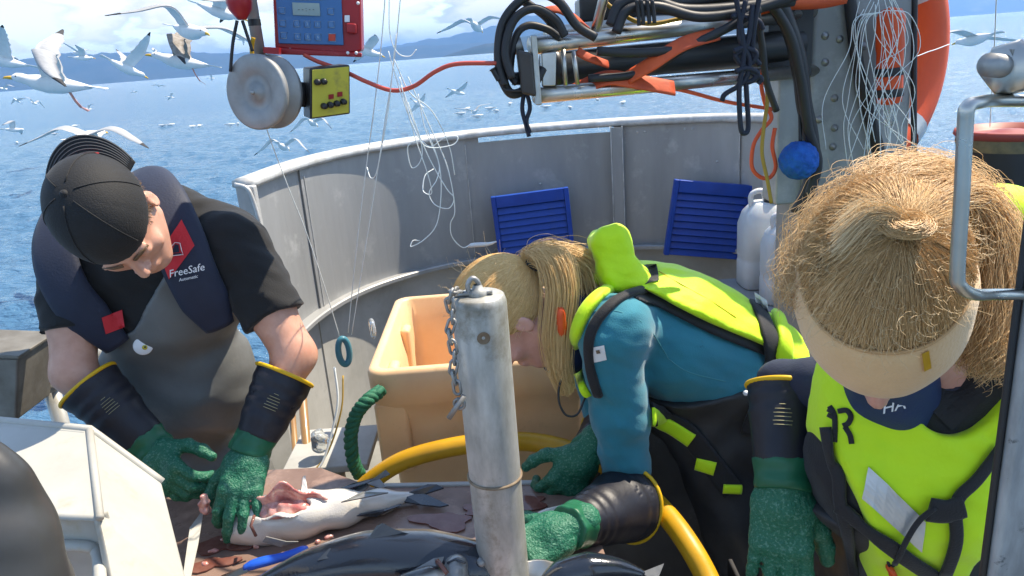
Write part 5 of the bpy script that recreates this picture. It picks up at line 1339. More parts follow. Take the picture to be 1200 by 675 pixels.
# round maker's badge on the bib
h = ray_hit(bibo, 168, 405)
if h:
    nr = nrm(h[2]); nr = nr if np.dot(nr, CAM-h[1]) > 0 else -nr
    bb = thing_c = make('badge', lathe([(0, .002), (.018, .0018), (.0195, 0), (.0195, -.01)], h[1]+nr*.002, nrm(nr*.4+nrm(CAM-h[1])*.6), 24), M['white'], bibo[0])
    make('badge_motif', lathe([(0, .0032), (.004, .003), (.0055, .002)], h[1]+nr*.0025+V(.004, 0, -.002), nrm(nr*.4+nrm(CAM-h[1])*.6), 12), M['yellowpl'], bibo[0])
    make('badge_bee', lathe([(0, .0042), (.0018, .004), (.0025, .002)], h[1]+nr*.0025+V(.005, 0, -.001), nrm(nr*.4+nrm(CAM-h[1])*.6), 10), M['blackpl'], bibo[0])
    make('badge_ring', torus(h[1]+nr*.003, .0155, .0007, nrm(nr*.4+nrm(CAM-h[1])*.6), 28, 5), M['keyline'], bibo[0])
toC = nrm(CAM-mWR)
gauntlet(man, mWL, mWL+(mEL-mWL)*.80+V(-.0, 0, .006), P(232, 614, 1.28)-mWL, V(.55, .75, -.35), V(.8, -.2, .4), rc=(.056, .064), rw=.041, seed=1, mark=.62,
         curls=((26, 45, 35), (30, 50, 40), (30, 50, 40), (28, 45, 40)), tcurl=40, tdir=(.62, .62, .45), spread=.10)
gauntlet(man, mWR, mWR+(mER-mWR)*.78, P(270, 626, 1.25)-mWR, V(-.15, .8, -.5), V(-.9, -.1, .2), rc=(.054, .062), rw=.041, seed=2, mark=.60,
         curls=((30, 34, 26), (18, 30, 24), (14, 28, 24), (10, 24, 22)), tcurl=30, spread=.20, tdir=(.6, .6, .5))

# ============================================================ the girl bending over in the middle
girl = thing('person', 'person with blonde ponytail bending low in teal shirt and neon vest', 'person', (.62, 1.6, 0), 'people on deck')
gS = P(712, 372, 1.52); gH = P(888, 452, 1.58)
gSn, gSf = P(714, 385, 1.37), P(692, 372, 1.66)
gEn, gWn = P(738, 580, 1.40), P(668, 618, 1.19)
gEf, gWf = P(712, 500, 1.60), P(688, 528, 1.42)
gHc = P(597, 368, 1.46); gHM = basis((-.86, -.12, .42), (-.46, -.10, -.88))
sp = nrm(gH-gS); bk = nrm(V(0, 0, 1)-sp*sp[2]); yy_ = np.cross(bk, sp)
def g_torso(p):
    Mt = np.stack([sp, yy_, bk])
    d = s_ell(p, gS*.60+gH*.40+bk*.010, (.205, .150, .124), Mt)
    d = smin(d, s_cone(p, gSn+V(.02, .02, -.01), gSf+V(.02, -.02, -.01), .060, .060), .05)
    d = smin(d, s_ell(p, gS*.22+gH*.78+bk*.004, (.16, .142, .114), Mt), .06)
    d = smin(d, s_ell(p, gH+sp*.03, (.12, .165, .115), Mt), .06)
    return d
gK = [(gH+sp*.05+V(0, -.09, -.06), V(.66, 1.42, .46), V(.70, 1.50, .08)), (gH+sp*.05+V(0, .09, -.06), V(.66, 1.74, .46), V(.70, 1.76, .08))]
def g_legs(p, o=0.0):
    d = None
    for h_, k_, a_ in gK:
        e = s_chain(p, [(h_, .092+o), (k_, .06+o), (a_, .045+o), (a_+V(-.14, 0, -.045), .035+o)], .03); d = e if d is None else smin(d, e, .01)
    return d
def g_arm(p, S, E_, W, o=0.0): return s_chain(p, [(S, .056+o), (S*.5+E_*.5, .046+o), (E_, .040+o), (W, .029+o)], .03)
def g_body(p):
    d = smin(g_torso(p)+.006, np.minimum(g_arm(p, gSn, gEn, gWn), g_arm(p, gSf, gEf, gWf)), .03); d = smin(d, g_legs(p), .03)
    d = smin(d, s_cone(p, gS+V(-.01, 0, 0), gHc-gHM[2]*.06-gHM[1]*.025, .056, .048), .03)
    return smin(d, head_sdf(p, gHc, gHM, .96), .018)
skin('body', g_body, V(-.22, 1.12, 0), V(.90, 1.92, 1.52), .0048, M['skin2'], girl, 1)
def g_shirt(p):
    d = g_torso(p)-.008
    for S, E_, W in ((gSn, gEn, gWn), (gSf, gEf, gWf)):
        a = s_chain(p, [(S, .064), (S*.5+E_*.5, .057), (E_, .048), (E_*.75+W*.25, .038)], .02)+wrinkle(p, .0022, ((5, 3, 21), (9, -8, 29), (-13, 7, 25)), 2.0)
        d = smin(d, a, .03)
    d = d+wrinkle(p, .0045, ((5, 9, 27), (19, -6, 13), (-11, 14, 9)), 1.6)+wrinkle(p, .0018, f=4)
    d = np.maximum(d, plane(p, gH+sp*.02, sp))
    return np.maximum(d, -s_cone(p, gS-sp*.05, gS-sp*.16, .056, .07))
shirtG = skin('shirt', g_shirt, V(-.05, 1.10, .80), V(.72, 1.84, 1.45), .0056, M['teal'], girl, 1)
def g_trou(p):
    d = smin(g_torso(p)-.020, g_legs(p, .022), .04)+wrinkle(p, .006, ((13, 5, 9), (7, -14, 13), (-19, 8, 21)), 1.4)
    t = (p-gS.astype(np.float32))@sp.astype(np.float32); hgt = (p-gS.astype(np.float32))@bk.astype(np.float32)
    cut = .25-t+1.1*np.clip(hgt+.02, -.1, .08)
    d = np.maximum(d, cut)
    e = smin(s_cone(p, P(775, 478, 1.50), P(868, 500, 1.52), .055, .095), s_cone(p, P(815, 500, 1.50), P(880, 640, 1.47), .07, .10), .05)
    return smin(d, e+wrinkle(p, .006, ((13, 5, 9), (7, -14, 13), (-19, 8, 21)), 1.4), .03)
trouG = skin('bib_trousers', g_trou, V(.05, 1.22, 0), V(.92, 1.96, 1.35), .0064, M['trouser'], girl, 1)
# vest: neon back panel over a black base
def vest_reg(p, lo_, t0, t1):
    q = p-gS.astype(np.float32); t = q@sp.astype(np.float32); h_ = q@bk.astype(np.float32)
    return np.maximum(np.maximum(lo_-h_, t0-t), t-t1), t, h_
def g_vblack(p):
    d = g_torso(p)-.020; r_, t, h_ = vest_reg(p, .076, -.055, .36)
    return smax(d, np.maximum(r_, .078+.04*np.clip(t-.15, 0, 1)-h_-.25*np.clip(t-.30, 0, 1)), .01)
def g_vneon(p):
    d = g_torso(p)-.036+wrinkle(p, .005, ((5, 3, 9), (17, -8, 5), (-9, 12, 14)), 1.2)+wrinkle(p, .002, f=3.3); r_, t, h_ = vest_reg(p, .094, -.048, .40)
    return smax(d, np.maximum(r_, .096+.04*np.clip(t-.15, 0, 1)-h_-.5*np.clip(t-.31, 0, 1)), .020)
vbk = skin('vest_backing', g_vblack, V(.05, 1.30, 1.05), V(.72, 1.80, 1.46), .005, M['webbing'], girl, 1)
vne = skin('vest_back', g_vneon, V(.05, 1.30, 1.05), V(.74, 1.82, 1.50), .0045, M['neon'], girl, 2)
hd = P(716, 292, 1.50)
skin('vest_collar_pillow', lambda p: smax(smin(s_box(p, P(717, 296, 1.50), (.040, .060, .054), .026, np.stack([nrm(_R+.25*_U), nrm(_F), nrm(_U-.25*_R)])), s_ell(p, P(728, 322, 1.50), (.058, .085, .030)), .03), plane(p, P(738, 270, 1.5), nrm(_R*.8+_U*.5)), .012)+wrinkle(p, .004, f=1.8)+wrinkle(p, .0016, f=5), hd-V(.12, .12, .11), hd+V(.12, .12, .10), .004, M['neon'], girl, 2)
bpy.context.view_layer.update()
gobjs = [shirtG, vbk, vne]
def band_on(name, pts, w, th, mat, parent, objs, off=.004, puff=.35, n=6):   # a strap laid over the clothes along photo points
    out, nn = [], []
    for q in spline([V(a, b_, 0) for a, b_ in pts], n):
        h = ray_hit(objs, q[0], q[1])
        if h is None: continue
        nr = nrm(h[2] if np.dot(h[2], CAM-h[1]) > 0 else -h[2]); out.append(h[1]+nr*off); nn.append(nr)
    if len(out) < 4: print('NOHIT band', name, pts[0]); return None
    out, nn = np.array(out), np.array(nn)
    for _ in range(3):
        out[1:-1] = (out[:-2]+2*out[1:-1]+out[2:])/4; nn[1:-1] = (nn[:-2]+2*nn[1:-1]+nn[2:])/4
    return make(name, strip(list(out), w, th, nn, 8, puff), mat, parent)
band_on('vest_edge', [(756, 340), (724, 352), (700, 376), (691, 402), (694, 436), (702, 462)], .020, .010, M['webbing'], girl, gobjs, .001)
band_on('vest_front_strap', [(750, 332), (714, 342), (688, 366), (677, 400), (680, 432), (690, 456)], .028, .016, M['neon'], girl, gobjs, .002)
for pts in ([(772, 318), (800, 334), (832, 352), (862, 372)], [(758, 302), (800, 312), (850, 330), (882, 350)]): band_on('vest_seam', pts, .0022, .0012, M['cuff'], vne, [vne], .0002)
decal('hook_patch', [(702, 325), (769, 309), (772, 330), (712, 345)], [vne, vbk], M['blackmesh'], vne, .004)
decal('grey_reflector', [(884, 342), (899, 352), (901, 372), (888, 376)], [vne, vbk, trouG], M['retro'], vne, .004)
decal('shirt_label', [(690, 408), (708, 404), (711, 421), (694, 425)], [shirtG], M['white'], shirtG, .002, 5)
decal('label_motif', [(699, 410), (703, 409), (704, 413), (700, 414)], [shirtG], M['rust'], shirtG, .0032, 3)
for pts in ([(688, 366), (722, 364), (756, 380), (776, 408), (783, 420)], [(783, 420), (806, 436), (850, 447)]):
    band_on('shirt_seam', pts, .0022, .0016, M['seam'], shirtG, [shirtG], -.0004)
band_on('waist_strap', [(880, 345), (898, 385), (905, 425), (892, 470), (880, 510)], .045, .008, M['webbing'], girl, [trouG, shirtG, vbk, vne], .002)
band_on('hip_panel', [(908, 372), (916, 400), (920, 430), (918, 452)], .034, .014, M['neon'], girl, [trouG, shirtG, vbk, vne], .006)
band_on('leg_strap', [(764, 486), (800, 500), (832, 540), (858, 575)], .048, .006, M['webbing'], girl, [trouG, shirtG], .003)
band_on('neon_strap', [(760, 488), (785, 496), (812, 514)], .034, .008, M['neon'], girl, [trouG, shirtG], .008)
band_on('neon_strap', [(816, 540), (838, 547)], .030, .008, M['neon'], girl, [trouG, shirtG], .008)
band_on('neon_strap', [(846, 570), (866, 572)], .020, .008, M['neon'], girl, [trouG, shirtG], .008)
h = ray_hit([trouG], 874, 462)
if h: make('snap_button', lathe([(0, .005), (.004, .0045), (.006, 0)], h[1]+nrm(h[2])*.004, CAM-h[1], 12), M['white'], trouG)
# neck tube, whistle, black cord
skin('neck_tube', lambda p: s_cone(p, P(672, 378, 1.48), P(660, 412, 1.47), .068, .052)+wrinkle(p, .004, f=2.5), P(668, 395, 1.48)-.13, P(668, 395, 1.48)+.13, .0045, M['tube'], girl, 1)
wh = path([(656, 360, 1.385), (658, 378, 1.38), (659, 394, 1.385)], 1.38, n=5)
make('whistle', tube(wh, [.006, .009, .010, .010, .009, .010, .010, .010, .009, .008, .005], 10), M['orange'], girl)
make('elastic_cord', tube(path([(690, 456, 1.38), (684, 470, 1.36), (676, 486, 1.35), (663, 486, 1.35), (655, 470, 1.36), (656, 450, 1.375), (664, 434, 1.39)], 1.37), .0022, 6), M['black'], girl)
gauntlet(girl, gWn, gWn+(gEn-gWn)*.80+V(.016, -.006, -.004), P(628, 640, 1.16)-gWn, V(-.1, .5, -.9), V(-.2, .8, .4), rc=(.05, .078), rw=.041, seed=4,
         curls=((30, 40, 35), (32, 42, 35), (30, 42, 35), (28, 40, 30)), tcurl=35)
gauntlet(girl, gWf, gWf+(gEf-gWf)*.9, P(648, 590, 1.38)-gWf, V(-.5, .6, -.6), V(-.5, -.6, .4), rc=(.05, .055), rw=.036, seed=5,
         curls=((35, 45, 40), (36, 48, 40), (38, 48, 40), (38, 45, 40)), tcurl=40)
# hair: scalp layer, combed strands to the tie, ponytail
def ell_proj(c, Mh, off, rad_, l):                                    # push a local point onto the skull ellipsoid
    e = l-off; k = np.sqrt(((e/rad_)**2).sum(-1, keepdims=True)); return off+e/np.maximum(k, 1e-6)
g_off, g_rad = np.array([0, -.012, .030]), np.array([.076, .096, .088])*.98+.006
def g_scalp(p):
    q = ((p-gHc.astype(np.float32))@gHM.astype(np.float32).T)
    d = s_ell(q, g_off, g_rad); return np.maximum(d, np.maximum(q[..., 1]-.062-.25*(q[..., 2]), -.052-q[..., 2]+1.0*np.clip(q[..., 1]+.02, 0, 1)*1.2))
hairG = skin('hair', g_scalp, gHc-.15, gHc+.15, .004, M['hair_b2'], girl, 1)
tie_w = P(619, 314, 1.455); tie_l = gHM@(tie_w-gHc); tie_l = ell_proj(0, 0, g_off, g_rad+.010, tie_l)
g = np.random.default_rng(11); n_, m_ = 7500, 11
th_ = g.uniform(0, 2*math.pi, n_*3); ph_ = np.arccos(g.uniform(-.75, 1, n_*3))
st = np.stack([np.sin(ph_)*np.cos(th_)*g_rad[0], np.sin(ph_)*np.sin(th_)*g_rad[1], np.cos(ph_)*g_rad[2]], -1)+g_off
ok = (st[:, 1] < .060+.25*st[:, 2]) & (st[:, 2] > -.050+1.2*np.clip(st[:, 1]+.02, 0, 1)); st = st[ok][:n_]
t_ = np.linspace(0, 1, m_)[None, :, None]
lin = st[:, None, :]*(1-t_)+tie_l[None, None, :]*t_+g.normal(0, .0012, (len(st), 1, 3))
lift = 1+(.012+.02*t_)*1.0+g.uniform(0, .03, (len(st), 1, 1))
pr = g_off+(ell_proj(0, 0, g_off, g_rad, lin)-g_off)*lift
pr = pr+.0012*np.sin(t_*9+g.uniform(0, 6, (len(st), 1, 1)))
strands('hair_strands', (pr@gHM)+gHc, .00045, .00036, M['hair_b'], hairG)
tie_p = gHc+gHM.T@tie_l*1.0
tail_c = np.array(spline([tie_p, P(634, 300, 1.44), P(650, 306, 1.42), P(658, 340, 1.405), P(654, 385, 1.395), P(655, 425, 1.39), P(664, 456, 1.39)], 6))
n_ = 2600; off = g.normal(0, 1, (n_, 1, 3)); tt = np.linspace(0, 1, len(tail_c))[None, :, None]
wid = np.interp(tt, [0, .08, .3, .7, 1], [.006, .008, .0125, .0115, .006])
tail = tail_c[None]+off*wid*np.array([1.0, .6, .7])+.004*np.sin(tt*7+g.uniform(0, 6, (n_, 1, 1)))*tt
tail2 = np.array(spline([tie_p, P(628, 298, 1.47), P(655, 298, 1.50), P(690, 318, 1.50), P(700, 345, 1.48)], 9))
n2 = 900; off2 = g.normal(0, 1, (n2, 1, 3)); tt2 = np.linspace(0, 1, len(tail2))[None, :, None]
tl2 = tail2[None]+off2*np.interp(tt2, [0, .1, .5, 1], [.007, .010, .018, .022])*np.array([1, .8, .7])
strands('ponytail', tail, .0005, .00035, M['hair_b'], hairG)
strands('ponytail', tl2, .0005, .00035, M['hair_b'], hairG)
make('hair_tie', torus(tie_p+gHM.T@nrm(tie_l-g_off)*.004, .013, .0065, P(634, 303, 1.44)-tie_p, 20, 8), M['black'], hairG)
fl = []
for k in range(70):
    b0 = gHc+gHM.T@ell_proj(0, 0, g_off, g_rad+.004, st[g.integers(len(st))]); v = g.normal(0, 1, 3); a = nrm(gHM.T@nrm(gHM@(b0-gHc))+.6*v)
    fl.append([b0+a*t+V(0, 0, .5*t*t*10*g.normal())+.004*math.sin(t*90+k)*nrm(v) for t in np.linspace(0, .045*g.uniform(.4, 1), 8)])
strands('loose_hair', fl, .0004, .00025, M['hair_fz'], hairG)

# ============================================================ the woman bending towards the camera on the right
wom = thing('person', 'person with curly hair and beige headband in bright yellow vest', 'person', (.66, 1.3, 0), 'people on deck')
wHc = P(1033, 350, .775); wHM = basis((-.40, -.79, .47), (-.18, -.42, -.89))
wSl, wSr = P(1008, 455, .97), P(1215, 425, .90)
wE, wW = P(917, 450, 1.09), P(918, 566, 1.00)
wCh, wBe, wHi = P(1074, 540, .97), P(1086, 650, 1.02), V(.62, 1.20, .84)
wE2, wW2 = V(.84, .98, 1.08), V(.76, .84, .96)
def w_torso(p):
    d = s_cone(p, wSl+V(.03, .01, 0), wSr+V(-.03, .01, 0), .056, .056)
    d = smin(d, s_ell(p, wCh, (.145, .095, .13)), .05)
    d = smin(d, s_ell(p, wBe, (.135, .10, .13)), .06)
    return smin(d, s_ell(p, wHi, (.16, .13, .13)), .06)
wK = [(wHi+V(-.08, 0, -.06), V(.54, 1.18, .45), V(.54, 1.22, .08)), (wHi+V(.08, 0, -.06), V(.70, 1.18, .45), V(.70, 1.22, .08))]
def w_legs(p, o=0.0):
    d = None
    for h_, k_, a_ in wK:
        e = s_chain(p, [(h_, .09+o), (k_, .06+o), (a_, .045+o), (a_+V(0, -.14, -.045), .035+o)], .03); d = e if d is None else smin(d, e, .01)
    return d
def w_arm(p, S, E_, W, o=0.0): return s_chain(p, [(S+V(0, .05, -.02), .038+o), (E_, .028+o), (W, .025+o)], .010)
def w_body(p):
    d = smin(w_torso(p)+.006, np.minimum(w_arm(p, wSl, wE, wW), w_arm(p, wSr, wE2, wW2)), .03); d = smin(d, w_legs(p), .03)
    d = smin(d, s_cone(p, (wSl+wSr)/2+V(0, .01, .02), wHc-wHM[2]*.07-wHM[1]*.03, .055, .05), .03)
    return smin(d, head_sdf(p, wHc, wHM, .97), .018)
skin('body', w_body, V(.20, .50, 0), V(.98, 1.46, 1.70), .0054, M['skin2'], wom, 1)
def w_shirt(p):
    d = w_torso(p)-.010
    for S, E_, W in ((wSl, wE, wW), (wSr, wE2, wW2)):
        d = smin(d, s_chain(p, [(S+V(0, .05, -.02), .048), (E_, .037), (E_*.85+W*.15, .034)], .012), .02)
    d = d+wrinkle(p, .004, f=1.7)
    return np.maximum(d, -s_cone(p, (wSl+wSr)/2+V(0, -.02, .05), wHc-wHM[2]*.05, .05, .07))
shW = skin('shirt', w_shirt, V(.20, .66, .70), V(1.0, 1.42, 1.55), .006, M['navy'], wom, 1)
skin('bib_trousers', lambda p: np.maximum(smin(w_torso(p)-.020, w_legs(p, .022), .04)+wrinkle(p, .006, f=1.3), p[..., 2]-1.08), V(.32, .80, 0), V(.96, 1.44, 1.12), .0068, M['trouser'], wom, 1)
# vest: one front panel in neon over black mesh sides
imR, imU = _R.astype(np.float32), _U.astype(np.float32)
def px_of(p):                                                          # where a point of the vest falls across the chest
    v = p-CAM.astype(np.float32); w = v@_F.astype(np.float32); w = np.maximum(w, .05); return 600+FPX*(v@imR)/w, 337.5-FPX*(v@imU)/w
chC = wCh.astype(np.float32)
def w_vest(p, th, grow):
    d = w_torso(p)-th+wrinkle(p, .0045, ((5, 3, 11), (13, -8, 7), (-9, 7, 14)), 1.5)+wrinkle(p, .0016, f=4)
    q = p-chC; u = q@imR; v = q@imU                                     # body-wide and body-high coordinates
    left = -.160-grow-u+.45*np.clip(.05-v, 0, .30)
    right = u-(.115+grow-.57*np.clip(.04-v, 0, .11))
    low = -v-.26
    neck = .050-grow-np.sqrt((u+.026)**2+((v-.125)*.8)**2)
    front = q[..., 1]-.03
    return np.maximum(smax(smax(smax(d, left, .01), right, .01), neck, .01), np.maximum(low, front))
vW0 = skin('vest_backing', lambda p: w_vest(p, .018, .030), V(.30, .72, .84), V(.98, 1.12, 1.52), .005, M['webbing'], wom, 1)
vW = skin('vest_front', lambda p: w_vest(p, .034, .0), V(.30, .70, .84), V(.98, 1.12, 1.52), .0045, M['neon'], wom, 2)
bpy.context.view_layer.update()
wob = [vW, vW0, shW]
decal('reflective_panel', [(1018, 546), (1084, 610), (1080, 645), (1012, 583)], wob, M['retro'], vW, .004)
decal('black_shoulder_patch', [(1083, 471), (1130, 430), (1166, 452), (1114, 504)], wob, M['webbing'], vW, .004)
band_on('waist_strap', [(985, 590), (1020, 618), (1055, 645), (1095, 672), (1120, 690)], .024, .006, M['webbing'], wom, wob, .006)
band_on('thin_strap', [(1092, 588), (1070, 606), (1056, 632), (1048, 650)], .007, .004, M['webbing'], wom, wob, .012)
band_on('chest_strap', [(1085, 592), (1106, 594), (1124, 588)], .034, .006, M['webbing'], wom, wob, .008)
band_on('side_edge', [(972, 500), (978, 535), (986, 560), (988, 590), (1000, 640), (1008, 690)], .018, .006, M['webbing'], wom, wob, .006)
band_on('side_edge', [(1168, 520), (1140, 560), (1116, 585), (1118, 630), (1106, 668)], .016, .006, M['webbing'], wom, wob, .006)
# the black letter-like emblem on the chest
c0, n0 = decal_frame(wob, 986, 496, .004); ex, ey = nrm(_R*1.0-_U*.10), nrm(_U+_R*.10)
def ep2(x, y): 
    hh_ = ray_hit(wob, 986+x, 496-y); return (hh_[1]+nrm(CAM-hh_[1])*.003) if hh_ else c0+ex*x*.0012+ey*y*.0012
for pts, w in (([(-14, 20), (-8, 8), (-8, -22)], .007), ([(-16, 16), (-8, 12)], .006), ([(-16, 10), (-8, 6)], .006), ([(-4, 14), (6, 15), (11, 8), (8, 0), (2, -3)], .007), ([(4, -4), (10, -14), (12, -24)], .007)):
    pp = spline([ep2(*q) for q in pts], 4); make('emblem_stroke', strip(pp, w, .0012, CAM-c0), M['webbing'], vW)
tg = path([(1042, 640, .985), (1044, 660, .975), (1046, 676, .97), (1050, 700, .965)], .97, n=4)
h = ray_hit(wob, 1046, 668)
hy = (h[1][1]-.012) if h else .95
make('pull_tab', tube(path([(1041, 664, hy), (1046, 672, hy), (1050, 690, hy)], hy, n=4), [.006, .009, .010, .010, .010, .010, .010, .009, .009][:9], 10, flat=.5), M['orange'], wom)
make('tab_cord', tube(path([(1046, 640, hy), (1040, 650, hy), (1043, 664, hy), (1052, 656, hy), (1049, 640, hy)], hy, n=5), .0022, 6), M['black'], wom)
skin('neck_tube', lambda p: s_cone(p, wHc-wHM[2]*.10+wHM[1]*.02, P(1052, 482, .965), .050, .066)+wrinkle(p, .004, f=2.2), P(1048, 470, .93)+V(-.18, -.20, -.16), P(1048, 470, .93)+V(.18, .16, .18), .005, M['tube'], wom, 1)
gauntlet(wom, wW, wW+(wE-wW)*.98, P(912, 690, .95)-wW, V(.35, .85, -.1), V(.9, -.3, .1), rc=(.05, .054), rw=.042, seed=7, mark=.60, sc=1.06,
         curls=((18, 20, 18), (14, 20, 16), (14, 18, 16), (10, 16, 14)), tcurl=24, spread=.14, tdir=(.75, .5, .4))
gauntlet(wom, wW2, wW2+(wE2-wW2)*.9, V(-.05, -.06, -.12), V(-.6, .3, -.3), V(-.3, -.7, .2), rc=(.05, .05), rw=.037, seed=8, curls=((30, 30, 25),)*4, tcurl=30)
# headband
w_off, w_rad = np.array([0, -.012, .030]), np.array([.076, .096, .088])*.97
def w_band(p):
    q = ((p-wHc.astype(np.float32))@wHM.astype(np.float32).T); d = s_ell(q, w_off+np.array([0, .004, -.010]), w_rad+np.array([.015, .023, .014]))
    lo_ = -.042+.05*(q[..., 1]-.08); hi_ = .096+.30*(q[..., 1]-.08)
    return np.maximum(smax(smax(d, lo_-q[..., 2]-.012, .010), q[..., 2]-hi_, .006), -(d+.012))+wrinkle(p, .0018, ((3, 2, 31), (5, -4, 43), (-4, 6, 37)), 1.6)
def band_edge(fz, grow):
    out = []
    for a in np.linspace(-2.0, 2.0, 50):
        x, y = math.sin(a), math.cos(a); zz = fz(.09*y); rr3 = w_rad0+np.array([.015, .023, .014])+grow; cz = (zz-(w_off0[2]-.010))/rr3[2]; k = math.sqrt(max(1-cz*cz, .02))
        out.append(wHc+wHM.T@np.array([w_off0[0]+x*rr3[0]*k, w_off0[1]+.004+y*rr3[1]*k, zz]))
    return out
w_off0, w_rad0 = w_off.copy(), w_rad.copy()
bnd = skin('headband', w_band, wHc-.17, wHc+.17, .0036, M['band'], wom, 2)
bpy.context.view_layer.update()
make('hem', tube(band_edge(lambda y: .092+.30*(y-.08), .0005), .0022, 6), M['hem'], bnd)
make('hem', tube(band_edge(lambda y: -.040+.05*(y-.08), .0), .0026, 6), M['hem'], bnd)
decal('label_tab', [(1079, 414), (1087, 410), (1090, 430), (1082, 434)], [bnd], M['hose'], bnd, .002, 4)
# curly hair
w_rad = w_rad+.010
def w_scalp(p):
    q = ((p-wHc.astype(np.float32))@wHM.astype(np.float32).T); d = s_ell(q, w_off, w_rad)
    return np.maximum(d+.0012*np.sin(q[..., 0]*190+9*np.sin(q[..., 1]*20)), np.minimum(.088+.30*(q[..., 1]-.08)-q[..., 2], 99)-.35*np.clip(-q[..., 1]-.0, 0, .2))
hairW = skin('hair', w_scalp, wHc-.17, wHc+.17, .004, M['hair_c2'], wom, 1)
def on_scalp(px, py, grow=.012):                                       # sight line to the scalp ellipsoid
    o_ = (wHM@(CAM-wHc)-w_off)/(w_rad+grow); d_ = (wHM@nrm(ray(px, py)))/(w_rad+grow); a, b_, c_ = d_@d_, o_@d_, o_@o_-1
    t = (-b_-math.sqrt(max(b_*b_-a*c_, 0)))/a; return w_off+(o_+d_*t)*(w_rad+grow)
knot = on_scalp(1060, 268)
g = np.random.default_rng(31); n_, m_ = 17000, 12
th_ = g.uniform(0, 2*math.pi, n_*3); ph_ = np.arccos(g.uniform(-.35, 1, n_*3))
st = np.stack([np.sin(ph_)*np.cos(th_)*w_rad[0], np.sin(ph_)*np.sin(th_)*w_rad[1], np.cos(ph_)*w_rad[2]], -1)+w_off
ok = st[:, 2] > .095+.30*(st[:, 1]-.08)-.35*np.clip(-st[:, 1], 0, .2); st = st[ok][:n_]
t_ = np.linspace(0, 1, m_)[None, :, None]
lin = st[:, None, :]*(1-t_)+knot[None, None, :]*t_; kk = len(st)
fr_ = g.uniform(0, 1, (kk, 1, 1))**4
lift = 1.01+.10*np.sin(math.pi*np.clip(t_, 0, 1))*fr_+.05*(1-t_)*g.uniform(0, 1, (kk, 1, 1))
pr = w_off+(ell_proj(0, 0, w_off, w_rad, lin)-w_off)*lift
amp = .0013*(1-t_*.6)*g.uniform(.3, 1.6, (kk, 1, 1)); fq = g.uniform(10, 22, (kk, 1, 1)); p0 = g.uniform(0, 6.3, (kk, 1, 1))
pr = pr+np.concatenate([amp*np.sin(t_*fq+p0), amp*np.cos(t_*fq*1.1+p0), amp*np.sin(t_*fq*.9+p0+1)], -1)
strands('hair_strands', (pr@wHM)+wHc, .00026, .0002, M['hair_c'], hairW)
kp = wHc+wHM.T@knot; kax = nrm(wHM.T@nrm(knot-w_off))
# small twisted knot of hair on the crown
kn = []
for k in range(900):
    a0 = g.uniform(0, 6.28); rr2 = g.uniform(.006, .016); hgt = g.normal(.008, .004)
    u = nrm(np.cross(kax, V(.1, .2, .9))); w = np.cross(kax, u)
    if k % 3 == 0: hgt = g.normal(.008, .002); rr2 = g.uniform(.008, .020)
    kn.append([kp+(u*math.cos(a0+t*2.2)+w*math.sin(a0+t*2.2)*.8)*rr2*(1+.3*math.sin(t*3))+kax*(hgt+.006*math.sin(t*2+a0)) for t in np.linspace(0, 1.6, 9)])
strands('hair_knot', kn, .00035, .0003, M['hair_c'], hairW)
fp = [kp+kax*.004, wHc+wHM.T@on_scalp(1040, 256, .020), wHc+wHM.T@on_scalp(1015, 258, .020), wHc+wHM.T@on_scalp(990, 280, .014)]
fb = np.array(spline(fp, 6)); ofs = g.normal(0, 1, (700, 1, 3)); tq = np.linspace(0, 1, len(fb))[None, :, None]
strands('hair_roll', fb[None]+ofs*np.array([.004, .004, .006])*(.6+tq), .0003, .00025, M['hair_fz'], hairW)
# long curls falling behind and beside the head
def curl_mass(name, c_pts, n, spread, amp_, fq_, r0, mat, seed):
    gg = np.random.default_rng(seed); cpt = np.array(spline(c_pts, 7)); m2 = len(cpt); tt = np.linspace(0, 1, m2)[None, :, None]
    of = gg.normal(0, 1, (n, 1, 3))*spread; f2 = gg.uniform(.6, 1.4, (n, 1, 1))*fq_; p2 = gg.uniform(0, 6.3, (n, 1, 1)); a2 = amp_*gg.uniform(.4, 1.5, (n, 1, 1))*(.3+tt)
    q = cpt[None]+of*(.5+.8*np.sin(tt*math.pi*.8))+np.concatenate([a2*np.sin(tt*f2+p2), a2*np.cos(tt*f2+p2), a2*.6*np.sin(tt*f2*1.2+p2)], -1)
    return strands(name, q, r0, r0*.7, mat, hairW)
curl_mass('hair_curls', [P(1085, 240, 0.785), P(1130, 228, 0.835), P(1160, 270, 0.835), P(1163, 340, 0.815), P(1158, 395, 0.795), P(1154, 425, 0.785)], 1600, np.array([.011, .014, .010]), .005, 22, .00034, M['hair_c'], 4)
curl_mass('hair_curls', [P(1060, 238, 0.795), P(1030, 215, 0.835), P(1070, 205, 0.865), P(1112, 215, 0.875), P(1145, 245, 0.865)], 1400, np.array([.016, .014, .009]), .005, 20, .00034, M['hair_c'], 5)
curl_mass('hair_curls', [P(1040, 235, 0.795), P(998, 232, 0.825), P(966, 264, 0.815), P(946, 312, 0.795), P(938, 350, 0.775)], 800, np.array([.010, .014, .010]), .005, 20, .0003, M['hair_c'], 6)
fz = []
for k in range(700):                                                   # frizz standing off the head
    b0l = st[g.integers(kk)]; b0 = wHc+wHM.T@(w_off+(b0l-w_off)*1.03); nn = wHM.T@nrm(b0l-w_off); side = nrm(g.normal(0, 1, 3)); L_ = g.uniform(.012, .045); r_ = g.uniform(.003, .008); w_ = g.uniform(3, 9); sd2 = np.cross(nn, side)
    fz.append([b0+nn*L_*t*.55+side*(r_*math.sin(w_*t)+L_*.5*t)+sd2*r_*(1-math.cos(w_*t)) for t in np.linspace(0, 1, 12)])
strands('frizz', fz, .0002, .00015, M['hair_fz'], hairW)
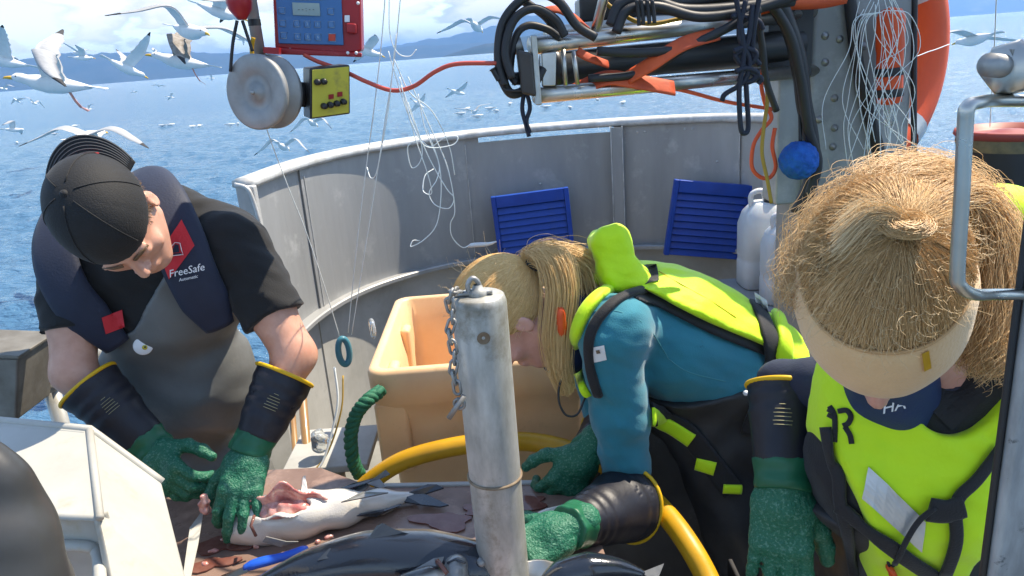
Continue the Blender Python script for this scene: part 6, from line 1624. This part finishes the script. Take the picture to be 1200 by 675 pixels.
# yellow collar of the vest seen behind the curls, and lettering on the neck tube
skin('vest_collar', lambda p: s_ell(p, P(1168, 256, .90), (.062, .04, .042), np.stack([nrm(_R), nrm(_F), nrm(_U)]))+wrinkle(p, .003, f=1.5), P(1168, 256, .90)-.12, P(1168, 256, .90)+.12, .0045, M['neon'], wom, 2)
nt2 = [o for o in wom.children if o.name.startswith('neck_tube')]
try: printed('HA', 1047, 474, .022, nt2, M['white'], nt2[0], math.radians(14), .2, .003)
except Exception as ex_: print('no tube lettering', ex_)
# ------------------------------------------------------------------ fish
def fish_mat(name, belly, side, back, rough=.2):
    m_ = bpy.data.materials.new(name); m_.use_nodes = True; N, L = m_.node_tree.nodes, m_.node_tree.links; b = N['Principled BSDF']
    at = N.new('ShaderNodeAttribute'); at.attribute_name = 'tone'; nz = N.new('ShaderNodeTexNoise'); nz.inputs['Scale'].default_value = 26; nz.inputs['Detail'].default_value = 6
    co = N.new('ShaderNodeTexCoord'); L.new(co.outputs['Object'], nz.inputs['Vector'])
    mr = N.new('ShaderNodeMapRange'); mr.inputs['To Min'].default_value = -.16; mr.inputs['To Max'].default_value = .16; L.new(nz.outputs['Fac'], mr.inputs['Value'])
    ad = N.new('ShaderNodeMath'); L.new(at.outputs['Fac'], ad.inputs[0]); L.new(mr.outputs['Result'], ad.inputs[1])
    cr = N.new('ShaderNodeValToRGB'); e = cr.color_ramp.elements; e[0].position = .30; e[0].color = (*belly, 1); e[1].position = .72; e[1].color = (*back, 1)
    x = cr.color_ramp.elements.new(.5); x.color = (*side, 1); L.new(ad.outputs[0], cr.inputs['Fac']); L.new(cr.outputs['Color'], b.inputs['Base Color'])
    b.inputs['Roughness'].default_value = rough; b.inputs['Coat Weight'].default_value = .6; b.inputs['Coat Roughness'].default_value = .1
    vo = N.new('ShaderNodeTexVoronoi'); vo.inputs['Scale'].default_value = 320; L.new(co.outputs['Object'], vo.inputs['Vector'])
    bu = N.new('ShaderNodeBump'); bu.inputs['Strength'].default_value = .25; bu.inputs['Distance'].default_value = .001; L.new(vo.outputs['Distance'], bu.inputs['Height']); L.new(bu.outputs['Normal'], b.inputs['Normal'])
    return m_
M['cod'] = fish_mat('pale_fish_skin', (.60, .565, .51), (.36, .345, .31), (.045, .05, .055))
M['saithe'] = fish_mat('dark_fish_skin', (.50, .48, .44), (.09, .095, .10), (.012, .016, .024), .15)
def set_tone(o, fn):
    me = o.data; a = me.attributes.new('tone', 'FLOAT', 'POINT'); co_ = np.empty(len(me.vertices)*3, np.float32); me.vertices.foreach_get('co', co_); a.data.foreach_set('value', np.clip(fn(co_.reshape(-1, 3)), 0, 1).astype(np.float32))
def fish_body(name, spine, w, h, back, mat, parent, ns=24):
    sp_ = spline(spine, 6); n = len(sp_); W_ = np.interp(np.linspace(0, 1, n), np.linspace(0, 1, len(w)), w); H_ = np.interp(np.linspace(0, 1, n), np.linspace(0, 1, len(h)), h)
    T, _, _ = frames(sp_); secs, tone = [], []
    for i in range(n):
        u = nrm(np.asarray(back)-T[i]*np.dot(back, T[i])); v = np.cross(T[i], u)
        for k in range(1): pass
        secs.append([sp_[i]+u*math.cos(2*math.pi*k/ns)*H_[i]+v*math.sin(2*math.pi*k/ns)*W_[i] for k in range(ns)]); tone += [.5+.5*math.cos(2*math.pi*k/ns) for k in range(ns)]
    o = make(name, loft(secs), mat, parent); a = o.data.attributes.new('tone', 'FLOAT', 'POINT'); a.data.foreach_set('value', np.array(tone, np.float32))
    return o, sp_
def fin(name, pts, th, mat, parent): return make(name, slab(pts, th), mat, parent, smooth=False)
# the white bellied fish being gutted
f1 = thing('fish', 'white bellied fish slit open, held by green gloves', 'fish', PZ(360, 600, TT))
s1 = [PZ(274, 622, .885), PZ(294, 614, .890), PZ(320, 608, .893), PZ(355, 602, .900), PZ(400, 596, .893), PZ(445, 588, .884), PZ(484, 582, .875)]
r1 = [.022, .038, .044, .041, .032, .020, .009]
bellyd = nrm(V(.05, -.62, .78)); cav = P(332, 590, 1.30)
cav = PZ(330, 594, .938)
def f1_body(p):
    d = None
    for i in range(len(s1)-1):
        e = s_cone(p, s1[i], s1[i+1], r1[i], r1[i+1]); d = e if d is None else smin(d, e, .03)
    ax1 = nrm(s1[4]-s1[2])
    c_ = s_ell(p, cav, (.056, .019, .036), np.stack([ax1, np.cross(bellyd, ax1), bellyd]))
    lip = np.abs(s_ell(p, cav, (.062, .030, .050), np.stack([ax1, np.cross(bellyd, ax1), bellyd])))-.004
    return np.maximum(d+wrinkle(p, .002, f=2), -c_)
o = skin('body', f1_body, np.min(s1, 0)-.08, np.max(s1, 0)+.08, .0034, M['cod'], f1, 1)
def f1_tone(v):
    s = np.array(spline(s1, 8)); out = np.empty(len(v))
    for i in range(0, len(v), 4000):
        d2 = ((v[i:i+4000, None, :]-s[None])**2).sum(-1); j = d2.argmin(1); q = v[i:i+4000]-s[j]; q /= np.linalg.norm(q, axis=1, keepdims=True)+1e-6
        out[i:i+4000] = .36-.50*(q@bellyd)+.25*np.clip((j/len(s)-.62)*2.5, 0, 1)
    return out
set_tone(o, f1_tone)
skin('belly_cavity', lambda p: s_ell(p, cav-bellyd*.020, (.054, .022, .024), np.stack([nrm(s1[4]-s1[2]), np.cross(bellyd, nrm(s1[4]-s1[2])), bellyd]))+wrinkle(p, .005, f=5), cav-.085, cav+.085, .003, M['fishpink'], f1, 1)
def flap(pts, mat, nm, th=.005):
    a = [np.asarray(q) for q in pts]
    return make(nm, strip(spline(a, 5), np.interp(np.linspace(0, 1, 5*(len(a)-1)+1), [0, .5, 1], [.012, .030, .012]), th, bellyd*.9+V(.25, -.1, 0)), mat, f1)
axf = nrm(s1[4]-s1[2]); sdf_ = np.cross(bellyd, axf); sdf_ = sdf_ if sdf_[1] > 0 else -sdf_
def f1_flap(p, sgn, ext):                                              # belly wall peeled back along the slit
    q = p-cav.astype(np.float32); t = q@axf.astype(np.float32); s_ = (q@sdf_.astype(np.float32))*sgn; h_ = q@bellyd.astype(np.float32)
    curve = .010+.55*np.maximum(h_+.012, 0)+.004*np.sin(t*110+sgn)
    d = np.abs(s_-curve)-.0028+wrinkle(p, .0010, f=6)
    return np.maximum(np.maximum(d, h_-(ext+.007*np.sin(t*75+1)-6.0*t*t)), -.016-h_)
skin('flesh_flap', lambda p: f1_flap(p, 1, .026), cav-.085, cav+.085, .0022, M['fishpink'], f1, 1)
skin('belly_flap', lambda p: f1_flap(p, -1, .010), cav-.085, cav+.085, .0022, M['fishwhite'], f1, 1)
T1 = nrm(s1[6]-s1[4])
fin('tail_fin', [s1[6]-T1*.02+V(0, 0, .006), s1[6]+V(.03, .02, .012), PZ(512, 569, .885), PZ(520, 573, .88), PZ(498, 580, .875), PZ(526, 593, .868), PZ(516, 595, .868), s1[6]+V(.02, -.03, -.004), s1[6]-T1*.02+V(0, -.01, -.004)], .004, M['fishdark'], f1)
fin('pelvic_fin', [PZ(352, 580, .945), PZ(354, 560, .96), PZ(357, 558, .96), PZ(360, 578, .94)], .003, M['fishwhite'], f1)
fin('anal_fin', [PZ(400, 588, .935), PZ(430, 582, .93), PZ(455, 577, .915), PZ(425, 576, .935)], .003, M['fishgrey'], f1)
make('gill_slit', tube([PZ(300, 628, .905), PZ(294, 616, .93), PZ(298, 604, .94)], .003, 6), M['blood'], f1)
fin('pectoral_fin', [PZ(312, 628, .905), PZ(336, 634, .895), PZ(350, 634, .888), PZ(330, 640, .885), PZ(308, 634, .895)], .003, M['fishgrey'], f1)
fin('dorsal_fin', [PZ(415, 603, .89), PZ(450, 597, .885), PZ(470, 590, .875), PZ(440, 604, .875)], .004, M['fishdark'], f1)
# another tail behind it
f1b = thing('fish', 'slim dark fish tail lying behind the gutted fish', 'fish', PZ(390, 578, TT))
o, _ = fish_body('body', [PZ(352, 596, .885), PZ(388, 586, .885), PZ(418, 573, .882), PZ(438, 562, .878)], [.016, .018, .012, .004], [.020, .022, .014, .004], V(0, .3, 1), M['saithe'], f1b)
fin('tail_fin', [PZ(430, 567, .885), PZ(452, 551, .90), PZ(457, 556, .895), PZ(445, 562, .885), PZ(453, 571, .875), PZ(446, 573, .875)], .003, M['fishgrey'], f1b)
# the big dark fish in front
f2 = thing('fish', 'large glossy blue black fish lying in front, dorsal fin raised', 'fish', PZ(450, 660, TT))
s2 = [PZ(262, 705, .880), PZ(310, 688, .890), PZ(365, 670, .905), PZ(430, 658, .918), PZ(500, 658, .920), PZ(560, 666, .912), PZ(600, 676, .900)]
o, sp2 = fish_body('body', s2, [.010, .022, .040, .052, .054, .044, .020], [.012, .026, .044, .054, .056, .046, .020], V(.15, -.88, .38), M['saithe'], f2, 28)
fin('dorsal_fin', [PZ(430, 634, .965), PZ(442, 616, .985), PZ(449, 613, .987), PZ(460, 619, .982), PZ(474, 624, .975), PZ(496, 630, .962), PZ(470, 638, .96)], .004, M['fishdark'], f2)
fin('dorsal_fin', [PZ(372, 658, .945), PZ(386, 644, .955), PZ(410, 640, .955), PZ(404, 652, .95)], .003, M['fishdark'], f2)
fin('tail_fin', [s2[0]+V(.02, 0, 0), s2[0]+V(-.05, .04, .01), s2[0]+V(-.04, 0, .0), s2[0]+V(-.06, -.04, -.004)], .003, M['fishdark'], f2)
make('eye', lathe([(0, .004), (.006, .003), (.008, 0)], s2[5]+V(.01, -.03, .035), (0.2, -.7, .7), 14), M['fishgrey'], f2)
f3 = thing('fish', 'small silver fish tail with red gill beside the big dark fish', 'fish', PZ(500, 672, TT))
o, _ = fish_body('body', [PZ(440, 706, .93), PZ(478, 690, .955), PZ(505, 677, .955), PZ(522, 668, .95)], [.018, .022, .020, .006], [.02, .025, .02, .006], V(0, .8, .6), M['cod'], f3)
fin('tail_fin', [PZ(478, 672, .97), PZ(508, 655, .975), PZ(520, 653, .97), PZ(514, 672, .96), PZ(490, 682, .96)], .003, M['fishgrey'], f3)
make('gill', tube([PZ(512, 657, .975), PZ(518, 664, .972), PZ(524, 672, .965)], .004, 8), M['blood'], f3)
f3b = thing('fish', 'blunt grey fish head poking out against the steel post', 'fish', PZ(534, 668, TT))
o = skin('head', lambda p: smin(s_ell(p, PZ(534, 664, .95), (.020, .026, .017)), s_ell(p, PZ(532, 684, .93), (.024, .03, .024)), .015)+wrinkle(p, .0015, f=5), PZ(534, 670, .945)-.07, PZ(534, 670, .945)+.07, .003, M['fishgrey'], f3b, 1)
make('mouth', tube([PZ(524, 660, .966), PZ(534, 655, .968), PZ(545, 660, .966)], .002, 6), M['fishdark'], f3b)
f4 = thing('fish', 'pale brown fish lying in shade below the kneeling glove', 'fish', PZ(720, 665, TT))
o, _ = fish_body('body', [PZ(632, 690, .89), PZ(656, 676, .893), PZ(690, 668, .895), PZ(725, 668, .889), PZ(756, 674, .88)], [.010, .026, .030, .020, .007], [.012, .028, .032, .022, .007], V(.1, -.5, .6), M['saithe'], f4)  # the dark skin also puts the shade it lies in into the colour
fin('tail_fin', [PZ(750, 672, .885), PZ(778, 661, .89), PZ(772, 676, .88), PZ(782, 688, .87)], .003, M['fishgrey'], f4)
f5 = thing('fish', 'small white fish clutched by the gloved hands of the bending girl', 'fish', PZ(640, 605, TT))
o, _ = fish_body('body', [PZ(606, 620, .90), PZ(624, 611, .905), PZ(642, 603, .91), PZ(660, 594, .91)], [.006, .012, .012, .005], [.007, .014, .013, .005], V(0, .6, -.6), M['cod'], f5)
fin('tail_fin', [PZ(612, 616, .905), PZ(600, 610, .91), PZ(606, 618, .905), PZ(600, 626, .90)], .003, M['fishwhite'], f5)
f6 = thing('fish', 'scrap of pink fish flesh pinched between the two gloves', 'fish scrap', PZ(244, 592, .93))
skin('flesh', lambda p: s_ell(p, PZ(240, 592, .945), (.010, .012, .024))+wrinkle(p, .005, f=7), PZ(240, 592, .945)-.05, PZ(240, 592, .945)+.05, .003, M['fishpink'], f6, 1)
# scraps on the table
g = np.random.default_rng(17)
for k, (a, b_) in enumerate(((250, 645), (262, 632), (385, 628), (372, 634), (240, 660), (300, 640), (605, 602), (612, 612))):
    c = PZ(a, b_, TT+.005); lab = ['pink fish scrap on the table near the chute', 'pink fish scrap beside the gloves', 'dripping pink scrap under the slit belly', 'pink scrap next to the dripping one', 'pink fish scrap at the chute corner', 'pink fish scrap behind the blue knife', 'pink fish scrap beside the post', 'pink fish scrap below the hose'][k]
    r_ = g.uniform(.005, .010); ph = g.uniform(0, 6, 3)
    secs = [[c+V(r_*s_*math.cos(t)*(1+.3*math.sin(2*t+ph[0])), r_*s_*.7*math.sin(t)*(1+.3*math.sin(3*t+ph[1])), z) for t in np.linspace(0, 2*math.pi, 12, endpoint=False)] for s_, z in ((1, -.004), (.95, .0), (.6, .002), (.1, .003))]
    props(make('fish_scrap', loft(secs), M['fishpink']), lab, 'fish scrap', 'fish scraps')
# knives and bowl
kn_ = thing('knife', 'filleting knife with bright blue handle beside the dark fish', 'knife', PZ(320, 660, TT))
hpth = spline([PZ(286, 666, .885), PZ(302, 660, .89), PZ(330, 653, .89), PZ(350, 647, .89), PZ(360, 643, .888)], 5)
make('handle', tube(hpth, [.007, .011, .0115, .0095, .0105, .011, .0075], 14, flat=.8), M['blueknife'], kn_)
make('blade', slab([PZ(288, 664, .886), PZ(292, 671, .886), PZ(255, 684, .868), PZ(238, 687, .866), PZ(262, 674, .870)], .0015), M['steel'], kn_, smooth=False)
kn2 = thing('knife', 'knife with blue handle in the glove of the headband wearer', 'knife', P(914, 674, 1.02))
make('handle', tube(spline([P(908, 664, .985), P(914, 676, .98), P(918, 700, .975)], 5), [.009, .011, .011, .009], 12, flat=.8), M['blueknife'], kn2)
make('blade', slab([P(914, 700, .977), P(922, 700, .973), P(924, 760, .955), P(920, 775, .95)], .0015), M['steel'], kn2, smooth=False)
bw = thing('steel_bowl', 'small steel bowl at the foot of the post', 'bowl', PZ(632, 690, TT+.01))
bcn = PZ(630, 682, .90); 
make('bowl_shell', lathe([(.0, -.035), (.025, -.035), (.038, -.02), (.046, .004), (.048, .006), (.048, .009), (.045, .008), (.036, -.017), (.024, -.031), (0, -.031)], bcn, (0, 0, 1), 32), M['steel'], bw)
# ------------------------------------------------------------------ gulls
def gull(c, head, up, wings, label, group=None, sc=1.0, detail=True, legs=False, brown=False, folded=False):
    """c centre, head heading; wings: two (inner lift, outer lift, inner sweep, outer sweep) in degrees, bird's right then left"""
    hd = nrm(head); up = nrm(np.asarray(up, float)-hd*np.dot(up, hd)); rt = np.cross(hd, up); R3 = np.stack([rt, hd, up], 1)
    X = lambda l: np.asarray(c)+R3@(np.asarray(l, float)*sc)
    t = thing('gull', label, 'gull', X((0, 0, -.06)), group)
    ns = 14 if detail else 8
    prof = [(.245, .004, .010), (.235, .018, .012), (.215, .031, .014), (.185, .036, .012), (.15, .038, .004), (.10, .056, -.004), (.02, .066, -.008), (-.07, .058, -.006), (-.15, .036, .0), (-.21, .018, .004), (-.24, .008, .006)]
    secs = [[X((r*math.cos(a), y, z+r*.92*math.sin(a))) for a in np.linspace(0, 2*math.pi, ns, endpoint=False)] for y, r, z in prof]
    make('body', loft(secs), M['gullwhite'], t)
    tail = [X((x, y, z)) for x, y, z in ((-.022, -.19, .008), (.022, -.19, .008), (.05, -.325, .006), (.025, -.335, .007), (0, -.338, .008), (-.025, -.335, .007), (-.05, -.325, .006))]
    make('tail', slab(tail, .006*sc), M['gullwhite'], t, smooth=False)
    if detail:
        make('beak', loft([[X((r*math.cos(a), y, z+r*1.3*math.sin(a))) for a in np.linspace(0, 2*math.pi, 8, endpoint=False)] for y, r, z in ((.232, .010, .008), (.262, .008, .006), (.285, .006, .002), (.292, .002, -.004))]), M['beak'], t)
        for s in (-1, 1): make('eye', lathe([(0, .003*sc), (.004*sc, .002*sc), (.005*sc, 0)], X((s*.030, .212, .022)), R3@V(s, .3, .2), 8), M['gullblack'], t)
    if legs:
        for s in (-1, 1):
            make('leg', tube([X((s*.02, -.10, -.045)), X((s*.022, -.135, -.10)), X((s*.022, -.17, -.14))], .0042*sc, 6), M['gullleg'], t)
            make('foot', slab([X((s*.022-.004, -.165, -.137)), X((s*.022+.004, -.165, -.137)), X((s*.022+.018, -.215, -.160)), X((s*.022-.018, -.215, -.160))], .003*sc), M['gullleg'], t, smooth=False)
    gm = [M['gullbrown'], M['gullbrown'], M['gullblack']] if brown else [M['gullgrey'], M['gullwhite'], M['gullblack']]
    for s, (a1, a2, b1, b2) in zip((1, -1), wings):
        a1, a2, b1, b2 = map(math.radians, (a1, a2, b1, b2))
        if folded:
            pts = [V(.045, .10, .03), V(.055, .0, .035), V(.03, -.16, .03), V(.012, -.29, .022)]; ch = [.02, .05, .045, .008]; cdir = V(-.5, -.1, -.85)
        else:
            r0 = V(.03, .055, .025); w1 = r0+.22*V(math.cos(a1)*math.cos(b1), math.sin(b1), math.sin(a1)*math.cos(b1)); w2 = w1+.24*V(math.cos(a2)*math.cos(b2*.5), -math.sin(b2*.5), math.sin(a2)*math.cos(b2*.5)); w3 = w2+.22*V(math.cos(a2)*math.cos(b2), -math.sin(b2), math.sin(a2)*math.cos(b2)-.02)
            pts = [r0, w1, w2, w3]; ch = [.135, .150, .105, .012]; cdir = V(0, -1, -.06)
        sp_ = spline(pts, 6 if detail else 3); n = len(sp_); cw = np.interp(np.linspace(0, 1, n), np.linspace(0, 1, 4), ch); m2 = 5; top, bot = [], []
        for i, q in enumerate(sp_):
            tg_ = nrm(sp_[min(i+1, n-1)]-sp_[max(i-1, 0)]); nn = nrm(np.cross(tg_, cdir)); nn = nn if (nn[2] > 0 or folded) else -nn
            for j in range(m2):
                v = j/(m2-1); fe = (1+.05*math.sin(i*2.3))if j == m2-1 else 1
                base = q+cdir*cw[i]*v*fe+nn*(.10*cw[i]*math.sin(math.pi*v**.7)); th = .010*(1-v)*(1-.7*i/n)+.0015
                a_, b_ = base+nn*th/2, base-nn*th/2; a_ = a_*V(s, 1, 1); b_ = b_*V(s, 1, 1); top.append(X(a_)); bot.append(X(b_))
        vs = top+bot; N0 = n*m2; fs, mi = [], []
        for i in range(n-1):
            tipb = 2 if i/(n-1) > .80 else 0
            for j in range(m2-1):
                f = (i*m2+j, (i+1)*m2+j, (i+1)*m2+j+1, i*m2+j+1)
                fs.append(f if s > 0 else f[::-1]); mi.append(tipb or 0)
                f2_ = tuple(N0+x for x in f[::-1]); fs.append(f2_ if s > 0 else f2_[::-1]); mi.append(2 if i/(n-1) > .88 else 1)
            for jj in (0, m2-1):
                f = (i*m2+jj, (i+1)*m2+jj, N0+(i+1)*m2+jj, N0+i*m2+jj); fs.append(f); mi.append(tipb)
        me = mesh_of('wing', vs, fs, True, mi); link('wing', me, t, gm)
    return t
def at(px, py, d):
    d *= 1.15; r_ = ray(px, py); return CAM+r_/np.linalg.norm(r_)*d
def dirv(x, y, z): return _R*x+_U*y+_F*z                              # across, up, away from the viewer
gull(at(62, 98, 5.4), dirv(-.93, .04, -.35), dirv(.05, .95, -.30), ((58, 20, 20, 15), (60, -28, 10, 45)), 'large white gull with dangling pink legs close over the water', None, 1.0, True, True)
gull(at(222, 36, 6.2), dirv(.75, -.30, -.55), dirv(.1, .95, -.2), ((35, -20, 10, 30), (10, -12, 10, 20)), 'grey winged gull gliding with long wing stretched over the clouds', None, 1.05)
gull(at(212, 72, 6.6), dirv(-.92, .10, -.30), dirv(.0, 1, -.2), ((62, 20, 10, 20), (52, -35, 15, 35)), 'brown mottled gull with wings raised below the grey winged one', None, 1.0, True, True, True)
gull(at(148, 80, 9.5), dirv(.60, -.25, .65), dirv(0, 1, 0), ((45, 25, 10, 20), (45, 30, 10, 20)), 'white gull with wings held up in a deep vee', None, .95)
gull(at(258, 14, 7.5), dirv(.9, -.25, .2), dirv(0, 1, -.2), ((20, -15, 10, 35), (35, -30, 5, 30)), 'gull half hidden by the red block, wing arched', None, .95)
gull(at(332, 172, 7.0), dirv(.1, -.05, .98), dirv(0, 1, .1), ((32, -42, 10, 30), (32, -45, 10, 30)), 'white gull with arched wings just above the bulwark corner', None, .55)
gull(at(104, 160, 3.9), dirv(.1, .30, .9), dirv(0, .9, -.3), ((14, -22, 5, 30), (14, -22, 5, 30)), 'gull with spread wings passing right behind the black cap', None, .55)
gull(at(558, 31, 9.0), dirv(.3, .0, .95), dirv(0, 1, .1), ((25, -18, 10, 25), (28, -22, 10, 25)), 'gull gliding over the far mountain beside the hauler', None, .85)
gull(at(6, 72, 8.5), dirv(-.8, .1, -.4), dirv(0, 1, 0), ((30, 10, 10, 20), (40, 10, 10, 20)), 'gull cut by the picture edge behind the large white one', None, .9)
gull(at(366, 144, 8.0), dirv(.2, -.1, .97), dirv(0, 1, .1), ((18, -45, 10, 30), (25, -50, 10, 30)), 'small white gull stooping beside the yellow faceplate', None, .5)
gull(at(430, 60, 8.0), dirv(.85, -.2, .4), dirv(0, 1, 0), ((25, -10, 10, 25), (30, -20, 10, 25)), 'white gull peeping out from behind the red control box', None, .75)
gull(at(1142, 46, 7.0), dirv(-.3, .1, .95), dirv(0, 1, 0), ((4, 0, 5, 15), (10, -14, 5, 20)), 'gull with flat outstretched wings over the pale sea by the lifebuoy', None, .8)
gull(at(97, 68, 20), dirv(.9, .05, .3), dirv(0, 1, 0), ((30, 0, 10, 20), (30, 0, 10, 20)), 'small gull flying above the large gull wing', None, 1.0)
gull(at(92, 62, 26), dirv(-.8, .1, .3), dirv(0, 1, 0), ((40, 10, 10, 20), (20, 10, 10, 20)), 'tiny gull close above the small one by the hills', None, 1.0, False)
g = np.random.default_rng(44)
fly = [(16, 152, 14), (40, 121, 26), (94, 63, 30), (181, 60, 32), (248, 92, 40), (200, 114, 34), (186, 101, 48), (158, 108, 55), (104, 128, 34), (536, 108, 13), (556, 131, 14), (490, 122, 16), (512, 132, 26), (20, 118, 30), (4, 104, 24), (282, 46, 26), (690, 122, 30)]
for k, (a, b_, d) in enumerate(fly):
    d *= 1.5
    gull(at(a, b_, d), dirv(g.normal(), g.normal(0, .2), g.normal()), dirv(g.normal(0, .25), 1, g.normal(0, .2)), ((g.uniform(5, 50), g.uniform(-40, 15), 10, 25), (g.uniform(5, 50), g.uniform(-40, 15), 10, 25)), 'tiny white gull flying low over the sea far off', 'far gulls flying', 1.0, False)
def on_sea(px, py): return PZ(px, py, SEA_Z+.02)
sit = [(190, 148), (200, 147), (226, 149), (234, 148), (270, 147), (279, 146), (88, 148), (64, 158), (540, 134), (548, 128), (574, 128), (582, 131), (560, 137), (598, 122), (640, 126), (655, 121), (668, 127), (700, 118), (730, 121), (20, 168)]
for k, (a, b_) in enumerate(sit):
    a_ = g.uniform(0, 6.28)
    gull(on_sea(a, b_)+V(0, 0, .05), V(math.cos(a_), math.sin(a_), 0), V(0, 0, 1), ((0, 0, 0, 0), (0, 0, 0, 0)), 'small white gull floating on the water far off', 'far gulls on the water', 1.0, False, folded=True)
